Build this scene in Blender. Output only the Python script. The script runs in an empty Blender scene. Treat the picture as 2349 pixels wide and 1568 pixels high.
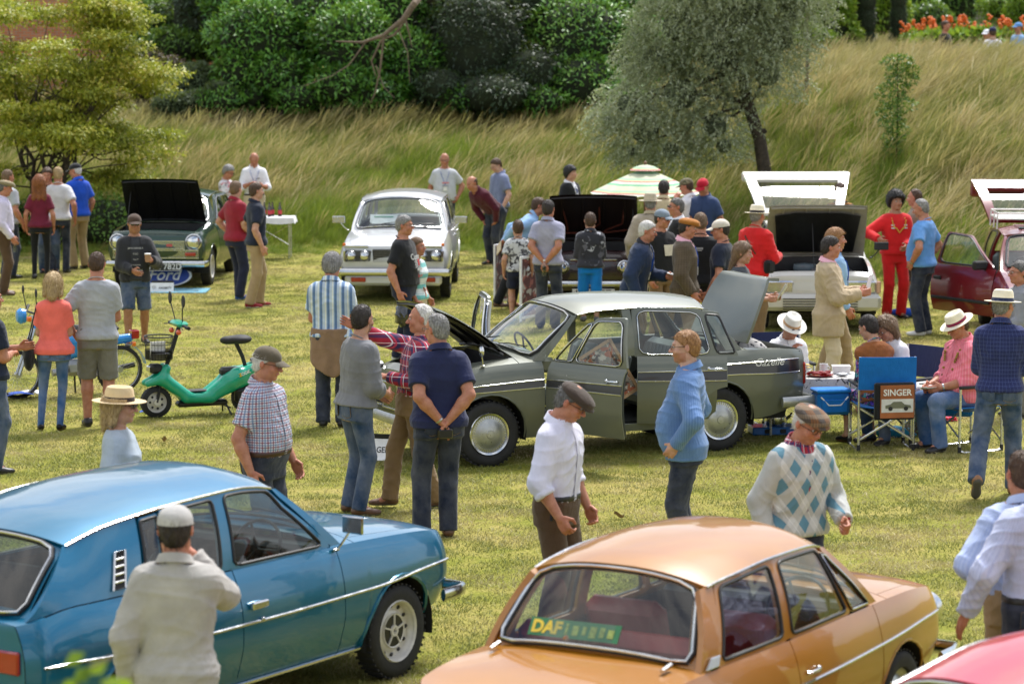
import bpy, bmesh, math, random
import numpy as np
from mathutils import Vector, Matrix, Euler
from math import pi, sin, cos, radians, sqrt, atan, atan2
random.seed(7); RNG = np.random.default_rng(7)
D = bpy.data; SC = bpy.context.scene; COL = SC.collection
IW, IH, FPX, CAMH, VHOR = 2349.0, 1568.0, 6525.0, 4.1, 60.0
PITCH = atan((IH/2 - VHOR)/FPX)
cam_d = D.cameras.new('camera'); cam = D.objects.new('camera', cam_d); COL.objects.link(cam)
cam.location = (0, 0, CAMH); cam.rotation_euler = (pi/2 - PITCH, 0, 0)
cam_d.sensor_width = 36; cam_d.lens = FPX/IW*36; cam_d.clip_end = 600; cam_d.clip_start = 0.3
cam_d.dof.use_dof = True; cam_d.dof.focus_distance = 25.5; cam_d.dof.aperture_fstop = 3.2
SC.camera = cam
SUN_EL, SUN_AZ = radians(58), radians(22)      # azimuth measured from +Y towards +X
world = D.worlds.new('World'); SC.world = world; world.use_nodes = True
SC.view_settings.view_transform = 'Standard'; SC.view_settings.look = 'None'
SC.view_settings.gamma = 1; SC.view_settings.use_curve_mapping = False
SC.view_settings.exposure = 0.90
class NT:
 """terse node graph builder"""
 def __init__(s, tree): s.t = tree; s.n = tree.nodes; s.l = tree.links
 def node(s, typ, ins=None, **kw):
  nd = s.n.new(typ)
  for k, v in kw.items(): setattr(nd, k, v)
  if ins:
   for k, v in ins.items(): s.set(nd.inputs[k], v)
  return nd
 def set(s, sock, v):
  if isinstance(v, bpy.types.NodeSocket): s.l.new(v, sock)
  elif isinstance(v, bpy.types.Node): s.l.new(v.outputs[0], sock)
  else:
   if sock.type == 'RGBA' and not hasattr(v, '__len__'): v = (v, v, v, 1)
   if sock.type == 'RGBA' and len(v) == 3: v = (*v, 1)
   sock.default_value = v
 def math(s, op, a, b=None, c=None, clamp=False):
  nd = s.n.new('ShaderNodeMath'); nd.operation = op; nd.use_clamp = clamp
  for i, v in enumerate((a, b, c)):
   if v is not None: s.set(nd.inputs[i], v)
  return nd.outputs[0]
 def mix(s, f, a, b, typ='MIX'):
  nd = s.n.new('ShaderNodeMix'); nd.data_type = 'RGBA'; nd.blend_type = typ; nd.clamp_result = False
  s.set(nd.inputs[0], f); s.set(nd.inputs[6], a); s.set(nd.inputs[7], b)
  return nd.outputs[2]
 def noise(s, vec, scale, detail=3, rough=.55, dist=0, out=0):
  nd = s.n.new('ShaderNodeTexNoise')
  if vec is not None: s.set(nd.inputs['Vector'], vec)
  nd.inputs['Scale'].default_value = scale; nd.inputs['Detail'].default_value = detail
  nd.inputs['Roughness'].default_value = rough; nd.inputs['Distortion'].default_value = dist
  return nd.outputs[out]
 def ramp(s, f, stops):
  nd = s.n.new('ShaderNodeValToRGB'); e = nd.color_ramp.elements
  while len(e) > 1: e.remove(e[-1])
  for i, (p, c) in enumerate(stops):
   q = e[0] if i == 0 else e.new(p)
   q.position = p; q.color = c if len(c) == 4 else (*c, 1)
  s.set(nd.inputs[0], f)
  return nd.outputs[0]
 def xyz(s, vec):
  nd = s.n.new('ShaderNodeSeparateXYZ'); s.set(nd.inputs[0], vec); return nd.outputs
w = NT(world.node_tree); w.n.clear()
sky = w.node('ShaderNodeTexSky', sky_type='NISHITA'); sky.sun_disc = False
sky.sun_elevation = SUN_EL; sky.sun_rotation = SUN_AZ; sky.air_density = 1.0; sky.dust_density = 1.5
tc = w.node('ShaderNodeTexCoord')
mp = w.node('ShaderNodeMapping', {0: tc.outputs['Generated']}); mp.inputs['Scale'].default_value = (1, 1, 2.6)
cl = w.noise(mp.outputs[0], 1.9, 7, .6, .4)
cm = w.node('ShaderNodeMapRange', {'Value': cl, 'From Min': .40, 'From Max': .56})
cb = w.noise(mp.outputs[0], 4.2, 5, .6, .2)
cc = w.ramp(cb, [(.3, (4.3, 4.6, 5.0)), (.65, (8.2, 8.1, 8.0))])
skc = w.mix(cm.outputs[0], sky.outputs[0], cc)
bg = w.node('ShaderNodeBackground', {'Color': skc, 'Strength': 0.105})
wo = w.node('ShaderNodeOutputWorld', {'Surface': bg.outputs[0]})
sd = D.lights.new('sun', 'SUN'); sun = D.objects.new('sun', sd); COL.objects.link(sun)
sd.energy = 3.0; sd.angle = radians(16); sd.color = (1.0, .975, .94)
sdir = Vector((sin(SUN_AZ)*cos(SUN_EL), cos(SUN_AZ)*cos(SUN_EL), sin(SUN_EL)))
sun.rotation_euler = sdir.to_track_quat('Z', 'Y').to_euler(); sun.location = (0, 0, 30)
SC.cycles.max_bounces = 6; SC.cycles.transparent_max_bounces = 12; SC.cycles.glossy_bounces = 3
SC.cycles.transmission_bounces = 4; SC.cycles.diffuse_bounces = 3; SC.cycles.use_denoising = True
SC.cycles.caustics_reflective = False; SC.cycles.caustics_refractive = False
SC.render.engine = 'CYCLES'
def ray(u, v):
 d = Vector(((u-IW/2)/FPX, 1.0, -(v-IH/2)/FPX))
 return Matrix.Rotation(-PITCH, 3, 'X') @ d
def at(u, v, z=0.0):
 d = ray(u, v); t = (z-CAMH)/d.z
 return Vector((d.x*t, d.y*t, z))
def aty(u, v, y):
 d = ray(u, v); t = y/d.y
 return Vector((d.x*t, y, CAMH+d.z*t))
def hx(s):
 s = s.lstrip('#'); r = [int(s[i:i+2], 16)/255 for i in (0, 2, 4)]
 return tuple(c/12.92 if c <= .04045 else ((c+.055)/1.055)**2.4 for c in r)
def C(c): return hx(c) if isinstance(c, str) else tuple(c)
def link(name, me, mats, parent=None, smooth=True, sharp=None, loc=None, rot=None):
 if not isinstance(mats, (list, tuple)): mats = [mats]
 for m in mats: me.materials.append(m)
 if smooth and len(me.polygons):
  me.shade_smooth()
  if sharp: me.set_sharp_from_angle(angle=radians(sharp))
 o = D.objects.new(name, me); COL.objects.link(o)
 if parent is not None: o.parent = parent
 if loc is not None: o.location = loc
 if rot is not None: o.rotation_euler = rot
 return o
def np_mesh(name, V, Q, mi=None):
 """fast mesh from numpy verts and faces (n,3) or (n,4)"""
 V = np.asarray(V, np.float32); Q = np.asarray(Q, np.int32)
 me = D.meshes.new(name); me.vertices.add(len(V)); me.vertices.foreach_set('co', V.ravel())
 k = Q.shape[1]; me.loops.add(Q.size); me.loops.foreach_set('vertex_index', Q.ravel())
 me.polygons.add(len(Q)); me.polygons.foreach_set('loop_start', np.arange(0, Q.size, k, dtype=np.int32))
 if mi is not None: me.polygons.foreach_set('material_index', np.asarray(mi, np.int32))
 me.update(calc_edges=True)
 return me
def tag(o, label, cat, group=None, kind=None):
 if label: o['label'] = label
 if cat: o['category'] = cat
 if group: o['group'] = group
 if kind: o['kind'] = kind
 return o
def thing(name, label, cat, loc=(0, 0, 0), rz=0.0, group=None, scale=1.0):
 o = D.objects.new(name, None); COL.objects.link(o); o.empty_display_size = .2
 o.location = loc; o.rotation_euler = (0, 0, rz); o.scale = (scale,)*3
 return tag(o, label, cat, group)
class MB:
 """mesh collector"""
 def __init__(s): s.v = []; s.f = []; s.m = []
 def add(s, vs, fs, m=0, M=None):
  b = len(s.v)
  for p in vs:
   p = Vector(p)
   if M is not None: p = M @ p
   s.v.append(p[:])
  for f in fs: s.f.append(tuple(i+b for i in f)); s.m.append(m)
  return s
 def box(s, c, d, m=0, M=None, bev=0.0, taper=1.0):
  x, y, z = (q/2 for q in d)
  if bev > 0:
   b = min(bev, x*.9, y*.9, z*.9); vs = []; k = {}
   for sx in (-1, 1):
    for sy in (-1, 1):
     for sz in (-1, 1):
      for a in range(3):
       q = [x-b, y-b, z-b]; q[a] += b
       k[(sx, sy, sz, a)] = len(vs)
       vs.append((c[0]+sx*q[0], c[1]+sy*q[1], c[2]+sz*q[2]))
   fs = []
   for a in range(3):
    o1, o2 = [i for i in range(3) if i != a]
    for sg in (-1, 1):
     f = []
     for s1, s2 in ((-1, -1), (1, -1), (1, 1), (-1, 1)):
      t = [0, 0, 0]; t[a] = sg; t[o1] = s1; t[o2] = s2; f.append(k[(*t, a)])
     fs.append(f)
    for s1 in (-1, 1):
     for s2 in (-1, 1):
      f = []
      for sg, aa in ((-1, o1), (1, o1), (1, o2), (-1, o2)):
       t = [0, 0, 0]; t[a] = sg; t[o1] = s1; t[o2] = s2; f.append(k[(*t, aa)])
      fs.append(f)
   for sx in (-1, 1):
    for sy in (-1, 1):
     for sz in (-1, 1): fs.append([k[(sx, sy, sz, a)] for a in range(3)])
   return s.add(vs, fs, m, M)
  vs = [(c[0]+i*x*(taper if l > 0 else 1), c[1]+j*y*(taper if l > 0 else 1), c[2]+l*z) for l in (-1, 1) for j in (-1, 1) for i in (-1, 1)]
  return s.add(vs, [(0, 2, 3, 1), (4, 5, 7, 6), (0, 1, 5, 4), (2, 6, 7, 3), (0, 4, 6, 2), (1, 3, 7, 5)], m, M)
 def tube(s, pts, r, m=0, n=8, M=None, cap=True, closed=False, sq=None):
  pts = [Vector(p) for p in pts]; N = len(pts)
  rs = r if hasattr(r, '__len__') else [r]*N
  vs = []; up = None
  for i, p in enumerate(pts):
   a = pts[(i-1) % N] if (closed or i > 0) else p
   b = pts[(i+1) % N] if (closed or i < N-1) else p
   t = (b-a).normalized() if (b-a).length > 1e-9 else Vector((0, 0, 1))
   if up is None:
    up = Vector((0, 0, 1)) if abs(t.z) < .9 else Vector((0, 1, 0))
   u = (up - t*up.dot(t))
   if u.length < 1e-6: u = Vector((1, 0, 0)) - t*t.x
   u.normalize(); up = u; w_ = t.cross(u)
   k1, k2 = (1, 1) if sq is None else sq
   for j in range(n):
    an = 2*pi*j/n + (pi/4 if n == 4 else 0)
    vs.append(p + (u*cos(an)*k1 + w_*sin(an)*k2)*rs[i])
  fs = []
  for i in range(N if closed else N-1):
   i2 = (i+1) % N
   for j in range(n): fs.append((i*n+j, i*n+(j+1) % n, i2*n+(j+1) % n, i2*n+j))
  if cap and not closed:
   fs.append(tuple(range(n-1, -1, -1))); fs.append(tuple((N-1)*n+j for j in range(n)))
  return s.add(vs, fs, m, M)
 def lathe(s, prof, m=0, n=24, M=None, ang=2*pi, cap=False):
  """prof (r,z) about z"""
  full = ang > 2*pi-1e-6; c = n if full else n+1; vs = []
  for r, z in prof:
   for j in range(c):
    a = ang*j/n; vs.append((r*cos(a), r*sin(a), z))
  fs = []
  for i in range(len(prof)-1):
   for j in range(n):
    j2 = (j+1) % c; fs.append((i*c+j, i*c+j2, (i+1)*c+j2, (i+1)*c+j))
  if cap: fs.append(tuple((len(prof)-1)*c+j for j in range(c))); fs.append(tuple(range(c-1, -1, -1)))
  return s.add(vs, fs, m, M)
 def ell(s, c, r, m=0, n=12, k=8, M=None):
  vs = [(c[0], c[1], c[2]-r[2])]
  for i in range(1, k):
   a = -pi/2+pi*i/k
   for j in range(n): vs.append((c[0]+r[0]*cos(a)*cos(2*pi*j/n), c[1]+r[1]*cos(a)*sin(2*pi*j/n), c[2]+r[2]*sin(a)))
  vs.append((c[0], c[1], c[2]+r[2])); fs = []
  for j in range(n): fs.append((0, 1+(j+1) % n, 1+j))
  for i in range(k-2):
   for j in range(n):
    a = 1+i*n; fs.append((a+j, a+(j+1) % n, a+n+(j+1) % n, a+n+j))
  t = len(vs)-1; a = 1+(k-2)*n
  for j in range(n): fs.append((a+j, a+(j+1) % n, t))
  return s.add(vs, fs, m, M)
 def prism(s, poly, h0, h1, m=0, M=None):
  """poly in xy extruded in z"""
  n = len(poly)
  vs = [(p[0], p[1], h0) for p in poly]+[(p[0], p[1], h1) for p in poly]
  fs = [tuple(range(n-1, -1, -1)), tuple(range(n, 2*n))]+[(i, (i+1) % n, n+(i+1) % n, n+i) for i in range(n)]
  return s.add(vs, fs, m, M)
 def grid(s, fn, nu, nv, m=0, M=None, flip=False, thick=None):
  """fn(u,v)->point, u,v in 0..1"""
  P = [[Vector(fn(i/nu, j/nv)) for j in range(nv+1)] for i in range(nu+1)]
  vs = [p for r_ in P for p in r_]; q = nv+1
  fs = [(i*q+j, (i+1)*q+j, (i+1)*q+j+1, i*q+j+1) for i in range(nu) for j in range(nv)]
  if flip: fs = [f[::-1] for f in fs]
  s.add(vs, fs, m, M)
  if thick:
   ns = []
   for i in range(nu+1):
    for j in range(nv+1):
     a = P[min(i+1, nu)][j]-P[max(i-1, 0)][j]; b = P[i][min(j+1, nv)]-P[i][max(j-1, 0)]
     nn = a.cross(b)
     nn = nn.normalized() if nn.length > 1e-12 else Vector((0, 0, 1))
     ns.append(-nn if flip else nn)
   v2 = [vs[i]-ns[i]*thick for i in range(len(vs))]
   n0 = len(vs)
   f2 = [tuple(i for i in f[::-1]) for f in fs]
   s.add(v2, f2, m, M)
   b0 = len(s.v)-2*n0
   rim = [i*q for i in range(nu+1)]+[nu*q+j for j in range(1, nv+1)]+[i*q+nv for i in range(nu-1, -1, -1)]+[j for j in range(nv-1, 0, -1)]
   for a, b in zip(rim, rim[1:]+rim[:1]):
    f = (b0+a, b0+b, b0+n0+b, b0+n0+a)
    s.f.append(f[::-1] if not flip else f); s.m.append(m)
  return s
 def build(s, name, mats, parent=None, smooth=True, sharp=38, **kw):
  me = D.meshes.new(name); me.from_pydata(s.v, [], s.f)
  me.polygons.foreach_set('material_index', s.m)
  o = link(name, me, mats, parent, smooth, sharp, **kw)
  return o
def text(name, body, size, mat_, parent, loc, rot, depth=.001, align='CENTER', shear=0, bold=0, sx=1.0):
 cu = D.curves.new(name, 'FONT'); cu.body = body; cu.size = size; cu.extrude = depth; cu.align_x = align; cu.align_y = 'CENTER'
 cu.shear = shear; cu.offset = bold; cu.resolution_u = 3
 t = D.objects.new(name, cu); COL.objects.link(t)
 dg = bpy.context.evaluated_depsgraph_get()
 me = D.meshes.new_from_object(t.evaluated_get(dg)); D.objects.remove(t)
 me.materials.clear()
 o = link(name, me, mat_, parent, False, loc=loc, rot=rot); o.scale = (sx, 1, 1)
 return o
MATS = {}
def pmat(name, col, rough=.5, metal=0, coat=0, var=.12, scale=12, bump=0.0, bscale=None, spec=.5, trans=0, sheen=0, rvar=0.0, coatr=.03):
 if name in MATS: return MATS[name]
 m = D.materials.new(name); m.use_nodes = True; t = NT(m.node_tree)
 b = t.n['Principled BSDF']; c = C(col)
 co = t.node('ShaderNodeTexCoord').outputs['Object']
 nz = t.noise(co, scale, 4, .6)
 dk = tuple(x*(1-var) for x in c); lt = tuple(min(1, x*(1+var)) for x in c)
 t.set(b.inputs['Base Color'], t.ramp(nz, [(.3, dk), (.7, lt)]))
 b.inputs['Roughness'].default_value = rough
 if rvar:
  mr = t.node('ShaderNodeMapRange', {'Value': t.noise(co, scale*2.3, 4), 'From Min': .3, 'From Max': .7, 'To Min': max(0, rough-rvar), 'To Max': rough+rvar})
  t.set(b.inputs['Roughness'], mr.outputs[0])
 b.inputs['Metallic'].default_value = metal; b.inputs['Coat Weight'].default_value = coat
 b.inputs['Coat Roughness'].default_value = coatr
 b.inputs['Specular IOR Level'].default_value = spec
 b.inputs['Transmission Weight'].default_value = trans
 if sheen: b.inputs['Sheen Weight'].default_value = sheen
 if bump:
  bp = t.node('ShaderNodeBump', {'Height': t.noise(co, bscale or scale*4, 3), 'Strength': 1.0, 'Distance': bump})
  t.set(b.inputs['Normal'], bp.outputs[0])
 MATS[name] = m
 return m
def leafmat(name, stops, gloss=.4, transl=.35, nscale=.6, patch=None):
 """leaf colour: random per leaf (attribute 'lc') plus broad patches"""
 m = D.materials.new(name); m.use_nodes = True; t = NT(m.node_tree)
 b = t.n['Principled BSDF']; out = t.n['Material Output']
 at_ = t.node('ShaderNodeAttribute', attribute_name='lc')
 geo = t.node('ShaderNodeNewGeometry')
 nz = t.noise(geo.outputs['Position'], nscale, 3)
 f = t.math('ADD', t.math('MULTIPLY', at_.outputs['Fac'], .6), t.math('MULTIPLY', t.math('SUBTRACT', nz, .3), 1.0))
 c = t.ramp(f, stops)
 t.set(b.inputs['Base Color'], c); b.inputs['Roughness'].default_value = gloss
 tr = t.node('ShaderNodeBsdfTranslucent', {'Color': t.mix(.5, c, (.35, .45, .05))})
 mx = t.node('ShaderNodeMixShader', {0: transl, 1: b.outputs[0], 2: tr.outputs[0]})
 t.set(out.inputs['Surface'], mx.outputs[0])
 return m
def instmat(name, stops, stops2=None, nscale=.35, gloss=.6, transl=.3, patch=(.42, .58), tip=None):
 """grass blade colour: random per instance plus world patches between two palettes; tip colour along the blade's own height"""
 m = D.materials.new(name); m.use_nodes = True; t = NT(m.node_tree)
 b = t.n['Principled BSDF']; out = t.n['Material Output']
 oi = t.node('ShaderNodeObjectInfo'); geo = t.node('ShaderNodeNewGeometry')
 at_ = t.node('ShaderNodeAttribute', attribute_name='lc')
 f = t.math('ADD', t.math('MULTIPLY', oi.outputs['Random'], .4), t.math('MULTIPLY', at_.outputs['Fac'], .6))
 c = t.ramp(f, stops)
 if stops2:
  nz = t.noise(geo.outputs['Position'], nscale, 4, .6)
  mr = t.node('ShaderNodeMapRange', {'Value': nz, 'From Min': patch[0], 'From Max': patch[1]})
  c = t.mix(mr.outputs[0], c, t.ramp(f, stops2))
 t.set(b.inputs['Base Color'], c); b.inputs['Roughness'].default_value = gloss
 tr = t.node('ShaderNodeBsdfTranslucent', {'Color': c})
 mx = t.node('ShaderNodeMixShader', {0: transl, 1: b.outputs[0], 2: tr.outputs[0]})
 t.set(out.inputs['Surface'], mx.outputs[0])
 return m
def glassmat(name, tint=(.8, .86, .84), refl=1.0, rough=.02, dark=0.0):
 m = D.materials.new(name); m.use_nodes = True; t = NT(m.node_tree); t.n.remove(t.n['Principled BSDF'])
 tr = t.node('ShaderNodeBsdfTransparent', {'Color': tint})
 gl = t.node('ShaderNodeBsdfGlossy', {'Color': (refl,)*3, 'Roughness': rough})
 bf = t.node('ShaderNodeNewGeometry').outputs['Backfacing']
 fr = t.node('ShaderNodeFresnel', {'IOR': t.math('ADD', 1.55, t.math('MULTIPLY', bf, 1/1.55-1.55))})
 mx = t.node('ShaderNodeMixShader', {0: t.math('MINIMUM', t.math('MULTIPLY', fr.outputs[0], 1.25), 1.0), 1: tr.outputs[0], 2: gl.outputs[0]})
 t.set(t.n['Material Output'].inputs['Surface'], mx.outputs[0])
 return m
FX = np.array([-40, -12, -6, 0, 3.5, 6.0, 9, 14, 40.]); FY = np.array([50.5, 50.5, 51, 51.5, 49.5, 43.6, 41.5, 41, 41.])
def foot(x): return np.interp(x, FX, FY)
def terrain(x, y):
 x = np.asarray(x, float); y = np.asarray(y, float); f = foot(x)
 L = np.interp(x, [-10, 0, 4, 9], [10.5, 10, 12.5, 14.5]); H = np.interp(x, [-10, 0, 2.5, 6.5, 9], [1.6, 1.65, 1.8, 2.75, 2.9])
 t = np.clip((y-f)/L, 0, 1); s = t*t*(3-2*t)*.55+t*.45
 z = H*s+np.clip(y-f-L, 0, 60)*.012
 z = z+.10*np.sin(x*1.3+y*.7)*np.clip((y-f)/3, 0, 1)+.07*np.sin(x*.6-y*1.7+1)*np.clip((y-f)/3, 0, 1)
 return z
def tz(x, y): return float(terrain(x, y))
def aterrain(u, v):
 d = ray(u, v); t0 = 10.0
 for i in range(2500):
  t = t0+i*.04; p = (d.x*t, d.y*t);
  if CAMH+d.z*t <= tz(*p): return Vector((p[0], p[1], tz(*p)))
 return Vector((d.x*60, d.y*60, tz(d.x*60, d.y*60)))
xs = np.concatenate([np.linspace(-150, -26, 14), np.arange(-24, 24.1, .6), np.linspace(26, 150, 14)])
ys = np.concatenate([np.linspace(-60, 8, 8), np.arange(10, 40, 1.5), np.arange(40, 72, .5), np.linspace(74, 300, 22)])
Xg, Yg = np.meshgrid(xs, ys, indexing='ij'); Zg = terrain(Xg, Yg)
nY = len(ys); I, J = np.meshgrid(np.arange(len(xs)-1), np.arange(nY-1), indexing='ij'); b0 = (I*nY+J).ravel()
me = np_mesh('ground', np.stack([Xg, Yg, Zg], -1).reshape(-1, 3), np.stack([b0, b0+nY, b0+nY+1, b0+1], 1))
gm = D.materials.new('lawn_ground'); gm.use_nodes = True; t = NT(gm.node_tree); bs = t.n['Principled BSDF']
pos = t.node('ShaderNodeNewGeometry').outputs['Position']
big = t.noise(pos, .55, 5, .6); mid = t.noise(pos, 3.1, 5, .65, .3); fine = t.noise(pos, 38, 4, .7)
g1 = t.ramp(fine, [(.30, (.09, .11, .014)), (.52, (.26, .27, .035)), (.72, (.42, .38, .09))])
g2 = t.ramp(fine, [(.30, (.18, .15, .035)), (.52, (.42, .35, .10)), (.72, (.58, .49, .20))])
mk = t.math('ADD', t.math('MULTIPLY', big, .55), t.math('MULTIPLY', mid, .45))
mr = t.node('ShaderNodeMapRange', {'Value': mk, 'From Min': .44, 'From Max': .60})
t.set(bs.inputs['Base Color'], t.mix(mr.outputs[0], g1, g2)); bs.inputs['Roughness'].default_value = .9
bs.inputs['Specular IOR Level'].default_value = .15
bp = t.node('ShaderNodeBump', {'Height': fine, 'Strength': 1, 'Distance': .03}); t.set(bs.inputs['Normal'], bp.outputs[0])
gr = link('ground', me, gm); tag(gr, 'mown yellow green lawn rising into a grassy bank', None, kind='structure')
PROT = D.collections.new('prototypes')
def blades(n, rad, h, wd, lean, bias=(0, 0), segs=3, head=False, seed=1):
 r = np.random.default_rng(seed); V = []; Q = []; lc = []
 for i in range(n):
  a = r.uniform(0, 2*pi); rr = rad*sqrt(r.uniform()); x0, y0 = rr*cos(a), rr*sin(a)
  hh = r.uniform(*h); a2 = r.uniform(0, 2*pi); ln = r.uniform(*lean)*hh
  lx, ly = cos(a2)*ln+bias[0]*hh, sin(a2)*ln+bias[1]*hh; a3 = r.uniform(0, pi); wx, wy = cos(a3), sin(a3)
  ww = wd*r.uniform(.7, 1.3); b = len(V)
  for k in range(segs+1):
   t_ = k/segs; q = t_**1.7; wk = ww*(1-t_**2*.92)*.5
   if head: wk = ww*(.35 if t_ < .7 else (1.6 if k < segs else .5))*.5
   p = (x0+lx*q, y0+ly*q, hh*(t_-.25*t_*t_*(ln/hh)))
   V += [(p[0]-wx*wk, p[1]-wy*wk, p[2]), (p[0]+wx*wk, p[1]+wy*wk, p[2])]
  for k in range(segs): Q.append((b+2*k, b+2*k+1, b+2*k+3, b+2*k+2))
  lc += [r.uniform()]*(2*segs+2)
 me = np_mesh('blades', V, Q); at_ = me.attributes.new('lc', 'FLOAT', 'POINT'); at_.data.foreach_set('value', np.array(lc, np.float32))
 return me
def proto_set(name, metas):
 c = D.collections.new(name)
 for k, (me, mt) in enumerate(metas):
  me.materials.append(mt); o = D.objects.new('%s_%d' % (name, k), me); c.objects.link(o)
 return c
def scatter(name, label, P, rz, sc, idx, coll, tilt=None, kind='stuff', parent=None, mat_=None):
 me = D.meshes.new(name); me.vertices.add(len(P)); me.vertices.foreach_set('co', np.asarray(P, np.float32).ravel())
 R = np.zeros((len(P), 3), np.float32); R[:, 2] = rz
 if tilt is not None: R[:, :2] = tilt
 me.attributes.new('irot', 'FLOAT_VECTOR', 'POINT').data.foreach_set('vector', R.ravel())
 me.attributes.new('iscl', 'FLOAT', 'POINT').data.foreach_set('value', np.asarray(sc, np.float32))
 me.attributes.new('iidx', 'INT', 'POINT').data.foreach_set('value', np.asarray(idx, np.int32))
 o = D.objects.new(name, me); COL.objects.link(o)
 ng = D.node_groups.new(name+'_scatter', 'GeometryNodeTree')
 ng.interface.new_socket('Geometry', in_out='INPUT', socket_type='NodeSocketGeometry')
 ng.interface.new_socket('Geometry', in_out='OUTPUT', socket_type='NodeSocketGeometry')
 n = ng.nodes; l = ng.links; gi = n.new('NodeGroupInput'); go = n.new('NodeGroupOutput')
 ci = n.new('GeometryNodeCollectionInfo'); ci.inputs['Collection'].default_value = coll
 ci.inputs['Separate Children'].default_value = True; ci.inputs['Reset Children'].default_value = True
 ip = n.new('GeometryNodeInstanceOnPoints'); ip.inputs['Pick Instance'].default_value = True
 def na(nm, ty):
  q = n.new('GeometryNodeInputNamedAttribute'); q.data_type = ty; q.inputs[0].default_value = nm; return q.outputs[0]
 er = n.new('FunctionNodeEulerToRotation'); l.new(na('irot', 'FLOAT_VECTOR'), er.inputs[0])
 l.new(gi.outputs[0], ip.inputs['Points']); l.new(ci.outputs[0], ip.inputs['Instance'])
 l.new(na('iidx', 'INT'), ip.inputs['Instance Index']); l.new(er.outputs[0], ip.inputs['Rotation'])
 l.new(na('iscl', 'FLOAT'), ip.inputs['Scale']); l.new(ip.outputs[0], go.inputs[0])
 md = o.modifiers.new('scatter', 'NODES'); md.node_group = ng
 if parent: o.parent = parent
 return tag(o, label, None, kind=kind)
LAWNM = instmat('lawn_blade', [(0, (.09, .125, .020)), (.5, (.245, .265, .055)), (1, (.43, .41, .13))],
    [(0, (.25, .21, .08)), (.5, (.47, .395, .18)), (1, (.68, .59, .34))], nscale=.9, patch=(.46, .62), transl=.25)
lawnset = proto_set('lawn_tuft', [(blades(46, .15, (.012, .034), .0055, (.4, 1.3), segs=2, seed=i), LAWNM) for i in range(4)])
def frus(x, y, z=0, m=.5):
 return (np.abs(x) < y*IW/2/FPX*1.04+m)
A = []
for y0, y1, dens in ((13.5, 24, 60), (24, 33, 48), (33, 53, 34)):
 n = int((y1-y0)*(y1*.37+1.4)*dens); yy = RNG.uniform(y0, y1, n); xx = RNG.uniform(-1, 1, n)*(y1*.185+.7)
 k = frus(xx, yy) & (yy < foot(xx)+.4); A.append(np.stack([xx[k], yy[k]], 1))
A = np.concatenate(A); n = len(A)
scatter('lawn_grass', 'short mown grass of the lawn, patched with dry straw', np.column_stack([A, terrain(A[:, 0], A[:, 1])]),
  RNG.uniform(0, 6.28, n), RNG.uniform(.7, 1.35, n), RNG.integers(0, 4, n), lawnset)
GREENM = instmat('meadow_blade', [(0, (.08, .14, .012)), (.5, (.20, .28, .03)), (1, (.38, .42, .07))],
                 [(0, (.15, .15, .045)), (.5, (.30, .26, .10)), (1, (.46, .36, .17))], nscale=.45, patch=(.54, .72), transl=.35)
STRAWM = instmat('meadow_straw', [(0, (.27, .215, .08)), (.5, (.46, .37, .16)), (1, (.62, .52, .28))], [(0, (.20, .20, .055)), (.5, (.34, .32, .10)), (1, (.48, .42, .18))], nscale=.6, patch=(.42, .60), transl=.35)
bi = (.38, -.05)
meadow = proto_set('meadow_tuft', [(blades(34, .22, (.20, .50), .009, (.25, .9), bi, 4, seed=11+i), GREENM) for i in range(4)] +
                   [(blades(20, .24, (.40, .78), .008, (.15, .6), (.55, -.05), 4, True, seed=21+i), STRAWM) for i in range(3)] +
                   [(blades(40, .22, (.12, .30), .014, (.3, 1.0), bi, 3, seed=31+i), GREENM) for i in range(2)])
n = 42000; yy = RNG.uniform(40, 79, n); xx = RNG.uniform(-1, 1, n)*(yy*.185+1.2); ff = foot(xx)
dd = yy-ff; k = (dd > 0) & (RNG.uniform(size=n) < np.clip(1.25-dd/38, .5, 1))
xx, yy, dd = xx[k], yy[k], dd[k]; n = len(xx)
pn = np.sin(xx*.9+1.3*np.sin(yy*.5))+np.sin(yy*.7+xx*.4+2)+.6*np.sin(xx*2.3-yy*1.1)
ps = np.clip(.02+dd*.017+.14*(pn > .4)+.04*(xx > 3), 0, .42)*np.clip(dd/2.2, .05, 1)
straw = RNG.uniform(size=n) < ps
idx = np.where(straw, RNG.integers(4, 7, n), np.where(dd < 1.0, RNG.integers(7, 9, n), RNG.integers(0, 4, n)))
scl = RNG.uniform(.7, 1.25, n)*np.clip(.35+dd*.35, .35, 1)
scatter('meadow_grass', 'tall uncut green and straw coloured grass covering the bank', np.column_stack([xx, yy, terrain(xx, yy)-.02]),
  RNG.uniform(-.8, .8, n), scl, idx, meadow)
def leaf_mesh(name, P, dirs, up, L, W, fold=.15, cups=True):
 """one folded diamond per leaf. P base points, dirs axis, up approximate normal"""
 n = len(P); L = np.broadcast_to(L, (n,))[:, None]; W = np.broadcast_to(W, (n,))[:, None]
 d = dirs/np.linalg.norm(dirs, axis=1, keepdims=True)
 s = np.cross(d, up); s /= np.maximum(np.linalg.norm(s, axis=1, keepdims=True), 1e-6)
 u = np.cross(s, d)
 V = np.empty((n, 4, 3), np.float32)
 V[:, 0] = P; V[:, 1] = P+d*L*.45+s*W*.5+u*L*fold*.6; V[:, 2] = P+d*L-u*L*fold*.4; V[:, 3] = P+d*L*.45-s*W*.5+u*L*fold*.6
 me = np_mesh(name, V.reshape(-1, 3), np.arange(4*n).reshape(n, 4))
 lc = np.repeat(RNG.uniform(0, 1, n), 4).astype(np.float32)
 me.attributes.new('lc', 'FLOAT', 'POINT').data.foreach_set('value', lc)
 return me
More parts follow.
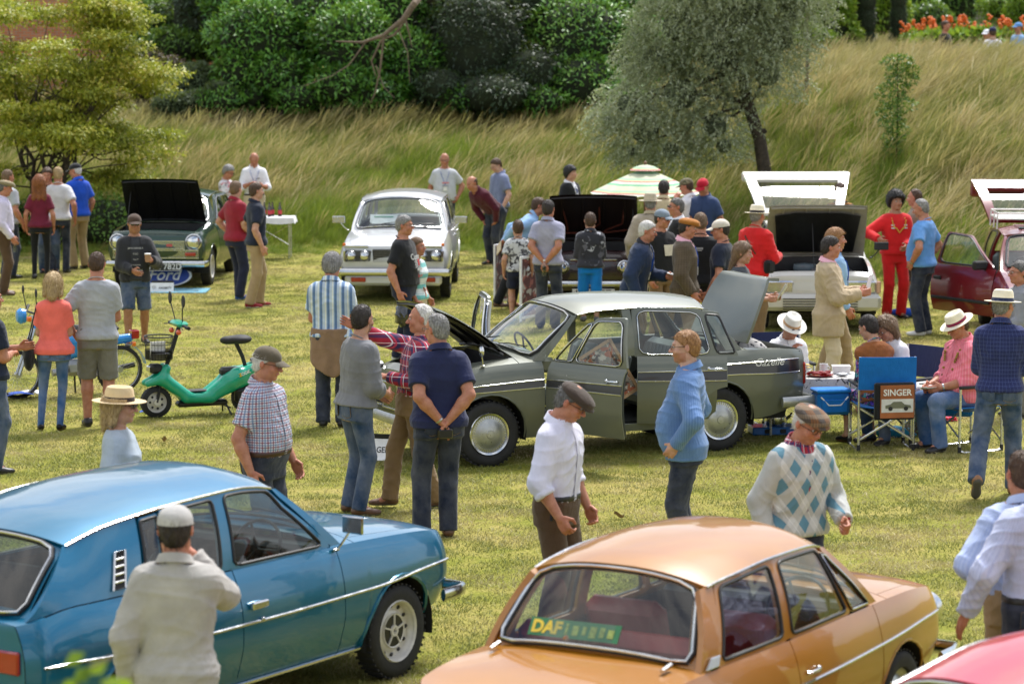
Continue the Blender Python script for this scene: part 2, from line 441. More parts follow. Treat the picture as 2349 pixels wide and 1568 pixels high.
def rnd_dir(n, zlo=-1):
 v = RNG.normal(size=(n, 3)); v /= np.linalg.norm(v, axis=1, keepdims=True)
 return v
def crown(name, parent, blobs, n, L, W, mat_, droop=.1, shell=(.72, 1.04), label=None, upb=.5, lump=.42):
 """leaves round the surfaces of lumpy blobs"""
 vol = np.array([b[1][0]*b[1][1]+b[1][1]*b[1][2]+b[1][0]*b[1][2] for b in blobs]); pr = vol/vol.sum()
 bi_ = RNG.choice(len(blobs), n, p=pr)
 c = np.array([b[0] for b in blobs])[bi_]; r = np.array([b[1] for b in blobs])[bi_]
 d = rnd_dir(n); d[:, 2] = np.where(RNG.uniform(size=n) < upb, np.abs(d[:, 2]), d[:, 2])
 rad = RNG.uniform(shell[0], shell[1], n)[:, None]
 P = c+d*r*rad
 wob = np.sin(P*3.1+c[:, ::-1])+np.sin(P[:, ::-1]*7.3); P = P+wob*lump*.5*r*.25
 ax = d*.8+rnd_dir(n)*.9; ax[:, 2] -= droop
 up = d*.8+np.array([0, 0, .8])+rnd_dir(n)*.5
 me = leaf_mesh(name, P, ax, up, L*RNG.uniform(.6, 1.25, n), W*RNG.uniform(.7, 1.2, n))
 o = link(name, me, mat_, parent, False)
 if label: o['label'] = label
 return o
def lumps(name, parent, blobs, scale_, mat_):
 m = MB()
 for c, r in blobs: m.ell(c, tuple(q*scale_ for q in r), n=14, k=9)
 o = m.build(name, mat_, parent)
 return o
BARK = pmat('bark', (.055, .042, .030), .9, var=.5, scale=9, bump=.02, bscale=30)
BARKL = pmat('bark_pale', (.17, .125, .085), .9, var=.35, scale=9, bump=.01)
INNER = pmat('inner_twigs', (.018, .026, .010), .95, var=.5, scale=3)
LAUREL = leafmat('laurel_leaf', [(0, (.015, .065, .008)), (.45, (.06, .20, .02)), (.8, (.19, .42, .06)), (1, (.38, .58, .13))], .42, .2, .5)
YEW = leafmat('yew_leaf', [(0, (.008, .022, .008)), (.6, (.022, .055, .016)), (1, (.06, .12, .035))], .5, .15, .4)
SHRUB = leafmat('shrub_leaf', [(0, (.03, .08, .012)), (.5, (.09, .20, .03)), (1, (.22, .38, .06))], .45, .3, .5)
GREYG = leafmat('grey_green_leaf', [(0, (.035, .06, .025)), (.5, (.08, .12, .05)), (1, (.15, .20, .09))], .6, .2, .8)
PURP = leafmat('purple_leaf', [(0, (.03, .012, .012)), (.6, (.08, .03, .03)), (1, (.15, .07, .06))], .5, .25, .8)
YGREEN = leafmat('yellow_green_leaf', [(0, (.09, .13, .010)), (.4, (.26, .30, .02)), (.7, (.48, .46, .05)), (1, (.66, .48, .10))], .5, .35, 1.1)
LIME = leafmat('lime_leaf', [(0, (.06, .15, .01)), (.5, (.18, .32, .02)), (1, (.36, .45, .05))], .5, .4, .6)
SILVER = leafmat('silver_leaf', [(0, (.14, .18, .10)), (.5, (.38, .43, .28)), (1, (.66, .69, .52))], .5, .3, .7)
def px_blob(u, v, y, ru, rv, ry=None):
 p = aty(u, v, y); k = FPX/y
 return (tuple(p), (ru/k, ry or ru/k*.8, rv/k))
def limb(m, a, b, r0, r1, wob=.1, n=6, seed=0):
 r = random.Random(seed); a = Vector(a); b = Vector(b); L = (b-a).length
 pts = [a.lerp(b, i/n)+Vector((r.uniform(-1, 1), r.uniform(-1, 1), r.uniform(-1, 1)))*wob*L*.2*(0 < i < n) for i in range(n+1)]
 m.tube(pts, [r0+(r1-r0)*i/n for i in range(n+1)], n=7); return pts
def shrub(name, label, cat, blobs, n, L, W, mt, core=.80, group=None, droop=.1, stems=4, upb=.5, coremat=None):
 b0 = blobs[0]; gx, gy = b0[0][0], b0[0][1]; base = (gx, gy, tz(gx, gy))
 o = thing(name, label, cat, base, group=group)
 bl = [(tuple(np.subtract(c, base)), r) for c, r in blobs]
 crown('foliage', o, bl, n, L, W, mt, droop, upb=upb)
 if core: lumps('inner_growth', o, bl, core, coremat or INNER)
 m = MB()
 for k in range(stems):
  c, r = bl[k % len(bl)]; limb(m, (c[0]*.3, c[1]*.3+.05*k, -.1), (c[0], c[1], c[2]), .07, .03, seed=k)
 m.build('stem', BARK, o)
 return o
R_ = random.Random(3)
def cluster(us, vs, y, n, ru, rv, yj=.8, seed=1):
 r = random.Random(seed)
 return [px_blob(r.uniform(*us), r.uniform(*vs), y+r.uniform(-yj, yj), ru*r.uniform(.7, 1.25), rv*r.uniform(.7, 1.25)) for _ in range(n)]
bl = [px_blob(600, 95, 63, 120, 105), px_blob(545, 25, 64, 80, 90), px_blob(700, 60, 63.5, 110, 110), px_blob(640, 170, 62.5, 90, 55), px_blob(560, 160, 62.6, 70, 60),
      px_blob(620, -60, 65, 150, 80)]
shrub('laurel_bush', 'broad glossy green laurel bush left of the bare hanging branches', 'bush', bl, 15000, .15, .055, LAUREL)
bl = [px_blob(815, 110, 62.5, 105, 100), px_blob(890, 30, 63.5, 110, 100), px_blob(790, 195, 62, 85, 50), px_blob(940, 150, 62.6, 80, 80), px_blob(860, 210, 62.0, 80, 45), px_blob(850, -60, 65, 150, 90)]
shrub('laurel_bush', 'glossy green laurel bush behind the bare hanging branches', 'bush', bl, 15000, .15, .055, LAUREL)
bl = [px_blob(1330, 100, 63.5, 130, 120), px_blob(1400, 10, 65, 130, 120), px_blob(1250, 0, 65, 110, 110), px_blob(1340, 190, 62.5, 90, 70), px_blob(1460, 120, 63.5, 70, 100)]
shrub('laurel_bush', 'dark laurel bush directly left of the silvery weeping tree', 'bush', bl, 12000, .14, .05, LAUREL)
bl = [px_blob(1090, 100, 63, 130, 150), px_blob(1170, 10, 64, 120, 130), px_blob(1020, 10, 64, 110, 120), px_blob(1130, 215, 62, 110, 55), px_blob(1220, 170, 62.5, 80, 70), px_blob(1010, 200, 62, 70, 50)]
shrub('yew_bush', 'very dark yew thicket in the middle of the top edge', 'bush', bl, 17000, .12, .035, YEW, droop=.5)
bl = [px_blob(330, 60, 67, 90, 70), px_blob(420, 40, 68, 90, 80), px_blob(300, 120, 66, 60, 40), px_blob(400, 110, 66, 80, 45), px_blob(360, -30, 69, 120, 70)]
shrub('leafy_bush', 'bright green leafy bush right of the brick wall', 'bush', bl, 13000, .12, .06, SHRUB)
bl = [px_blob(385, 160, 64, 45, 32), px_blob(350, 140, 64.5, 30, 26), px_blob(380, 205, 63.5, 50, 34), px_blob(330, 200, 64, 40, 34)]
shrub('purple_shrub', 'small purple leaved shrub below the bright green bush', 'bush', bl, 2500, .09, .04, PURP)
bl = [px_blob(450, 180, 63, 55, 38), px_blob(410, 205, 62.5, 30, 26), px_blob(500, 215, 62, 40, 28), px_blob(440, 235, 62, 55, 26), px_blob(390, 240, 62, 40, 24)]
shrub('grey_shrub', 'low grey green shrub beside the purple shrub', 'bush', bl, 6500, .09, .035, GREYG)
bl = [px_blob(500+i*62, 232-10*(i%2), 62+.5*(i%3), 60, 34) for i in range(16)]
shrub('low_hedge', 'dark leafy undergrowth along the foot of the laurel bushes', 'hedge', bl, 9000, .12, .05, LAUREL)
bl = [px_blob(470+i*105, 40+20*(i%2), 66.5, 90, 130) for i in range(10)]
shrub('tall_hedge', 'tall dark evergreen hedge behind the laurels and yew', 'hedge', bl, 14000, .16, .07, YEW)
bl = [px_blob(1900, 50, 72, 65, 95), px_blob(1945, 90, 72, 30, 50), px_blob(1860, 110, 71, 60, 50), px_blob(1890, -50, 73, 80, 70)]
shrub('lime_bush', 'lime green bush behind the silvery weeping tree', 'bush', bl, 7000, .15, .08, LIME)
for k, (u, wd, lab) in enumerate(((1985, 27, 'clipped dark yew column nearer the lime green bush'), (2060, 22, 'clipped dark yew column nearer the orange flowers'))):
 p = aty(u, 120, 73); gx = p.x; g = tz(gx, 73); o = thing('yew_column', lab, 'tree', (gx, 73, g), group='clipped yew columns')
 rw = wd/FPX*73
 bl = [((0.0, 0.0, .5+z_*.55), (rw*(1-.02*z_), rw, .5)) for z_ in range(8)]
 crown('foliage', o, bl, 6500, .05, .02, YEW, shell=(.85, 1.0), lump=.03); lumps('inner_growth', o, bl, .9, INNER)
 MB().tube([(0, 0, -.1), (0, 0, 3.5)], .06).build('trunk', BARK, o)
bl = [px_blob(2030, 30, 78, 60, 70)]
shrub('lime_bush', 'lime green bush seen between the two yew columns', 'bush', bl, 2500, .15, .08, LIME)
bl = [px_blob(2130, 60, 80, 60, 60), px_blob(2190, 10, 81, 70, 60), px_blob(2110, 0, 81, 60, 60), px_blob(2215, 70, 80, 35, 25)]
shrub('leafy_bush', 'mid green bush behind the orange flowers', 'bush', bl, 6500, .13, .07, SHRUB)
bl = [px_blob(2300, 20, 78, 55, 40), px_blob(2360, 40, 77, 60, 70), px_blob(2330, 85, 76, 40, 25)]
shrub('climbing_plant', 'light green climber trailing over the grey stone wall', 'bush', bl, 5000, .12, .07, LIME, core=.6)
m = MB(); core = []
for k in range(46):
 x = -34+k*1.55+R_.uniform(-.5, .5); y = 88+R_.uniform(-1.5, 2.5); core.append(((x, y, 6+R_.uniform(-.5, .6)), (1.9, 1.6, 4.0)))
for k in range(38):
 x = -52+k*2.8+R_.uniform(-1, 1); y = 100+R_.uniform(-2, 4); hh = 11+3.5*sin(k*.9)+R_.uniform(-2, 2); core.append(((x, y, hh*.75), (3.6, 2.6, hh*.62)))
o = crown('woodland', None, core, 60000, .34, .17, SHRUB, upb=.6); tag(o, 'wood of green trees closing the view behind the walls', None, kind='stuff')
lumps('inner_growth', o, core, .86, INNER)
def brickmat(name, c1, c2, mo, sc=1.0):
 m = D.materials.new(name); m.use_nodes = True; t = NT(m.node_tree); b = t.n['Principled BSDF']
 co = t.node('ShaderNodeTexCoord').outputs['Object']
 mp = t.node('ShaderNodeMapping', {0: co}); mp.inputs['Rotation'].default_value = (pi/2, 0, 0)
 br = t.node('ShaderNodeTexBrick', {'Vector': mp.outputs[0], 'Color1': c1, 'Color2': c2, 'Mortar': mo, 'Scale': sc, 'Mortar Size': .012, 'Brick Width': .225, 'Row Height': .075})
 nz = t.noise(co, 1.2, 4); mr = t.node('ShaderNodeMapRange', {'Value': nz, 'To Min': .55, 'To Max': 1.25})
 t.set(b.inputs['Base Color'], t.mix(1.0, br.outputs[0], mr.outputs[0], 'MULTIPLY')); b.inputs['Roughness'].default_value = .9
 bp = t.node('ShaderNodeBump', {'Height': br.outputs[1], 'Strength': -1, 'Distance': .01}); t.set(b.inputs['Normal'], bp.outputs[0])
 return m
BRICK = brickmat('orange_brick', (.56, .19, .08), (.42, .12, .05), (.32, .26, .20))
STONE = brickmat('grey_stone', (.34, .29, .25), (.25, .22, .20), (.30, .27, .24), .35)
wl = thing('brick_wall', 'old orange brick garden wall behind the yellow green tree', 'wall', (-11.3, 79, 2.3))
MB().box((0, 0, 3.2), (8.5, .35, 6.6)).build('wall', BRICK, wl, smooth=False)
MB().box((0, 0, 6.56), (8.7, .5, .12)).build('coping', STONE, wl, smooth=False)
wl = thing('stone_wall', 'grey stone wall half hidden by climbers at the top right', 'wall', (15.2, 83, 2.8))
MB().box((0, 0, 1.9), (9, .4, 4.2)).build('wall', STONE, wl, smooth=False)
MB().box((0, 0, 4.06), (9.2, .55, .12)).build('coping', BRICK, wl, smooth=False)
p = Vector((aty(120, 450, 53).x, 53, 0)); p.z = tz(p.x, p.y)
tr = thing('small_tree', 'yellow green spreading tree with layered branches at the left edge', 'tree', p)
r = random.Random(9); bl = []; stems = MB()
tips = []
for k in range(92):
 z = r.uniform(1.0, 4.6); sp = 2.2*sqrt(max(.05, 1-((z-2.3)/2.5)**2)); a = r.uniform(0, 2*pi); q = sp*sqrt(r.uniform(.12, 1))
 x, y = q*cos(a)-.05, q*sin(a)*.8; rr = r.uniform(.3, .6)
 if z < 1.8 and abs(x) < .8: z += .8
 bl.append(((x, y, z-abs(q)*.10), (rr*1.25, rr*1.1, rr*.40))); tips.append((x, y, z-abs(q)*.1))
crown('crown', tr, bl, 56000, .09, .045, YGREEN, droop=.5, shell=(.25, 1.1), upb=.6)
for k in range(7):
 a = k*2*pi/7; top = (cos(a)*.75, sin(a)*.6, 2.2+r.uniform(-.2, .6)); pts = limb(stems, (cos(a)*.12, sin(a)*.12, -.15), top, .055, .028, .25, 7, k)
 for j in range(6):
  tp = tips[(k*6+j) % len(tips)]; limb(stems, pts[3+j % 4], tp, .02, .006, .2, 4, k*7+j)
stems.build('trunk', BARK, tr)
bl = [((x, y_, tz(x, y_)+.35), (.8, .6, .55)) for x, y_ in ((-9.6, 51.8), (-8.5, 52.2), (-7.4, 52.0), (-10.4, 52), (-6.7, 52.6))]
shrub('undergrowth', 'low dark green undergrowth beneath the yellow green tree', 'bush', bl, 7000, .09, .05, SHRUB, core=.8)
b = aty(1768, 392, 52.5); p = Vector((b.x, 52.5, tz(b.x, 52.5)))
tr = thing('weeping_tree', 'silvery green weeping tree with leaning dark trunk on the bank', 'tree', p)
k_ = FPX/52.5
def sp(u, v, y=52.5): return np.array(aty(u, v, y))-np.array(p)
cent = [sp(1560, 215), sp(1480, 300), sp(1650, 120), sp(1700, 20), sp(1560, 60), sp(1790, 90), sp(1640, 290), sp(1440, 240), sp(1760, 170), sp(1820, 20), sp(1600, -60), sp(1730, -80), sp(1500, 130), sp(1540, 345), sp(1660, 335), sp(1450, 345), sp(1400, 280), sp(1850,-60)]
rads = [1.0, .8, 1.1, 1.1, 1.0, .75, .7, .6, .75, .7, 1.1, 1.1, .7, .5, .45, .35, .4, .8]
P_, A_, U_ = [], [], []
ns = 9500
cid = RNG.choice(len(cent), ns, p=np.array(rads)**2/np.sum(np.array(rads)**2))
for i in range(ns):
 c = cent[cid[i]]; rd = rads[cid[i]]; d = RNG.normal(size=3); d /= np.linalg.norm(d); q = c+d*rd*np.array([1, .85, .9])*RNG.uniform(.45, 1)
 out = np.array([d[0]-.35, d[1]*.8, .15]); v = out/np.linalg.norm(out); seg = .030
 for j in range(RNG.integers(7, 14)):
  v = v+np.array([0, 0, -.12]); v /= np.linalg.norm(v); q = q+v*seg
  P_.append(q.copy()); A_.append(v*.6+RNG.normal(size=3)*.6); U_.append(RNG.normal(size=3)*.5+np.array([0, 0, 1]))
n = len(P_)
me = leaf_mesh('crown', np.array(P_), np.array(A_), np.array(U_), .066*RNG.uniform(.7, 1.3, n), .026)
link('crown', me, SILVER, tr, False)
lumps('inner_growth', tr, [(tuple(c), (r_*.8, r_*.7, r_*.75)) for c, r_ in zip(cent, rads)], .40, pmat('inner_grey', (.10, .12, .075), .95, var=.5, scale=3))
tk = MB(); t0 = sp(1768, 392); t1 = sp(1742, 318); t2 = sp(1716, 240); t3 = sp(1700, 160); t4 = sp(1660, 60)
t0[2] = -.25
tk.tube([t0, t0*.7+t1*.3, t1, t2, t3, t4], [.17, .14, .12, .115, .09, .05], n=10)
tk.tube([t1*.9+t2*.1, t1+np.array([.12, -.02, .16])], [.07, .045], n=8)
for i, c in enumerate(cent): limb(tk, [t2, t3, t4][i % 3], c, .035, .012, .25, 5, i+40)
tk.build('trunk', BARK, tr)
b = aty(1010, 200, 61); p = Vector((b.x, 61, tz(b.x, 61))); ce = thing('bare_tree', 'brown trunk with bare hanging branches in front of the bushes', 'tree', p)
def cp(u, v, y=60.5): return np.array(aty(u, v, y))-np.array(p)
m = MB(); m.tube([cp(1030, 240, 64.2), cp(1015, 120, 64.2), cp(993, 30, 63.5), cp(980, -60, 62.5), cp(970, -200, 62.5)], [.2, .17, .15, .14, .12], n=10); m.build('trunk', BARK, ce)
m = MB()
m.tube([cp(990, -40, 61.4), cp(950, 10), cp(925, 45), cp(880, 82), cp(830, 98), cp(770, 95)], [.09, .075, .06, .045, .03, .012], n=7)
m.tube([cp(940, 30), cp(905, 80), cp(875, 92), cp(852, 140), cp(862, 175)], [.04, .03, .025, .02, .01], n=6)
m.tube([cp(880, 85), cp(872, 160), cp(860, 215), cp(850, 235)], [.03, .024, .018, .008], n=6)
m.tube([cp(930, 48), cp(938, 75), cp(945, 108)], [.03, .02, .008], n=6)
m.tube([cp(912, 65), cp(935, 120), cp(940, 190)], [.018, .012, .005], n=5)
m.tube([cp(840, 96), cp(800, 150), cp(760, 175), cp(690, 200)], [.02, .014, .01, .005], n=5)
m.tube([cp(862, 150), cp(880, 200), cp(905, 225)], [.015, .01, .005], n=5)
m.build('branch', BARKL, ce)
p = aterrain(2055, 385); o = thing('sapling', 'slender leafy sapling growing alone on the right bank', 'tree', p)
k = FPX/p.y
bl = [((R_.uniform(-.16, .16), R_.uniform(-.15, .15), .35+i*.15), (.18+.015*i, .16, .13)) for i in range(11)]
crown('crown', o, bl, 2600, .07, .035, SHRUB); MB().tube([(0, 0, -.1), (.02, 0, .8), (0, 0, 1.9)], [.02, .015, .006], n=6).build('trunk', BARK, o)
p = aterrain(1848, 240); o = thing('young_tree', 'thin straight young trunk beside the weeping tree crown', 'tree', p)
MB().tube([(0, 0, -.1), (.03, 0, .9), (0, 0, 2.2)], [.045, .035, .02], n=8).build('trunk', BARKL, o)
crown('crown', o, [((0, 0, 2.3), (.5, .5, .5))], 900, .08, .03, SILVER)
ORANGE = pmat('orange_petal', (.75, .16, .02), .5, var=.35, scale=30)
names = ['leftmost orange flowering plant beside the yew column', 'second orange flowering plant from the yew column', 'third orange flowering plant from the yew column', 'orange flowering plant in the middle of the terrace bed',
         'fourth orange flowering plant from the right of the bed', 'third orange flowering plant from the right of the bed', 'second orange flowering plant from the right of the bed', 'rightmost orange flowering plant of the bed']
for i in range(8):
 u = 2088+i*33+R_.uniform(-6, 6); x = aty(u, 120, 71.5+R_.uniform(-.5, .5)); y = x.y; g = tz(x.x, y)
 o = thing('flowering_plant', names[i], 'plant', (x.x, y, g), group='orange flowers on the terrace')
 crown('foliage', o, [((0, 0, .45), (.3, .3, .45))], 420, .16, .06, LIME)
 mb = MB(); fl = MB()
 for j in range(7):
  q = (R_.uniform(-.25, .25), R_.uniform(-.2, .2), R_.uniform(.85, 1.15)); mb.tube([(q[0]*.4, q[1]*.4, 0), q], .008, n=4)
  for z in range(3): fl.ell((q[0]+R_.uniform(-.04, .04), q[1]+R_.uniform(-.04, .04), q[2]+z*.045), (.05, .05, .035), n=6, k=4)
 mb.build('stem', SHRUB, o); fl.build('blossom', ORANGE, o)
for i, lab in enumerate(('large leaved plant in front of the leftmost orange flowers', 'large leaved plant in front of the middle orange flowers', 'large leaved plant left of the seated terrace people')):
 x = aty(2140+i*55, 140, 69.5); g = tz(x.x, x.y); o = thing('leafy_plant', lab, 'plant', (x.x, x.y, g), group='broad leaved plants on the terrace')
 crown('foliage', o, [((0, 0, .4), (.5, .4, .45))], 800, .2, .12, LIME, upb=.8); MB().tube([(0, 0, -.05), (0, 0, .4)], .02, n=5).build('stem', SHRUB, o)
o = thing('overhanging_branch', 'blurred green leaves of a twig close to the camera, bottom left', 'branch', tuple(aty(150, 1640, 7.2)))
mb = MB(); mb.tube([(-.1, 0, -.1), (0, 0, .02), (.05, 0, .12), (.12, .02, .15)], .004, n=5); mb.build('twig', BARKL, o)
pts = np.array([(-.02, 0, .02), (.01, 0, .07), (.04, 0, .10), (.07, 0, .13), (.11, .02, .14), (.02, .02, .04), (.09, 0, .09), (-.05, 0, -.02), (.05, .03, .16), (.13, 0, .10)])
for q_ in pts:
 me = leaf_mesh('leaf', q_[None], RNG.normal(size=(1, 3))*np.array([1, .3, 1]), RNG.normal(size=(1, 3))*.3+np.array([0, -1, .4]), .07, .04)
 link('leaf', me, LIME, o, False)
class Field:
 def __init__(s, lo, hi, h, hz=None):
  s.ax = [np.arange(lo[i]-2*h, hi[i]+2*h+h, (hz or h) if i == 2 else h, dtype=np.float32) for i in range(3)]
  s.F = np.full([len(a) for a in s.ax], 1.0, np.float32)
 def sl(s, lo, hi):
  r = []
  for a, l, h in zip(s.ax, lo, hi):
   i = max(0, int(np.searchsorted(a, l))-1); j = min(len(a), int(np.searchsorted(a, h))+1); r.append(slice(i, max(j, i+1)))
  return tuple(r)
 def grid(s, sl): return s.ax[0][sl[0]][:, None, None], s.ax[1][sl[1]][None, :, None], s.ax[2][sl[2]][None, None, :]
 def put(s, fn, lo, hi, k):
  sl = s.sl([q-k for q in lo], [q+k for q in hi]); d = fn(*s.grid(sl)); f = s.F[sl]
  h = np.clip(.5+.5*(f-d)/k, 0, 1); s.F[sl] = f*(1-h)+d*h-k*h*(1-h)
 def cap(s, a, b, r1, r2, k=.02, flat=(0, 0)):
  a = np.asarray(a, float); b = np.asarray(b, float); R = max(r1, r2)+.01
  def fn(X, Y, Z):
   ba = b-a; L2 = max(float(ba@ba), 1e-9); L = sqrt(L2)
   t = ((X-a[0])*ba[0]+(Y-a[1])*ba[1]+(Z-a[2])*ba[2])/L2; tc = np.clip(t, 0, 1)
   d = np.sqrt((X-a[0]-tc*ba[0])**2+(Y-a[1]-tc*ba[1])**2+(Z-a[2]-tc*ba[2])**2)-(r1+(r2-r1)*tc)
   if flat[0]: d = np.maximum(d, -t*L)
   if flat[1]: d = np.maximum(d, (t-1)*L)
   return d
  s.put(fn, np.minimum(a, b)-R, np.maximum(a, b)+R, k)
 def ell(s, c, r, k=.02, M=None):
  c = np.asarray(c, float); R = max(r)+.01
  def fn(X, Y, Z):
   x, y, z = X-c[0], Y-c[1], Z-c[2]
   if M is not None: x, y, z = (M[0][0]*x+M[1][0]*y+M[2][0]*z, M[0][1]*x+M[1][1]*y+M[2][1]*z, M[0][2]*x+M[1][2]*y+M[2][2]*z)
   k0 = np.sqrt((x/r[0])**2+(y/r[1])**2+(z/r[2])**2); k1 = np.sqrt((x/r[0]**2)**2+(y/r[1]**2)**2+(z/r[2]**2)**2)
   return k0*(k0-1)/np.maximum(k1, 1e-6)
  s.put(fn, c-R, c+R, k)
 def cut(s, fn, lo=None, hi=None, k=0):
  sl = s.sl(lo, hi) if lo is not None else (slice(None),)*3
  d = fn(*s.grid(sl)); f = s.F[sl]
  if k:
   h = np.clip(.5-.5*(f-d)/k, 0, 1); s.F[sl] = f*(1-h)+d*h+k*h*(1-h)
  else: s.F[sl] = np.maximum(f, d)
 def mesh(s):
  F = s.F; nx, ny, nz = F.shape; I = (F < 0)
  cnt = np.zeros((nx-1, ny-1, nz-1), np.int8)
  offs = [(0, 0, 0), (1, 0, 0), (0, 1, 0), (1, 1, 0), (0, 0, 1), (1, 0, 1), (0, 1, 1), (1, 1, 1)]
  for o in offs: cnt += I[o[0]:nx-1+o[0], o[1]:ny-1+o[1], o[2]:nz-1+o[2]]
  act = np.argwhere((cnt > 0) & (cnt < 8))
  if len(act) == 0: return np.zeros((0, 3)), np.zeros((0, 4), int), np.zeros((0, 3))
  vals = np.stack([F[act[:, 0]+o[0], act[:, 1]+o[1], act[:, 2]+o[2]] for o in offs], 1)
  pos = np.zeros((len(act), 3)); c = np.zeros(len(act))
  E = [(a, b) for a in range(8) for b in range(a+1, 8) if sum(abs(offs[a][i]-offs[b][i]) for i in range(3)) == 1]
  oa = np.array(offs, float)
  for a, b in E:
   m = (vals[:, a] < 0) != (vals[:, b] < 0); t = vals[:, a]/(vals[:, a]-vals[:, b]+1e-12)
   p = oa[a]+(oa[b]-oa[a])*t[:, None]; pos += np.where(m[:, None], p, 0); c += m
  pos /= c[:, None]
  g = np.stack([vals[:, [1, 3, 5, 7]].sum(1)-vals[:, [0, 2, 4, 6]].sum(1), vals[:, [2, 3, 6, 7]].sum(1)-vals[:, [0, 1, 4, 5]].sum(1), vals[:, [4, 5, 6, 7]].sum(1)-vals[:, [0, 1, 2, 3]].sum(1)], 1)
  V = np.stack([s.ax[i][act[:, i]]+pos[:, i]*(s.ax[i][np.minimum(act[:, i]+1, len(s.ax[i])-1)]-s.ax[i][act[:, i]]) for i in range(3)], 1)
  g[:, 2] *= (s.ax[0][1]-s.ax[0][0])/(s.ax[2][1]-s.ax[2][0])
  g /= np.maximum(np.linalg.norm(g, axis=1, keepdims=True), 1e-9)
  idx = -np.ones(cnt.shape, np.int32); idx[act[:, 0], act[:, 1], act[:, 2]] = np.arange(len(act))
  Q = []
  for ax in range(3):
   b, c_ = [(1, 2), (2, 0), (0, 1)][ax]
   sa = [slice(None)]*3; sb = [slice(None)]*3; sa[ax] = slice(0, -1); sb[ax] = slice(1, None)
   A, B = I[tuple(sa)], I[tuple(sb)]; e = np.argwhere(A != B)
   e = e[(e[:, b] > 0) & (e[:, c_] > 0) & (e[:, b] < F.shape[b]-1) & (e[:, c_] < F.shape[c_]-1)]
   if len(e) == 0: continue
   ins = A[e[:, 0], e[:, 1], e[:, 2]]; q = []
   for db, dc in ((0, 0), (-1, 0), (-1, -1), (0, -1)):
    w_ = e.copy(); w_[:, b] += db; w_[:, c_] += dc; q.append(idx[w_[:, 0], w_[:, 1], w_[:, 2]])
   q = np.stack(q, 1); q[~ins] = q[~ins][:, ::-1]; Q.append(q)
  Q = np.concatenate(Q); Q = Q[(Q >= 0).all(1)]
  return V, Q, g
def wrinkle(V, N, amp, seed, lam=.10):
 r = np.random.default_rng(seed); a = np.zeros(len(V))
 for i in range(4):
  k = r.normal(size=3)*np.array([.8, .8, 1.1]); k /= np.linalg.norm(k); k2 = r.normal(size=3)*11
  L = lam*r.uniform(.6, 1.5); ph = r.uniform(0, 6.28)
  w_ = np.abs(np.sin(V@k*pi/L+1.4*np.sin(V@k2+ph)+ph)); a += (1-w_)**2*r.uniform(.5, 1)*(.5+.5*np.sin(V@(r.normal(size=3)*7)+ph))
 return V+N*(a*amp*.62)[:, None]
def matx(name, fn, rough=.85, bump=.0008, bscale=60, sheen=.15, spec=.25):
 if name in MATS: return MATS[name]
 m = D.materials.new(name); m.use_nodes = True; t = NT(m.node_tree); b = t.n['Principled BSDF']
 co = t.node('ShaderNodeTexCoord').outputs['Object']
 c = fn(t, co)
 nz = t.noise(co, 7, 4); mr = t.node('ShaderNodeMapRange', {'Value': nz, 'From Min': .3, 'From Max': .7, 'To Min': .86, 'To Max': 1.12})
 t.set(b.inputs['Base Color'], t.mix(1.0, c, mr.outputs[0], 'MULTIPLY'))
 b.inputs['Roughness'].default_value = rough; b.inputs['Sheen Weight'].default_value = sheen; b.inputs['Specular IOR Level'].default_value = spec
 mp = t.node('ShaderNodeMapping', {0: co}); mp.inputs['Scale'].default_value = (1, 1, .45)
 h1 = t.noise(mp.outputs[0], 16, 3, .5, 1.2); h2 = t.noise(co, bscale*4, 2)
 bp = t.node('ShaderNodeBump', {'Height': t.math('ADD', t.math('MULTIPLY', h1, 8), h2), 'Strength': 1, 'Distance': bump})
 t.set(b.inputs['Normal'], bp.outputs[0]); MATS[name] = m
 return m
def cloth(name, col, **k): return matx(name, lambda t, co: t.ramp(.5, [(0, C(col))]), **k)
def stripe(t, x, period, width, ph=0): # 1 inside stripe
 return t.math('LESS_THAN', t.math('FRACT', t.math('ADD', t.math('DIVIDE', x, period), ph)), width)
def plaid(name, base, bands, **k):
 """bands: (axis 'x'/'z', period, width, phase, colour, opacity)"""
 def fn(t, co):
  X = t.xyz(co); xx = t.math('MULTIPLY', t.math('ARCTAN2', X[0], t.math('MULTIPLY', X[1], -1)), .19); ax = {'x': xx, 'z': X[2], 'X': X[0]}; c = (*C(base), 1)
  for a, p, w_, ph, col, op in bands: c = t.mix(t.math('MULTIPLY', stripe(t, ax[a], p, w_, ph), op), c, (*C(col), 1))
  return c
 return matx(name, fn, **k)
def denim(name, col, fade=.35, **k):
 def fn(t, co):
  n1 = t.noise(co, 5, 4, .6); n2 = t.noise(co, 130, 2)
  c = t.ramp(n1, [(.35, C(col)), (.75, tuple(x+(1-x)*fade*.35 for x in C(col)))])
  return t.mix(t.math('MULTIPLY', n2, .18), c, tuple(min(1, x*2.2+.02) for x in C(col)))
 return matx(name, fn, **k)
def spots(name, base, cols, scale=14, thr=.5, **k):
 def fn(t, co):
  c = (*C(base), 1)
  for i, col in enumerate(cols):
   mp = t.node('ShaderNodeMapping', {0: co}); mp.inputs['Location'].default_value = (i*3.3, i*1.7, i*5.1)
   n = t.noise(mp.outputs[0], scale, 2, .5, .8); f = t.node('ShaderNodeMapRange', {'Value': n, 'From Min': thr+.07, 'From Max': thr+.10})
   c = t.mix(f.outputs[0], c, (*C(col), 1))
  return c
 return matx(name, fn, **k)
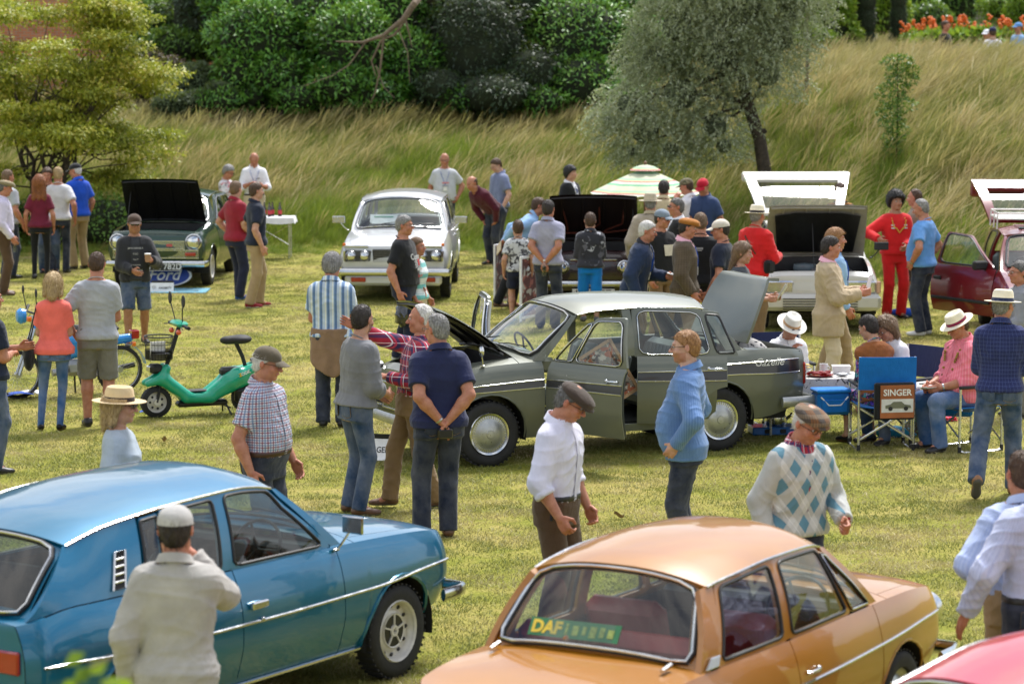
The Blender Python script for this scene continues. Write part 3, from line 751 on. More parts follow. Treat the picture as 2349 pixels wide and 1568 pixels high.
def skinmat(name, col):
 if name in MATS: return MATS[name]
 m = D.materials.new(name); m.use_nodes = True; t = NT(m.node_tree); b = t.n['Principled BSDF']
 a = t.node('ShaderNodeAttribute', attribute_name='tint'); co = t.node('ShaderNodeTexCoord').outputs['Object']
 nz = t.noise(co, 22, 4); c = C(col)
 cc = t.ramp(nz, [(.3, tuple(x*y for x, y in zip(c, (.84, .72, .68)))), (.7, tuple(min(1, x*1.1) for x in c))])
 t.set(b.inputs['Base Color'], t.mix(1.0, cc, a.outputs['Color'], 'MULTIPLY'))
 b.inputs['Roughness'].default_value = .5; b.inputs['Specular IOR Level'].default_value = .35
 b.inputs['Subsurface Weight'].default_value = .12; b.inputs['Subsurface Radius'].default_value = (.02, .008, .004); b.inputs['Subsurface Scale'].default_value = .5
 bp = t.node('ShaderNodeBump', {'Height': t.noise(co, 90, 3), 'Strength': .5, 'Distance': .0015}); t.set(b.inputs['Normal'], bp.outputs[0])
 MATS[name] = m; return m
SKINS = {'fair': skinmat('skin_fair', (.50, .285, .195)), 'ruddy': skinmat('skin_ruddy', (.46, .215, .135)), 'tan': skinmat('skin_tan', (.36, .185, .11)), 'pale': skinmat('skin_pale', (.56, .35, .26))}
def hairmat(name, col, col2):
 def fn(t, co):
  mp = t.node('ShaderNodeMapping', {0: co}); mp.inputs['Scale'].default_value = (1, 1, .25)
  return t.ramp(t.noise(mp.outputs[0], 95, 4, .7), [(.32, C(col)), (.68, C(col2))])
 return matx(name, fn, rough=.55, bump=.004, bscale=40, sheen=0, spec=.4)
HAIR = {'brown': hairmat('hair_brown', (.035, .018, .010), (.11, .06, .032)), 'dark': hairmat('hair_dark', (.012, .009, .008), (.045, .033, .027)), 'black': hairmat('hair_black', (.004, .004, .005), (.018, .017, .018)),
  'grey': hairmat('hair_grey', (.10, .095, .09), (.36, .35, .34)), 'darkgrey': hairmat('hair_dark_grey', (.045, .042, .04), (.19, .18, .17)), 'white': hairmat('hair_white', (.42, .40, .37), (.78, .76, .73)),
  'blond': hairmat('hair_blond', (.24, .15, .06), (.55, .40, .20)), 'ginger': hairmat('hair_ginger', (.20, .085, .025), (.42, .22, .09)), 'auburn': hairmat('hair_auburn', (.12, .035, .012), (.34, .12, .035)),
  'lightbrown': hairmat('hair_light_brown', (.09, .05, .025), (.24, .15, .085))}
HAIRCOL = {'brown': (.25, .15, .1), 'dark': (.12, .08, .06), 'black': (.06, .05, .05), 'grey': (.55, .6, .6), 'darkgrey': (.35, .35, .35), 'white': (.9, 1.1, 1.3), 'blond': (.8, .7, .5), 'ginger': (.6, .35, .2), 'auburn': (.5, .25, .15), 'lightbrown': (.4, .3, .25)}
EYEW = pmat('eye_white', (.55, .52, .5), .3); EYED = pmat('eye_iris', (.02, .014, .01), .2)
LENS = pmat('dark_lens', (.01, .01, .012), .08, coat=1, spec=.8); FRAMEM = pmat('spectacle_frame', (.02, .015, .013), .3)
CHROME = pmat('chrome', (.60, .61, .62), .20, metal=1, var=.06, rvar=.08); STEEL = pmat('steel', (.45, .46, .47), .32, metal=1, rvar=.1)
BLACKR = pmat('black_rubber', (.018, .018, .019), .7, var=.3, bump=.001)
STITCH = cloth('stitch_tan', '#9a7a4a')
LANY = cloth('lanyard_blue', '#1d4fae'); CARD = pmat('white_card', (.75, .75, .76), .5)
SOLE = pmat('shoe_sole', (.10, .09, .08), .8); WSOLE = pmat('white_sole', (.6, .58, .55), .7)
def leather(n, c): return pmat('leather_'+n, c, .45, bump=.001)
SHOE = {'black': leather('black', (.012, .011, .011)), 'brown': leather('brown', (.10, .045, .02)), 'tan': leather('tan', (.26, .12, .05)), 'red': cloth('canvas_red', '#7c1420'), 'white': pmat('trainer_white', (.55, .55, .55), .6), 'blue': cloth('trainer_blue', '#29497c'), 'grey': pmat('trainer_grey', (.12, .12, .13), .7)}
TORSO_M = np.array([(-.16, .120, .085, .0), (-.10, .160, .108, .0), (-.02, .170, .118, .0), (.08, .158, .108, .004), (.18, .160, .110, .008), (.32, .180, .120, .004), (.42, .182, .108, -.004), (.47, .155, .088, -.012), (.50, .115, .07, -.014), (.54, .062, .055, -.012)])
TORSO_F = np.array([(-.16, .125, .09, .0), (-.10, .165, .115, .0), (-.02, .172, .122, .0), (.08, .148, .10, .002), (.16, .132, .092, .004), (.27, .150, .112, .022), (.33, .156, .115, .024), (.42, .160, .092, 0), (.47, .138, .078, -.008), (.50, .10, .06, -.012), (.54, .055, .05, -.012)])
ARMS = {'down': (.075, .03, -.50), 'relax': (.085, .10, -.485), 'back': (.07, -.10, -.48), 'pocket': (.055, .06, -.42, (.8, -.7, 0)), 'behind': (-.15, -.15, -.43, (.8, -.6, 0)), 'front': (-.125, .27, -.34, (.6, -.6, -.6)),
  'hold': (-.04, .33, -.22, (.5, -.6, -.8)), 'hip': (-.02, .06, -.36, (1, -.5, 0)), 'cross': (-.20, .21, -.26, (.6, -.2, -.9)), 'mouth': (-.14, .20, .06, (.7, .3, -1)), 'camera': (-.12, .26, .08, (.8, 0, -1)),
  'chest': (-.10, .26, -.18, (.7, -.3, -1)), 'swing': (.07, .22, -.42), 'swingback': (.08, -.20, -.42), 'knee': None}
def ik(a, b, l1, l2, pole):
 a, b = np.array(a, float), np.array(b, float); d = b-a; L = np.linalg.norm(d); mx = (l1+l2)*.995
 if L > mx: b = a+d/L*mx; d = b-a; L = mx
 u = d/L; x = (l1*l1-l2*l2+L*L)/(2*L); h = sqrt(max(l1*l1-x*x, 0)); p = np.array(pole, float); p = p-u*(p@u)
 p /= max(np.linalg.norm(p), 1e-6)
 return a+u*x+p*h, b
PEOPLE = []
def rotm(yaw, pitch, roll=0):
 return np.array(Matrix.Rotation(yaw, 3, 'Z') @ Matrix.Rotation(pitch, 3, 'X') @ Matrix.Rotation(roll, 3, 'Y'))
def person(label, pos, h, face, sex='m', lean=0, side=0, belly=0, wide=1.0, head=(0, 0, 0), la='relax', ra='relax', lfoot=(0, 0, 0), rfoot=(0, 0, 0), top=None, bottom=None, over=None, belt=None,
           shoes='black', hair=('short', 'brown'), hat=None, glasses=None, skin='ruddy', res=1.0, sit=None, grip=(.5, .5), lany=None, watch=None, group=None, cat='person', beard=None, feet=True, bag=None, scarf=None, legs_vis=True):
 s = h/1.75; PEOPLE.append(label); seed = len(PEOPLE)*17; rr = random.Random(seed)
 lean, side = radians(lean), radians(side)
 hz = .93*s if sit is None else sit
 P0 = np.array([0, 0, hz]); Rt = rotm(0, lean, side)  # +X rotation by lean tips +Z towards -Y
 X_, B_, U_ = Rt[:, 0], Rt[:, 1], Rt[:, 2]
 def T(x, y, z): return P0+X_*x+B_*y+U_*z     # x left, y back, z up (already scaled)
 tor = (TORSO_M if sex == 'm' else TORSO_F).copy(); tor[:, 1] *= (1+.05*(wide-1))*wide**.8
 g = np.exp(-((tor[:, 0]-.11)/.13)**2); tor[:, 1] += g*belly*.35; tor[:, 2] += g*belly*.55; tor[:, 3] += g*belly*.5; tor = tor*s
 def tfield(infl, zlo, zhi, flare=0):
  def fn(X, Y, Z):
   dx, dy, dz = X-P0[0], Y-P0[1], Z-P0[2]
   x = dx*X_[0]+dy*X_[1]+dz*X_[2]; y = dx*B_[0]+dy*B_[1]+dz*B_[2]; z = dx*U_[0]+dy*U_[1]+dz*U_[2]
   sh = z.shape; zr = z.ravel(); fl = flare*np.clip((.07-zr)/.09, 0, 1) if flare else 0
   lo = np.maximum(zr, tor[1, 0]) if infl else zr
   W = (np.interp(lo, tor[:, 0], tor[:, 1])+infl+fl).reshape(sh); Dp = (np.interp(lo, tor[:, 0], tor[:, 2])+infl+fl).reshape(sh); O = np.interp(zr, tor[:, 0], tor[:, 3]).reshape(sh)
   q = (np.abs(x/W)**2.5+np.abs((y+O)/Dp)**2.5)**.4
   return np.maximum(np.maximum((q-1)*np.minimum(W, Dp), z-zhi), zlo-z)
  return fn
 def tbox(zlo, zhi, m):
  c = np.array([T(sx*(.24*s*wide+belly), sy*(.2*s+belly), z) for sx in (-1, 1) for sy in (-1, 1) for z in (zlo, zhi)]); return c.min(0)-m, c.max(0)+m
 sw = (.170 if sex == 'm' else .150)*s*(1+.5*(wide-1))
 Hm = rotm(radians(head[0]), lean*.35+radians(head[1]), radians(head[2]) if len(head) > 2 else 0)
 nb = T(0, .012*s, .50*s); hs = s**.35 if s < .95 else 1.0   # heads shrink less than bodies
 hc = nb+(U_*.6+Hm[:, 2]*.4)*.075*s+Hm@np.array([0, -.022, .105])*hs
 A = {}
 for sg, sp_, gp in ((1, la, grip[0]), (-1, ra, grip[1])):
  S = T(sg*sw, 0, .418*s)
  a = ARMS[sp_] if isinstance(sp_, str) else sp_
  if a is None: a = (-.02, .30, -.42, (1, -.4, 0))
  tgt = S+(X_*sg*a[0]-B_*a[1]+U_*a[2])*s
  if len(a) > 4 and a[4] == 'abs': tgt = np.array([a[0], a[1], a[2]])*s
  pl = a[3] if len(a) > 3 else (.45, -1, 0)
  E_, W_ = ik(S, tgt, .285*s, .255*s, X_*sg*pl[0]-B_*pl[1]+U_*pl[2])
  A[sg] = (S, E_, W_, gp)
 Lg = {}
 for sg, ft in ((1, lfoot), (-1, rfoot)):
  Hp = P0+np.array([sg*.088*s, 0, -.03*s])
  an = np.array([sg*.105*s+ft[0]*s, .02*s-ft[1]*s, .085*s+ft[2]*s])
  K, an = ik(Hp, an, .425*s, .405*s, (sg*.12, -1, .0)); Lg[sg] = (Hp, K, an, ft)
 topz = hc[2]+.115*hs+(.0 if not hat else {'cap': .012, 'flat': .016, 'panama': .035, 'sun': .03}[hat[0]])
 fr = radians(face)
 if isinstance(pos, tuple) and pos[0] == 'head':
  off = Matrix.Rotation(fr, 3, 'Z') @ Vector((hc[0], hc[1], 0)); q = at(pos[1], pos[2], topz); loc = (q.x-off.x, q.y-off.y, 0)
 elif isinstance(pos, tuple) and pos[0] == 'y':   # head top pixel at given depth, standing on the terrain
  q = aty(pos[1], pos[2], pos[3]); loc = (q.x, pos[3], tz(q.x, pos[3]))
 elif isinstance(pos, tuple) and pos[0] == 'feet': q = at(pos[1], pos[2], 0); loc = tuple(q)
 else: loc = pos
 o = thing('person', label, cat, loc, fr, group)
 dist = sqrt(loc[0]**2+loc[1]**2); q = max(.85, dist/26)*res
 pts = np.array([P0, hc, A[1][1], A[1][2], A[-1][1], A[-1][2], Lg[1][1], Lg[1][2], Lg[-1][1], Lg[-1][2], T(.2*s*wide, -.1*s, .43*s), T(-.2*s*wide, .1*s, .43*s)])
 F = Field(pts.min(0)-.15*s-belly*.6, pts.max(0)+.06, .0125*q)
 lo, hi = tbox(-.17*s, .55*s, .02); F.put(tfield(0, -.16*s, .535*s), lo, hi, .02)
 aw = s*(1.08 if sex == 'm' else .94)*(1+.35*(wide-1)); lgm = .76 if (bottom and bottom.get('kind', 'trousers') != 'shorts') else .97
 for sg in (1, -1):
  S, E_, W_, gp = A[sg]; F.cap(S-X_*sg*.02*s, E_, .056*aw, .040*aw, .03); m_ = E_+(W_-E_)*.3
  F.cap(E_, m_, .041*aw, .043*aw, .02); F.cap(m_, W_, .043*aw, .027*aw, .02)
  Hp, K, an, ft = Lg[sg]; F.cap(Hp, K, .080*aw*lgm, .056*aw*lgm, .03); m_ = K+(an-K)*.32+np.array([0, .012 if lgm > .9 else .002, 0])
  F.cap(K, m_, .054*aw*lgm, .056*aw*lgm*min(1, lgm+.18), .02); F.cap(m_, an, .055*aw*lgm*min(1, lgm+.18), .036*aw*lgm, .02); F.cap(an, an+np.array([0, -.08*s, -.045*s]), .035*s, .028*s, .02)
 F.cap(nb-U_*.03*s, hc+Hm@np.array([0, .012, -.06]), .060*aw, .054*aw, .025)
 V, Q, N = F.mesh(); vs = [V]; qs = [Q]; tints = [np.ones((len(V), 3))]; nv = len(V)
 hq = .0078*min(q, 2)/.95
 F = Field((-.10*hs, -.14*hs, -.17*hs), (.10*hs, .125*hs, .135*hs), hq)
 f = .94 if sex == 'f' else 1.0; e = hs
 F.ell((0, .012*e, .026*e), (.076*e, .096*e, .092*e), .01); F.ell((0, -.026*e, -.042*e), (.060*e*f, .068*e, .078*e), .03)
 F.ell((0, -.068*e, -.098*e), (.024*e*f, .021*e, .019*e), .025)
 for sg in (1, -1):
  F.ell((sg*.038*e, -.064*e, -.03*e), (.026*e, .024*e, .026*e), .02); F.ell((sg*.052*e*f, -.01*e, -.075*e), (.016*e, .03*e, .022*e), .03)
 F.cap((-.03*e, -.083*e, .024*e), (.03*e, -.083*e, .024*e), .013*e, .013*e, .014)
 for sg in (1, -1): F.cut(lambda X, Y, Z: .0135*e-np.sqrt((X-sg*.031*e)**2+(Y+.103*e)**2+(Z-.004*e)**2), k=.012)
 F.cap((0, -.090*e, .008*e), (0, -.116*e, -.030*e), .008*e, .0125*e, .012)
 for sg in (1, -1):
  F.ell((sg*.012*e, -.104*e, -.033*e), (.009*e, .011*e, .008*e), .006)
  F.ell((sg*.081*e, .012*e, -.004*e), (.0105*e, .019*e, .032*e), .008)
 F.cap((-.018*e, -.093*e, -.063*e), (.018*e, -.093*e, -.063*e), .0075*e, .0075*e, .008)
 F.cap((0, .012*e, -.06*e), (0, .03*e, -.19*e), .0555*aw/s*min(1, s+.1), .058*aw/s*min(1, s+.1), .03)
 V, Q, N = F.mesh(); x, y, z = V.T/e; t = np.ones((len(V), 3))
 lip = np.exp(-((x/.021)**4+((z+.063)/.0085)**2))*(y < -.08); t *= 1-lip[:, None]*np.array([.12, .42, .35])
 hcx = HAIRCOL.get(hair[1], (.3, .2, .15))
 br = np.exp(-(((np.abs(x)-.031)/.017)**4+((z-.024)/.0065)**2))*(y < -.07); t = t*(1-br[:, None]*.75)+br[:, None]*.75*np.array(hcx)*.8
 ck = np.exp(-(((np.abs(x)-.042)/.02)**2+((z+.028)/.02)**2))*(y < -.04); t *= 1-ck[:, None]*np.array([0, .16, .12]); ns_ = np.exp(-((x/.016)**2+((z+.03)/.016)**2))*(y < -.09); t *= 1-ns_[:, None]*np.array([0, .2, .15])
 er = (np.abs(x) > .074)*(z < .03); t *= 1-er[:, None]*np.array([0, .15, .12])
 if beard:
  bd = ((z < -.035)*(y < .0)*(z > -.125)*(np.abs(y+.02) < .11)).astype(float)*(1-np.exp(-((x/.02)**4+((z+.063)/.007)**2)))
  bc = np.array(HAIRCOL[beard]); t = t*(1-bd[:, None]*.6)+bd[:, None]*.6*bc
 vs.append(V@Hm.T+hc); qs.append(Q+nv); nv += len(V); tints.append(t)
 for sg in (1, -1):
  S, E_, W_, gp = A[sg]; hq2 = .0062*min(max(q, 1), 2.4); d = W_-E_; d /= np.linalg.norm(d)
  if sit is None and d[2] < -.75: pass
  n_ = -X_*sg; n_ = n_-d*(n_@d); n_ /= max(np.linalg.norm(n_), 1e-6)
  if abs(n_@d) > .9 or (abs(d@X_) > .6): n_ = -U_-d*(-U_@d); n_ /= np.linalg.norm(n_)
  sd_ = np.cross(d, n_); fwd = -B_
  if sd_@fwd < 0 and abs(d[2]) > .5: sd_ = -sd_
  elif abs(d[2]) <= .5 and sd_@U_ < 0: sd_ = -sd_
  Mh = np.stack([sd_, d, n_], 1)  # x thumb side, y along, z palm normal
  k = s*(1 if sex == 'm' else .92); F = Field((-.075*k, -.05*k, -.05*k), (.11*k, .215*k, .12*k), hq2)
  F.cap((0, -.06*k, 0), (0, .01, 0), .0275*aw, .0262*aw, .01)
  F.ell((0, .052*k, .002), (.042*k, .050*k, .017*k), .014)
  F.cap((-.018*k, .03*k, 0), (-.024*k, .085*k, 0), .015*k, .013*k, .012); F.cap((.014*k, .03*k, 0), (.025*k, .085*k, 0), .015*k, .013*k, .012)
  for fi, (fx, fl) in enumerate(((.030, .074), (.010, .082), (-.0105, .076), (-.030, .060))):
   c1 = gp*.9+.06*fi*gp; b = np.array([fx*k, .090*k, 0]); sp2 = fx*1.2
   d1 = np.array([sp2, cos(c1), sin(c1)]); m1 = b+d1*fl*.5*k; c2 = c1+gp*1.3; d2 = np.array([sp2*.5, cos(c2), sin(c2)]); m2 = m1+d2*fl*.5*k
   F.cap(b, m1, .0092*k, .0085*k, .003); F.cap(m1, m2, .0085*k, .0068*k, .003)
  tb = np.array([.030*k, .018*k, .006*k]); tm = tb+np.array([.030, .035, .014+.012*gp])*k; te = tm+np.array([.004-.012*gp, .030, .008+.012*gp])*k
  F.cap(tb, tm, .015*k, .0115*k, .01); F.cap(tm, te, .0112*k, .008*k, .004)
  V, Q, N = F.mesh()
  if np.linalg.det(Mh) < 0: Q = Q[:, ::-1]
  vs.append(V@Mh.T+W_); qs.append(Q+nv); nv += len(V); tints.append(np.ones((len(V), 3))*np.array([1, .9, .88]))
  A[sg] = (S, E_, W_, gp, Mh)
 me = np_mesh('body', np.concatenate(vs), np.concatenate(qs)); tt = np.concatenate(tints)
 me.attributes.new('tint', 'FLOAT_COLOR', 'POINT').data.foreach_set('color', np.column_stack([tt, np.ones(len(tt))]).astype(np.float32).ravel())
 body = link('body', me, SKINS[skin], o)
 def HW(p): return Vector(Hm@(np.array(p)*hs)+hc)
 HM = Matrix.Translation(Vector(hc)) @ Matrix([list(r_) for r_ in Hm]).to_4x4() @ Matrix.Scale(hs, 4)
 if dist < 44:
  for sg in (1, -1):
   m = MB(); m2 = MB(); m.ell((sg*.031, -.0875, .004), (.0115, .009, .0075), n=8, k=6, M=HM); m2.ell((sg*.031, -.0945, .004), (.0055, .004, .0058), n=8, k=5, M=HM)
   eo = m.build('eye', EYEW, o); m2.build('iris', EYED, eo)
 def front(x, z, infl=.02, back=False):   # point on torso surface, x,z scaled metres in torso frame
  W = np.interp(z, tor[:, 0], tor[:, 1])+infl; Dp = np.interp(z, tor[:, 0], tor[:, 2])+infl; O = np.interp(z, tor[:, 0], tor[:, 3])
  y = Dp*max(0, 1-abs(x/W)**2.5)**.4
  return T(x, -O+y if back else -O-y, z)
 cq = .0105*q
 def garment(name, spec, infl, mat_, hem, sleeve, zhi=.515, wr=.006, openf=None, flare=0, collar=False, loose=1.0, cuff=None, neck=0):
  if hem < 0 and not flare: flare = .024
  pts2 = [*tbox(hem*s-.02, .5*s, .03)]
  for sg in (1, -1): pts2 += [A[sg][0], A[sg][1]] + ([A[sg][2]] if sleeve in ('long', 'rolled') else [])
  pts2 = np.array(pts2); F = Field(pts2.min(0)-.09*s, pts2.max(0)+.09*s, cq)
  lo, hi = tbox(hem*s, .53*s, .05); F.put(tfield(infl, hem*s, zhi*s, flare), lo, hi, .015)
  for sg in (1, -1):
   S, E_, W_ = A[sg][:3]
   if sleeve == 'none': F.cap(S-X_*sg*.05*s, S+X_*sg*.005-U_*.01, .058*aw+infl, .05*aw+infl, .03); continue
   i2 = infl*.9+.004; e1 = S+(E_-S)*(.70 if sleeve == 'short' else 1.0)
   F.cap(S-X_*sg*.03*s, e1, .062*aw+i2, (.052 if sleeve == 'short' else .046)*aw+i2*1.15*loose, .035, flat=(0, 1 if sleeve == 'short' else 0))
   if sleeve != 'short':
    t1 = 1.0 if sleeve == 'long' else .35; e2 = E_+(W_-E_)*t1
    F.cap(E_, e2, .045*aw+i2*loose, (.034 if sleeve == 'long' else .045)*aw+i2*.9, .02, flat=(0, 1))
    if sleeve == 'rolled': F.cap(E_+(W_-E_)*.24, e2, .052*aw+i2, .050*aw+i2, .006, flat=(1, 1))
  if collar: F.cap(nb+U_*.004*s, nb+U_*.045*s+Hm@np.array([0, .004, 0]), .074*aw+infl*.3, .066*aw+infl*.3, .012, flat=(0, 1))
  nn = nb+U_*(.02+(.03 if collar else 0)-neck)*s
  F.cut(lambda X, Y, Z: np.minimum((.062*aw+(.004 if collar else 0))-np.sqrt((X-nb[0])**2+(Y-nb[1])**2), ((X-nn[0])*U_[0]+(Y-nn[1])*U_[1]+(Z-nn[2])*U_[2])+.05*s), nb-.12, nb+.12)
  if openf:
   def of(X, Y, Z):
    dx, dy, dz = X-P0[0], Y-P0[1], Z-P0[2]
    x = dx*X_[0]+dy*X_[1]+dz*X_[2]; y = dx*B_[0]+dy*B_[1]+dz*B_[2]; z = (dx*U_[0]+dy*U_[1]+dz*U_[2])/s
    wv = np.interp(z.ravel(), [-.3, .0, .12, .3, .48, .56], openf).reshape(z.shape)*s
    return np.minimum(wv-np.abs(x), -y-.03)
   F.cut(of)
  V, Q, N = F.mesh(); V = wrinkle(V, N, wr*1.3, seed+int(hem*100), .085)
  me = np_mesh(name, V, Q); so = link(name, me, mat_, o)
  m = MB(); r0 = .064*aw+infl*.3; n_ = 22
  def ring(a, r, dz): return nb+X_*(sin(a)*r)+B_*(-cos(a)*r*.98)+U_*(dz*s+.030*s*(-cos(a)))
  if collar and (not openf or name == 'sweater'):
   m.grid(lambda u, v: ring(radians(14+332*u), r0+.002+.024*v, .052-.044*v), n_, 3, thick=.004); m.build('collar', mat_, so)
   m = MB(); m.grid(lambda u, v: front((u-.5)*.032, lerp(max(hem, .0)+.01, .47, v)*s, infl+.009), 2, 12, flip=True); m.build('placket', mat_, so)
  elif not openf:
   m.tube([ring(a, r0+.004, .022) for a in np.linspace(0, 2*pi, n_, endpoint=False)], .0055, 0, 5, closed=True); m.build('neckline', mat_, so)
  return so
 if top:
  tp = dict(infl=.012, hem=.0, sleeve='short', wr=.006, name='shirt'); tp.update(top); nm = tp.pop('name'); mt = tp.pop('mat'); extra = tp.pop('print', None)
  sh = garment(nm, None, tp.pop('infl'), mt, tp.pop('hem'), tp.pop('sleeve'), **{k: v for k, v in tp.items()})
 if over:
  ov = dict(infl=.030, hem=-.14, sleeve='long', wr=.008, name='jacket', openf=[.06, .03, .025, .06, .07, .05], flare=.01); ov.update(over); nm = ov.pop('name'); mt = ov.pop('mat')
  garment(nm, None, ov.pop('infl'), mt, ov.pop('hem'), ov.pop('sleeve'), **ov)
 if bottom and legs_vis:
  bt = dict(kind='trousers', wide=1.0, name='trousers'); bt.update(bottom); kd = bt['kind']; lw = bt['wide']
  pts2 = [*tbox(-.16*s, .06*s, .03)]
  for sg in (1, -1): pts2 += [Lg[sg][0], Lg[sg][1], Lg[sg][2]]
  pts2 = np.array(pts2); F = Field(pts2.min(0)-.10*s, pts2.max(0)+.06*s, cq*1.12)
  lo, hi = tbox(-.15*s, .06*s, .04); F.put(tfield(.013, -.15*s, .050*s), lo, hi, .02)
  for sg in (1, -1):
   Hp, K, an, ft = Lg[sg]; el = {'trousers': 1.0, 'shorts': 0, 'skirt': .5, 'cropped': .78}[kd]
   Hq = Hp+np.array([0, .012*s, 0])
   if kd == 'shorts':
    e1 = Hq+(K-Hq)*bt.get('len', .92); F.cap(Hq, e1, .092*aw, .084*aw*lw, .03, flat=(0, 1))
   else:
    F.cap(Hq, K, .089*aw, .066*aw*lw, .03); sk = bt.get('ankle', .062); an2 = K+(an-K)*(1.09 if kd == 'trousers' else el)
    F.cap(K, an2, .066*aw*lw, sk*aw*lw, .02, flat=(0, 1))
  V, Q, N = F.mesh(); V = wrinkle(V, N, .010 if lw > .95 else .005, seed+5, .10)
  tro = link(bt['name'], np_mesh('legs', V, Q), bt['mat'], o)
  if dist < 33 and 'jeans' in bt['mat'].name and sit is None:
   for sg in (1, -1):
    m = MB(); fp = lambda x, z: front(x*s, z*s, .030, True); m.grid(lambda u, v: fp(sg*(.035+.105*u), lerp(-.125+.02*abs(u-.5), -.015, v)), 5, 5, flip=False, thick=.003); po = m.build('pocket', bt['mat'], tro)
    m = MB(); m.tube([fp(sg*.035, -.015), fp(sg*.037, -.115), fp(sg*.088, -.13), fp(sg*.138, -.115), fp(sg*.14, -.015), fp(sg*.088, -.012)], .0016, 0, 4, closed=True); m.build('stitching', STITCH, po)
 if belt:
  F = Field(*tbox(.0, .05*s, .04), cq); lo, hi = tbox(.0, .05*s, .04); F.put(tfield(.021, .018*s, .055*s), lo, hi, .003); V, Q, N = F.mesh(); link('belt', np_mesh('belt', V, Q), belt, o)
 if feet:
  for sg in (1, -1):
   an, ft = Lg[sg][2], Lg[sg][3]; m = Field((-.055*s, -.20*s, -.095*s), (.055*s, .085*s, .06*s), .011*q); yaw = ft[3] if len(ft) > 3 else sg*12; pit = ft[4] if len(ft) > 4 else 0
   m.cap((0, .035*s, -.045*s), (0, -.08*s, -.056*s), .038*s, .036*s, .02); m.ell((sg*-.004*s, -.115*s, -.06*s), (.043*s, .072*s, .03*s), .02)
   if shoes not in ('sandal',): m.cap((0, .01*s, .0*s), (0, .015*s, -.04*s), .042*s, .044*s, .02, flat=(1, 0))
   m.cut(lambda X, Y, Z: -Z-.084*s)
   V, Q, N = m.mesh(); mi = (V[Q].mean(1)[:, 2] < -.066*s).astype(int)
   if shoes == 'sandal': V[:, :2] *= .9
   Rf = rotm(radians(yaw), radians(pit)); V = V@Rf.T+an
   sm = (SKINS[skin], SHOE['brown']) if shoes == 'sandal' else (SHOE[shoes], WSOLE if shoes in ('red', 'white', 'blue') else SOLE)
   link('shoe', np_mesh('shoe', V, Q, mi), sm, o)
 ht, hcol = hair
 if ht != 'none':
  long_ = ht in ('long', 'bob', 'wavy', 'afro', 'mop'); ex = {'afro': .05, 'bob': .022, 'wavy': .026, 'long': .016, 'mop': .026, 'curly': .024}.get(ht, .009)
  F = Field((-.15*hs, -.16*hs, -(.42 if long_ and ht != 'afro' else .17)*hs), (.15*hs, .20*hs, .18*hs), .0085*min(q, 2))
  F.ell((0, .012*e, .028*e), ((.076+ex*1.0)*e, (.096+ex)*e, (.092+ex)*e), .01)
  F.ell((0, .035*e, -.02*e), ((.064+ex*.9)*e, (.066+ex)*e, (.075+ex*.5)*e), .02)
  zs = {'short': [.085, .062, .028, .006, -.052, -.085, -.09], 'curly': [.07, .055, .028, .0, -.055, -.085, -.09]}.get(ht, [.085, .062, .028, .006, -.052, -.085, -.09])
  if ht in ('thin', 'bald', 'fringe'): zs = [.3, .3, .16 if ht != 'thin' else .11, .010, -.052, -.085, -.09]
  if ht == 'thin': zs = [.3, .14, .09, .035, -.05, -.085, -.09]
  if ht in ('bob', 'wavy', 'long'): zs = [.082, .06, .0, -.06, -.3, -.5, -.5]
  if ht == 'mop': zs = [.055, .04, .01, -.03, -.07, -.10, -.10]
  if ht == 'afro': zs = [.075, .055, .03, -.02, -.06, -.08, -.09]
  zs = [v*e for v in zs]; ys = [v*e for v in [-.12, -.07, -.03, 0, .03, .06, .12]]
  F.cut(lambda X, Y, Z: (np.interp(Y.ravel(), ys, zs).reshape(Y.shape)-Z)*.7+X*0)
  if hat: F.cut(lambda X, Y, Z: Z-.055*e+X*0+Y*0)
  if ht in ('bald', 'fringe'): F.cut(lambda X, Y, Z: (Z-(.045 if ht == 'bald' else .062)*e+np.clip(-Y, -.05, .05)*.3)*.8+X*0)
  if ht == 'bob':
   for sg in (1, -1): F.cap((sg*.07*e, .03*e, .02*e), (sg*.078*e, .035*e, -.11*e), .035*e, .03*e, .02)
   F.cap((0, .07*e, .0), (0, .085*e, -.13*e), .075*e, .055*e, .03);
  if ht == 'wavy':
   for sg in (1, 0, -1): F.cap((sg*.065*e, .05*e, .02*e), (sg*.085*e, .085*e, -.25*e), .05*e, .04*e, .03)
  if ht == 'long':
   for sg in (1, 0, -1): F.cap((sg*.05*e, .06*e, .02*e), (sg*.05*e, .12*e, -.30*e), .045*e, .025*e, .03)
  V, Q, N = F.mesh(); amp = {'afro': .022, 'curly': .008, 'wavy': .008, 'bob': .005, 'mop': .007}.get(ht, .002)
  lam = {'afro': .025, 'curly': .03}.get(ht, .035); V = wrinkle(V, N, amp*1.3, seed+9, lam)
  if dist < 48:
   ns = min(len(V), int({'afro': 1500, 'wavy': 1300, 'bob': 1200, 'long': 1200}.get(ht, 800)*(1 if dist < 34 else .5))); r_ = np.random.default_rng(seed); ii = r_.integers(0, len(V), ns); keep = V[ii, 2] > -.5
   ii = ii[keep]; Pn = V[ii]; Nn = N[ii]; fl_ = np.array([0, .9, -.5]) if ht not in ('bob', 'wavy', 'long') else np.array([0, .25, -1.]); tdir = fl_-Nn*(Nn@fl_)[:, None]; tdir = tdir+Nn*(.55 if ht != 'afro' else 2.0)*r_.uniform(.1, 1, (len(ii), 1))*.6+r_.normal(size=Nn.shape)*(.28 if ht != 'afro' else 1.0)
   tdir /= np.maximum(np.linalg.norm(tdir, axis=1, keepdims=True), 1e-6); L_ = r_.uniform(.012, .030, (len(ii), 1))*(1.7 if long_ else 1); sd2 = np.cross(tdir, Nn); sd2 /= np.maximum(np.linalg.norm(sd2, axis=1, keepdims=True), 1e-6); w2 = .0022
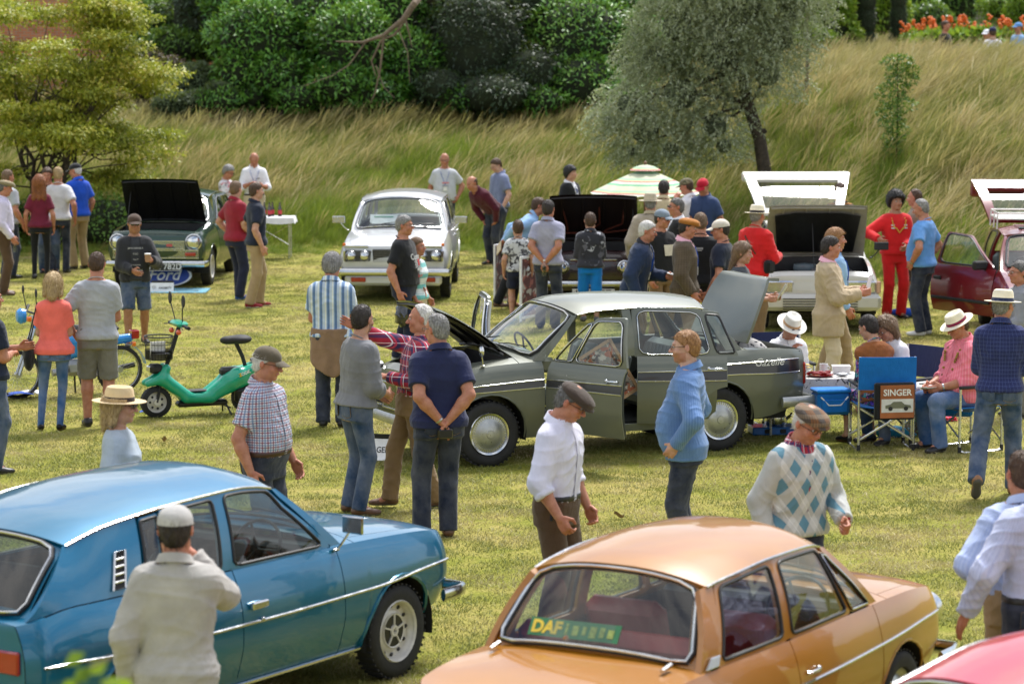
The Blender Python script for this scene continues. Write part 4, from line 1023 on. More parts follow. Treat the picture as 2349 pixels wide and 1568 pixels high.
   S4 = np.stack([Pn-Nn*.002-sd2*w2, Pn-Nn*.002+sd2*w2, Pn+tdir*L_+sd2*w2*.3, Pn+tdir*L_-sd2*w2*.3], 1).reshape(-1, 3); Q = np.concatenate([Q, len(V)+np.arange(len(S4)).reshape(-1, 4)]); V = np.concatenate([V, S4])
  V = V@Hm.T+hc
  link('hair', np_mesh('hair', V, Q), HAIR[hcol], o)
 if hat:
  m = MB(); kd = hat[0]; hm = hat[1]; tl = Matrix.Rotation(radians(hat[3] if len(hat) > 3 else 0), 4, 'X'); M_ = HM @ tl
  if kd == 'cap':
   def dome(u, v): a = u*2*pi; p_ = v*pi/2; return (.0905*cos(p_)*cos(a), .012+.111*cos(p_)*sin(a), .030+.096*sin(p_)**.85)
   m.grid(dome, 20, 8, 0, M_)
   def brim(u, v): x = (u-.5)*.15; yy = -.082-.02*(1-(x/.08)**2)-v*(.072*(1-(abs(x)/.085)**2.5)); return (x, yy, .036-v*.022-.25*abs(x)*abs(x)/.08*.5)
   m.grid(brim, 10, 5, 0, M_, thick=.004); m.ell((0, .012, .127), (.007, .007, .005), n=6, k=4, M=M_)
  elif kd == 'flat':
   F = Field((-.13, -.17, .0), (.13, .14, .13), .009*min(q, 1.8)); F.ell((0, .005, .062), (.096, .122, .052), .01); F.ell((0, -.055, .068), (.085, .085, .036), .03)
   F.cut(lambda X, Y, Z: (.040-.12*(Y+.02)*(Y > -.02))-Z+X*0); F.cap((-.045, -.105, .050), (.045, -.105, .050), .012, .012, .02); F.ell((0, -.118, .043), (.068, .042, .008), .012)
   V, Q, N = F.mesh(); V = wrinkle(V, N, .004, seed+3, .07); Ma = np.array(M_); V = V@Ma[:3, :3].T+Ma[:3, 3]; link('flat_cap', np_mesh('cap', V, Q), hm, o)
  elif kd in ('panama', 'sun'):
   rb = .155 if kd == 'panama' else .165; Me = M_ @ Matrix.Translation((0, .01, .03)) @ Matrix.Diagonal((1, 1.16, 1, 1))
   m.lathe([(rb, .004), (rb-.012, .002), (.115, .0), (.092, .006), (.090, .035), (.086, .075), (.076, .100), (.060, .108), (.035, .094), (.012, .086), (.0, .085)], 0, 28, Me)
   m.lathe([(rb, .004), (rb, .0), (.10, -.006), (.088, .0)], 0, 28, Me)
   if kd == 'panama' or kd == 'sun': m.lathe([(.0935, .006), (.0945, .012), (.0925, .032), (.0895, .036)], 1, 28, Me)
  if m.v:
   ho = m.build({'cap': 'cap', 'panama': 'hat', 'sun': 'sun_hat'}[kd], [hm] if kd == 'cap' else [hm, hat[2]], o)
   if kd != 'cap':
    for vtx in ho.data.vertices:
     pass
 if glasses:
  m = MB(); lm = LENS if glasses == 'sun' else None
  for sg in (1, -1):
   ring = [(sg*.032+.021*cos(a), -.104-.004*abs(cos(a)), .002+.016*sin(a)) for a in np.linspace(0, 2*pi, 12, endpoint=False)]
   m.tube(ring, .0022, 0, 5, HM, closed=True); m.tube([(sg*.053, -.103, .008), (sg*.079, -.03, .008), (sg*.083, .015, .004)], .0022, 0, 5, HM)
   if lm: m.ell((sg*.032, -.105, .001), (.022, .004, .017), 1, 10, 6, M=HM)
  m.tube([(-.011, -.108, .006), (.011, -.108, .006)], .0022, 0, 5, HM); m.build('spectacles', [FRAMEM, LENS], o)
 if lany:
  m = MB(); zb = .22*s; pa = [nb+X_*.07*s+U_*.02]+[front(x, z, .030) for x, z in ((.075*s, .44*s), (.05*s, .36*s), (.02*s, .28*s), (0, zb))]
  pb = [nb-X_*.07*s+U_*.02]+[front(x, z, .030) for x, z in ((-.075*s, .44*s), (-.05*s, .36*s), (-.02*s, .28*s), (0, zb))]
  m.tube(pa, .007, 0, 4, sq=(1, .4)); m.tube(pb, .007, 0, 4, sq=(1, .4)); m.tube([nb+X_*.07*s+U_*.02, nb+B_*.075*s+U_*.01, nb-X_*.07*s+U_*.02], .007, 0, 4)
  lo_ = m.build('lanyard', lany, o); fp = front(0, zb-.05, .034); mb = MB().box((0, 0, 0), (.075, .004, .10), bev=.001); bo = mb.build('badge', CARD, lo_); bo.matrix_local = Matrix.Translation(Vector(fp)) @ Matrix([list(r_) for r_ in Rt]).to_4x4()
 if watch:
  sg = 1 if watch == 'l' else -1; S, E_, W_ = A[sg][:3]; d = (W_-E_)/np.linalg.norm(W_-E_); c = W_-d*.015; m = MB(); ax = Vector(d); q_ = ax.to_track_quat('Z', 'Y').to_matrix().to_4x4()
  m.lathe([(.031*aw, -.008), (.033*aw, 0), (.031*aw, .008)], 0, 14, Matrix.Translation(Vector(c)) @ q_); m.build('watch', STEEL, o)
 o['_'] = 0; del o['_']
 return dict(o=o, T=T, front=front, A=A, HM=HM, s=s, nb=nb, hc=hc, Rt=Rt, P0=P0, X=X_, B=B_, U=U_, Lg=Lg, loc=Vector(loc), fr=fr)
def wp(p, q):    # person local -> world
 return Matrix.Translation(p['loc']) @ Matrix.Rotation(p['fr'], 4, 'Z') @ Vector(q)
def chest_text(p, body, size, x0, z0, mat_, infl=.024, back=False, bold=.0, name='shirt_print', parent=None, sx=1.0):
 """flat print following the chest"""
 t = text(name, body, size, mat_, p['o'], (0, 0, 0), (0, 0, 0), depth=0, bold=bold)
 for v in t.data.vertices:
  x = v.co.x*sx; z = v.co.y; q = p['front'](-(x) * (1 if back else -1)*1.0+x0, z0+z, infl, back); v.co = Vector(q)
 t.scale = (1, 1, 1)
 return t
def paint(name, col, metal=0.0, rough=.35, coat=.85, flake=0):
 m = D.materials.new(name); m.use_nodes = True; t = NT(m.node_tree); b = t.n['Principled BSDF']; c = C(col)
 co = t.node('ShaderNodeTexCoord').outputs['Object']; nz = t.noise(co, 2.5, 5)
 t.set(b.inputs['Base Color'], t.ramp(nz, [(.3, tuple(x*.93 for x in c)), (.7, tuple(min(1, x*1.05) for x in c))]))
 b.inputs['Metallic'].default_value = metal; b.inputs['Roughness'].default_value = rough
 b.inputs['Coat Weight'].default_value = coat; b.inputs['Coat IOR'].default_value = 1.5
 dn = t.noise(co, 30, 5, .7); mr = t.node('ShaderNodeMapRange', {'Value': dn, 'From Min': .35, 'From Max': .75, 'To Min': .02, 'To Max': .09}); t.set(b.inputs['Coat Roughness'], mr.outputs[0])
 bp = t.node('ShaderNodeBump', {'Height': t.noise(co, 3.5, 2), 'Strength': 1, 'Distance': .0035}); t.set(b.inputs['Coat Normal'], bp.outputs[0])
 return m
GLASS = glassmat('car_glass'); GLASSD = glassmat('car_glass_tinted', (.52, .60, .58))
TYRE = pmat('tyre_rubber', (.016, .016, .017), .75, var=.35, bump=.002, bscale=50)
DARK = pmat('dark_cavity', (.010, .010, .011), .8); ENG = pmat('engine_metal', (.09, .09, .095), .45, metal=.6, var=.5, rvar=.15); ENGB = pmat('engine_black', (.012, .012, .013), .35, var=.4)
LAMPG = pmat('headlamp_glass', (.62, .64, .66), .08, metal=.85, var=.25, scale=60, coat=1); AMBER = pmat('amber_lens', (.75, .16, .01), .15, coat=1); REDL = pmat('red_lens', (.35, .012, .012), .15, coat=1)
SEAT = {'grey': pmat('grey_vinyl', (.20, .22, .21), .4, bump=.003, bscale=8), 'black': pmat('black_vinyl', (.02, .02, .022), .4, bump=.003), 'red': pmat('red_vinyl', (.30, .02, .02), .4, bump=.003), 'tan': pmat('tan_vinyl', (.22, .14, .08), .5)}
PLATEB = pmat('plate_black', (.012, .012, .012), .4); PLATEW = pmat('plate_white', (.7, .7, .68), .4); PLATEY = pmat('plate_yellow', (.75, .52, .02), .4); LETW = pmat('letter_white', (.72, .72, .70), .5); LETB = pmat('letter_black', (.01, .01, .01), .5)
RUB = pmat('window_rubber', (.014, .014, .015), .5); WHITEP = pmat('white_wheel', (.62, .60, .54), .35, coat=.5); SILVW = pmat('silver_wheel', (.42, .43, .42), .35, metal=.7, rvar=.1)
def lerp(a, b, t): return a+(b-a)*t
def smooth_i(pts):
 xs_ = np.array([p[0] for p in pts], float); ys_ = np.array([p[1] for p in pts], float); n = len(xs_)
 if n > 2:
  dl = np.diff(ys_)/np.diff(xs_); m_ = np.zeros(n); m_[0], m_[-1] = dl[0], dl[-1]
  for i in range(1, n-1): m_[i] = 0 if dl[i-1]*dl[i] <= 0 else 2*dl[i-1]*dl[i]/(dl[i-1]+dl[i])
 else: m_ = np.full(n, (ys_[-1]-ys_[0])/(xs_[-1]-xs_[0]))
 def f(x):
  x = min(max(x, xs_[0]), xs_[-1]); i = min(max(int(np.searchsorted(xs_, x))-1, 0), n-2); h = xs_[i+1]-xs_[i]; t = (x-xs_[i])/h
  return ys_[i]*(2*t**3-3*t*t+1)+m_[i]*h*(t**3-2*t*t+t)+ys_[i+1]*(-2*t**3+3*t*t)+m_[i+1]*h*(t**3-t*t)
 return f
PROF = [(0, .90), (.18, .955), (.42, 1.0), (.62, .995), (.80, .965), (.92, .93), (1, .895)]
class Car:
 def __init__(c, label, x, y, head, sp, pnt, seat='black', name='parked_car', glass=None, z=0):
  c.o = thing(name, label, 'car', (x, y, z), radians(head), 'classic cars parked on the lawn'); c.sp = sp; c.p = pnt; c.glass = glass or GLASS; c.seat = SEAT[seat]
  c.w = smooth_i(sp['w']); c.zb = smooth_i(sp['zb']); c.zs = smooth_i(sp['zs']); c.zc = smooth_i(sp['zc']); c.pf = smooth_i(sp.get('prof', PROF))
  c.zr = smooth_i(sp['zr']); c.zrc = smooth_i(sp['zrc']); c.wr = smooth_i(sp['wr']); c.M = None
  c.xr, c.xf = sp['x']; c.xfa, c.xra = sp['ax']; c.rw = sp['rw']; c.ra = sp.get('ra', c.rw+.055)
 def S(c, x, hf, sd): return Vector((x, sd*c.w(x)*c.pf(hf), c.zb(x)+(c.zs(x)-c.zb(x))*hf))
 def ysh(c, x): return c.w(x)*c.pf(1)
 def Tp(c, x, q):
  a = abs(q); return Vector((x, q*c.ysh(x), c.zs(x)+(c.zc(x)-c.zs(x))*(1-a**c.sp.get('topexp', 2.6))))
 def hf0(c, x):
  for xa in (c.xfa, c.xra):
   if abs(x-xa) < c.ra:
    za = c.rw+sqrt(c.ra**2-(x-xa)**2); return max(0, (za-c.zb(x))/(c.zs(x)-c.zb(x)))
  return 0
 def G(c, x, s, sd, off=0): # greenhouse side
  yb = c.ysh(x)-.012; yr = c.wr(x); s2 = s
  return Vector((x, sd*(lerp(yb, yr, s2)+.02*sin(pi*s)+off), lerp(c.zs(x)+.004, c.zr(x), s)))
 def panel(c, name, x0, x1, sd, parent=None, mat_=None, M=None, gap=.004, n=None, h0=0, h1=1):
  m = MB(); n = n or max(4, int((x1-x0)/.03)); x0 += gap; x1 -= gap
  def fn(u, v):
   x = lerp(x0, x1, u); a = max(c.hf0(x), h0); return c.S(x, lerp(a, h1, v), sd)
  m.grid(fn, n, 16, 0, M, flip=(sd > 0), thick=.010)
  return m.build(name, mat_ or c.p, parent or c.o, sharp=50)
 def top(c, name, x0, x1, parent=None, M=None, q0=-1, q1=1, mat_=None, gap=.004, under=None, n=16):
  m = MB(); x0 += gap; x1 -= gap
  m.grid(lambda u, v: c.Tp(lerp(x0, x1, u), lerp(q0, q1, v)), n, 18, 0, M, thick=.012)
  return m.build(name, mat_ or c.p, parent or c.o, sharp=60)
 def end(c, name, front=True, mat_=None, bulge=.03):
  x = c.xf if front else c.xr; sg = 1 if front else -1; m = MB()
  def fn(u, v):
   q = u*2-1
   if v < .75: h = v/.75; p = c.S(x, h, 1); return (x+sg*bulge*(1-q*q)*sin(pi*min(h, .9)), p.y*q, p.z)
   t = (v-.75)/.25; p = c.Tp(x, q); z0 = c.zs(x); return (x+sg*bulge*(1-q*q)*sin(pi*.9)*(1-t), c.ysh(x)*q, lerp(z0, p.z, t))
  m.grid(fn, 20, 16, 0, flip=not front); return m.build(name, mat_ or c.p, c.o, sharp=60)
 def shell(c, doors, hood=None, open_hood=0, trunk=None, open_trunk=0, cowl=None, deckend=None):
  """doors: list of dicts sd,x0,x1,open"""
  sp = c.sp; xs_ = sorted({c.xr, c.xf}); o = c.o
  for sd in (1, -1):
   dx = sorted([(d['x0'], d['x1']) for d in doors if d['sd'] == sd])
   c.panel('rear_wing', c.xr, dx[0][0], sd); c.panel('front_wing', dx[-1][1], c.xf, sd)
   c.panel('sill', dx[0][0], dx[-1][1], sd, h0=0, h1=.10) if sp.get('sill', 1) else None
   for xa in (c.xfa, c.xra):  # arch lips and wells
    m = MB(); pts = []
    for i in range(15):
     a = radians(-8+196*i/14); x = xa+c.ra*cos(a); z = c.rw+c.ra*sin(a); hf = max(0, min(1, (z-c.zb(x))/(c.zs(x)-c.zb(x)))); p = c.S(x, hf, sd); pts.append((x, p.y-sd*.004, max(z, c.zb(x))))
    m.tube(pts, sp.get('lip', .010), 0, 6); m.build('wheel_arch', c.p, o)
    m = MB(); m.grid(lambda u, v: (xa+c.ra*cos(radians(-12+204*u)), sd*lerp(c.w(xa)*.99-.015, c.w(xa)-.30, v), max(.12, c.rw+c.ra*sin(radians(-12+204*u)))), 16, 2)
    m.grid(lambda u, v: (xa+c.ra*v*cos(radians(-12+204*u)), sd*(c.w(xa)-.30), max(.12, c.rw+c.ra*v*sin(radians(-12+204*u)))), 16, 2); m.build('wheel_well', DARK, o)
  c.end('front_panel', True); c.end('rear_panel', False)
  x0, x1 = hood
  if open_hood:
   hz = c.Tp(x0, 0).z; Mh = Matrix.Translation((-x0, 0, -hz)); hb = D.objects.new('bonnet', None)
   m = MB(); qq = sp.get('hoodq', .86); m.grid(lambda u, v: c.Tp(lerp(x0+.005, x1, u), lerp(-qq, qq, v)), 14, 16, 0, Mh)
   hd = m.build('bonnet', c.p, o, sharp=60); hd.location = (x0, 0, hz+.01); hd.rotation_euler = (0, -radians(open_hood), 0)
   m = MB(); m.grid(lambda u, v: c.Tp(lerp(x0+.008, x1-.004, u), lerp(-qq, qq, v))-Vector((0, 0, .022)), 12, 14, 0, Mh, flip=True)
   for k in range(4): q = -qq*.7+k*qq*.47; m.tube([c.Tp(lerp(x0, x1, t), q)-Vector((0, 0, .03)) for t in (.06, .5, .94)], .014, 0, 5, Mh)
   for t in (.04, .96): m.tube([c.Tp(lerp(x0, x1, t), q)-Vector((0, 0, .028)) for q in np.linspace(-qq*.96, qq*.96, 9)], .018, 0, 5, Mh)
   m.build('bonnet_underside', sp.get('under', ENGB), hd)
   for q0, q1 in ((-1, -qq-.004), (qq+.004, 1)): c.top('wing_top', x0, c.xf, q0=q0, q1=q1)
   c.top('slam_panel', x1, c.xf, q0=-qq, q1=qq, n=4)
   m = MB(); zf = .42; yy = c.ysh((x0+x1)/2)*qq; xm = (x0+x1)/2
   m.grid(lambda u, v: (lerp(x0, x1, u), lerp(-yy, yy, v), zf), 2, 2); m.grid(lambda u, v: (x0+.01, lerp(-yy, yy, u), lerp(zf, c.zs(x0)+.02, v)), 2, 2)
   m.grid(lambda u, v: (x1, lerp(-yy, yy, u), lerp(zf, c.zs(x1), v)), 2, 2)
   for sd in (1, -1): m.grid(lambda u, v: (lerp(x0, x1, u), sd*yy, lerp(zf, c.zs(lerp(x0, x1, u))-.005, v)), 6, 2)
   bay = m.build('engine_bay', ENGB, o, smooth=False); r = random.Random(int(x0*100))
   m = MB(); m.box((xm-.05, 0, .62), (.55, .30, .34), bev=.03); m.box((xm-.05, 0, .80), (.46, .18, .07), bev=.02); m.build('engine_block', ENG, bay)
   m = MB(); m.lathe([(0, 0), (.15, 0), (.16, .03), (.15, .08), (.04, .09), (0, .10)], 0, 20, Matrix.Translation((xm, -.16, .80))); m.build('air_cleaner', ENGB if sp.get('airb') else pmat('air_cleaner', (.10, .13, .15), .35), bay)
   m = MB(); m.box((xm+.1, .38, .72), (.24, .18, .2), bev=.01); m.build('battery', ENGB, bay)
   m = MB(); m.box((x1-.08, 0, .64), (.06, .55, .36), bev=.01); m.build('radiator', ENGB, bay)
   m = MB()
   for k in range(9): a = (xm+r.uniform(-.3, .3), r.uniform(-.45, .45), .75); b = (xm+r.uniform(-.35, .35), r.uniform(-.5, .5), .72); m.tube([a, ((a[0]+b[0])/2, (a[1]+b[1])/2, .86), b], .012, 0, 6)
   m.build('hose', pmat('hose_rubber', (.03, .03, .032), .5), bay)
   m = MB()
   for k in range(7): m = MB(); m.box((xm+r.uniform(-.3, .3), r.uniform(-.5, .5), .76+r.uniform(-.05, .05)), (.06, .05, .07), bev=.01); m.build('canister', STEEL, bay)
   m = MB(); q = sp.get('prop', .5)*qq; a = c.Tp(x1-.06, q); hb = hd.matrix_basis @ (Mh @ c.Tp(lerp(x0, x1, .72), q)); m.tube([a, hb], .006, 0, 6); m.build('bonnet_stay', BLACKR, o)
  else:
   c.top('bonnet', x0, x1, q0=-.90, q1=.90)
   for q0, q1 in ((-1, -.905), (.905, 1)): c.top('wing_top', x0, c.xf, q0=q0, q1=q1)
   if c.xf-x1 > .02: c.top('slam_panel', x1, c.xf, q0=-.9, q1=.9, n=4)
  xa = sp['ws'][0]; c.top('scuttle', xa-.14, x0, n=6)
  xd = sp['rs'][0]  # rear screen base
  if trunk and not open_trunk: c.top('boot_lid', c.xr, xd+.10)
  if open_trunk:
   hx_ = trunk[1]; hz = c.Tp(hx_, 0).z; Mh = Matrix.Translation((-hx_, 0, -hz)); m = MB()
   def lid(u, v):
    x = lerp(hx_, c.xr+.02, min(u/.82, 1)); p = c.Tp(x, lerp(-.86, .86, v)); return p if u < .82 else p+Vector((-.04*(u-.82)/.18, 0, -.13*(u-.82)/.18))
   m.grid(lid, 18, 16, 0, Mh, flip=True, thick=.03); bl_ = m.build('boot_lid', c.p, o, sharp=60); bl_.location = (hx_-.02, 0, hz+.02); bl_.rotation_euler = (0, radians(open_trunk), 0)
   c.top('scuttle', hx_, xd+.10, n=4)
   for q0, q1 in ((-1, -.87), (.87, 1)): c.top('wing_top', c.xr, hx_, q0=q0, q1=q1)
   m = MB(); yy = c.ysh(hx_)*.85; m.grid(lambda u, v: (lerp(c.xr+.04, hx_, u), lerp(-yy, yy, v), .5), 2, 2)
   m.grid(lambda u, v: (hx_, lerp(-yy, yy, u), lerp(.5, hz-.03, v)), 2, 2)
   for sd in (1, -1): m.grid(lambda u, v: (lerp(c.xr+.04, hx_, u), sd*yy, lerp(.5, c.zs(lerp(c.xr, hx_, u))-.01, v)), 6, 2)
   m.build('boot_floor', ENGB, o, smooth=False)
   c.boot = bl_
  xt, xb = sp['ws'][1], sp['rs'][1]; bow = sp.get('bow', .07); m = MB()
  def roof(u, v):
   q = v*2-1; x = lerp(xt+bow*(1-q*q), xb-bow*.6*(1-q*q), u); xx = lerp(xt, xb, u); wr = c.wr(xx)
   return (x, q*wr, c.zr(xx)+(c.zrc(xx)-c.zr(xx))*(1-abs(q)**2.4))
  m.grid(roof, 20, 22, 0, flip=True, thick=.018); c.roof = m.build('roof', c.p, o, sharp=60)
  for sd in (1, -1):
   m = MB(); m.tube([Vector((lerp(xt, xb, u), sd*(c.wr(lerp(xt, xb, u))+.006), c.zr(lerp(xt, xb, u))-.004)) for u in np.linspace(0, 1, 14)], .009, 0, 6); m.build('drip_rail', CHROME if sp.get('chromerail', 1) else c.p, o)
  def screen(nm, xbase, xtop, wtopx, bow0, bow1, front):
   zt = lambda q: c.zr(xtop)+(c.zrc(xtop)-c.zr(xtop))*(1-abs(q)**2.4)-.012; sg = 1 if front else -1; yb = c.ysh(xbase)-.045; yt = c.wr(xtop)-.02
   zbs = lambda q: lerp(c.zs(xbase)+.012, c.Tp(xbase, 0).z+.014, 1-abs(q)**2.4)
   def fn(u, v):
    q = u*2-1; xb_ = xbase+sg*bow0*(1-q*q)-sg*.02; x = lerp(xb_, xtop+sg*bow1*(1-q*q), v); return Vector((x, q*lerp(yb, yt, v), lerp(zbs(q), zt(q), v)+.0+.015*sin(pi*v)))
   m = MB(); m.grid(lambda u, v: fn(.03+.94*u, .04+.92*v), 16, 8, 0, flip=not front); g = m.build(nm, c.glass, o)
   L = []; cr = .10
   for u, v in [(cr, 0)]+[(t, 0) for t in np.linspace(.15, .85, 8)]+[(1-cr, 0), (1-cr*.25, cr*.4), (1, cr*1.6)]+[(1, t) for t in (.35, .6)]+[(1, 1-cr*1.6), (1-cr*.25, 1-cr*.4), (1-cr, 1)]+[(t, 1) for t in np.linspace(.85, .15, 8)]+[(cr, 1), (cr*.25, 1-cr*.4), (0, 1-cr*1.6)]+[(0, t) for t in (.6, .35)]+[(0, cr*1.6), (cr*.25, cr*.4)]:
    L.append(fn(.02+.96*u, .03+.94*v))
   m = MB(); m.tube(L, .017, 0, 6, closed=True); m.build('screen_rubber', RUB, g)
   if sp.get('chromescreen', 1): m = MB(); m.tube([p+Vector((sg*.012, 0, .008)) for p in L], .008, 0, 6, closed=True); m.build('screen_trim', CHROME, g)
   m = MB();
   for u0, u1 in ((0, .045), (.955, 1)): m.grid(lambda a, b: fn(lerp(u0, u1, a), b)-Vector((sg*.012, 0, .006)), 2, 8, 0, flip=not front, thick=.02)
   m.grid(lambda a, b: fn(a, lerp(.955, 1.0, b))-Vector((sg*.008, 0, .006)), 16, 2, 0, flip=not front, thick=.02)
   m.grid(lambda a, b: fn(a, lerp(-.01, .05, b))-Vector((sg*.008, 0, .006)), 16, 2, 0, flip=not front, thick=.02)
   m.build('screen_surround', c.p, o); return fn, g
  c.wsf, c.ws = screen('windscreen', sp['ws'][0], xt, 0, sp['ws'][2], bow, True)
  if not sp.get('norear'): c.rsf, c.rs = screen('rear_window', sp['rs'][0], xb, 0, sp['rs'][2], bow*.6, False)
  m = MB(); m.box(((c.xr+c.xf)/2, 0, .29), (c.xf-c.xr-.35, c.w(0)*2-.5, .06)); m.build('floor_pan', DARK, o, smooth=False)
  m = MB(); xi0, xi1 = sp['rs'][0]+.1, sp['ws'][0]-.05
  for sd in (1, -1):
   if not any(d.get('open') for d in doors if d['sd'] == sd): m.grid(lambda u, v: (lerp(xi0, xi1, u), sd*(c.w(0)*.88-.05), lerp(.35, c.zs(0)-.01, v)), 2, 2)
  m.grid(lambda u, v: (xi1, lerp(-1, 1, u)*(c.w(0)*.86), lerp(.32, c.zs(xi1)-.02, v)), 2, 2)
  m.build('door_lining', c.seat if sp.get('lining') else DARK, o, smooth=False)
  m = MB(); yb = c.ysh(xi1)-.06; m.box((xi1-.12, 0, c.zs(xi1)-.05), (.22, yb*2, .14), bev=.03); m.build('dashboard', sp.get('dash', SEAT['black']), o)
  rs_ = sp.get('rhd', -1); m = MB(); Mw = Matrix.Translation((xi1-.36, rs_*.34, c.zs(xi1)+.0)) @ Matrix.Rotation(radians(-62), 4, 'Y')
  m.tube([(.185*cos(a), .185*sin(a), 0) for a in np.linspace(0, 2*pi, 22, endpoint=False)], .011, 0, 6, Mw, closed=True)
  for a in (.5, 2.64, 4.71): m.tube([(0, 0, -.02), (.18*cos(a), .18*sin(a), 0)], .010, 0, 5, Mw)
  m.tube([(0, 0, 0), (0, 0, -.3)], .02, 0, 8, Mw); m.build('steering_wheel', SEAT['black'], o)
  xfs = sp.get('seatx', (.0, -.85))
  def seat(y, x, wd, nm):
   m = MB(); m.box((x+.05, y, .50), (.50, wd, .16), bev=.05); Mb = Matrix.Translation((x-.24, y, .74)) @ Matrix.Rotation(radians(-14), 4, 'Y'); m.box((0, 0, 0), (.14, wd, .54), bev=.06, M=Mb)
   so = m.build(nm, c.seat, o)
   m = MB()
   for k in range(int(wd/.075)): yy = -wd/2+.05+k*.075; m.tube([(.068, yy, -.2), (.078, yy, 0), (.068, yy, .2)], .012, 0, 5, Mb)
   m.build('seat_pleat', c.seat, so)
  for y in (-.34, .34): seat(y, xfs[0], .50, 'front_seat')
  seat(0, xfs[1], 1.15, 'rear_seat')
  for sd in (1, -1):
   for wdw in sp['side']: c.window(wdw, sd, doors)
   for pl in sp['pillars']:
    m = MB(); b0, b1, t0, t1 = pl[:4]; off = pl[4] if len(pl) > 4 else 0
    m.grid(lambda u, v: c.G(lerp(lerp(b0, b1, u), lerp(t0, t1, u), v), v, sd, off), 8, 8, 0, flip=(sd > 0), thick=.035); m.build('pillar', c.p, o, sharp=50)
  for d in doors: c.door(d)
  for xa, fr_ in ((c.xfa, 1), (c.xra, 0)):
   for sd in (1, -1): c.wheel(xa, sd)
 def wloop(c, w_, sd, inset=0.0, off=0.0, cr=None):
  b0, b1, t0, t1, s0, s1 = w_['q']; loop = []; cr = cr or c.sp.get('cr', .13)
  n = 5
  for (u0, v0, du, dv) in ((0, 0, 1, 0), (1, 0, 0, 1), (1, 1, -1, 0), (0, 1, 0, -1)):
   for k in range(n+1):
    t = cr+(1-2*cr)*k/n; u, v = u0+du*t, v0+dv*t; loop.append((u, v))
   cu, cv = u0+du, v0+dv; nxt = {(1, 0): (0, 1), (0, 1): (-1, 0), (-1, 0): (0, -1), (0, -1): (1, 0)}[(du, dv)]
   loop.append((cu-du*cr*.32+nxt[0]*cr*.32, cv-dv*cr*.32+nxt[1]*cr*.32))
  P = []
  for u, v in loop:
   u = lerp(inset, 1-inset, u); v = lerp(inset, 1-inset, v); P.append(c.G(lerp(lerp(b0, b1, u), lerp(t0, t1, u), v), lerp(s0, s1, v), sd, off))
  return P
 def window(c, w_, sd, doors, parent=None, M=None):
  door = next((d for d in doors if d['sd'] == sd and w_.get('door') == d.get('id')), None) if 'door' in w_ else None
  if door is not None and parent is None: door.setdefault('wins', []).append(w_); return
  P = c.wloop(w_, sd); par = parent or c.o; cen = sum(P, Vector())/len(P)
  m = MB(); m.add([cen]+P, [(0, 1+i, 1+(i+1) % len(P)) if sd < 0 else (0, 1+(i+1) % len(P), 1+i) for i in range(len(P))], 0, M); g = m.build(w_.get('name', 'side_window'), c.glass, par)
  m = MB(); m.tube(P, .011, 0, 6, M, closed=True); m.build('window_rubber', RUB, g)
  if w_.get('chrome', 0): m = MB(); m.tube([p+Vector((0, sd*.010, 0)) for p in P], .006, 0, 6, M, closed=True); m.build('window_trim', CHROME, g)
  O = c.wloop(w_, sd, inset=-.085 if not w_.get('thin') else -.05, cr=w_.get('fcr', .06)); n = len(P); m = MB()
  vs = P+O+[p-Vector((0, sd*.03, 0)) for p in P]+[p-Vector((0, sd*.03, 0)) for p in O]; fs = []
  for i in range(n):
   j = (i+1) % n
   for a, b in ((0, 1), (3, 2)): fs.append((a*n+i, a*n+j, b*n+j, b*n+i))
   fs.append((n+i, n+j, 3*n+j, 3*n+i)); fs.append((i, j, 2*n+j, 2*n+i))
  m.add(vs, fs, 0, M); m.build('window_frame', c.p, par, sharp=30)
 def door(c, d):
  sd, x0, x1 = d['sd'], d['x0'], d['x1']; hinge = c.S(x1, .5, sd); hinge.z = 0; M = Matrix.Translation(-hinge) if d.get('open') else None
  do = c.panel('door', x0, x1, sd, M=M, h0=.10)
  if d.get('open'):
   do.location = hinge; do.rotation_euler = (0, 0, -sd*radians(d['open']))
   m = MB(); m.grid(lambda u, v: c.S(lerp(x0+.02, x1-.02, u), lerp(max(.12, c.hf0(lerp(x0, x1, u))+.02), .97, v), sd)-Vector((0, sd*.055, 0)), 8, 8, 0, M); m.build('door_card', c.seat, do)
  for w_ in d.get('wins', []): c.window(w_, sd, [d], parent=do, M=M)
  if d.get('handle', 1):
   hfz = d.get('hz', .84); p = c.S(lerp(x0, x1, .14 if not d.get('hpos') else d['hpos']), hfz, sd)+Vector((0, sd*.022, 0)); m = MB()
   if d.get('hbox'): m.box(p, (.15, .03, .045), 0, M, bev=.008); m.ell(p+Vector((.03, 0, -.09)), (.014, .012, .014), n=8, k=6, M=M)
   else: m.tube([p-Vector((.07, sd*.015, 0)), p-Vector((.055, 0, 0)), p+Vector((.05, 0, 0)), p+Vector((.075, -sd*.018, 0))], .010, 0, 7, M); m.ell(p+Vector((.06, -sd*.01, 0)), (.02, .016, .02), n=8, k=6, M=M)
   m.build('door_handle', CHROME, do)
  d['obj'] = do; d['M'] = M
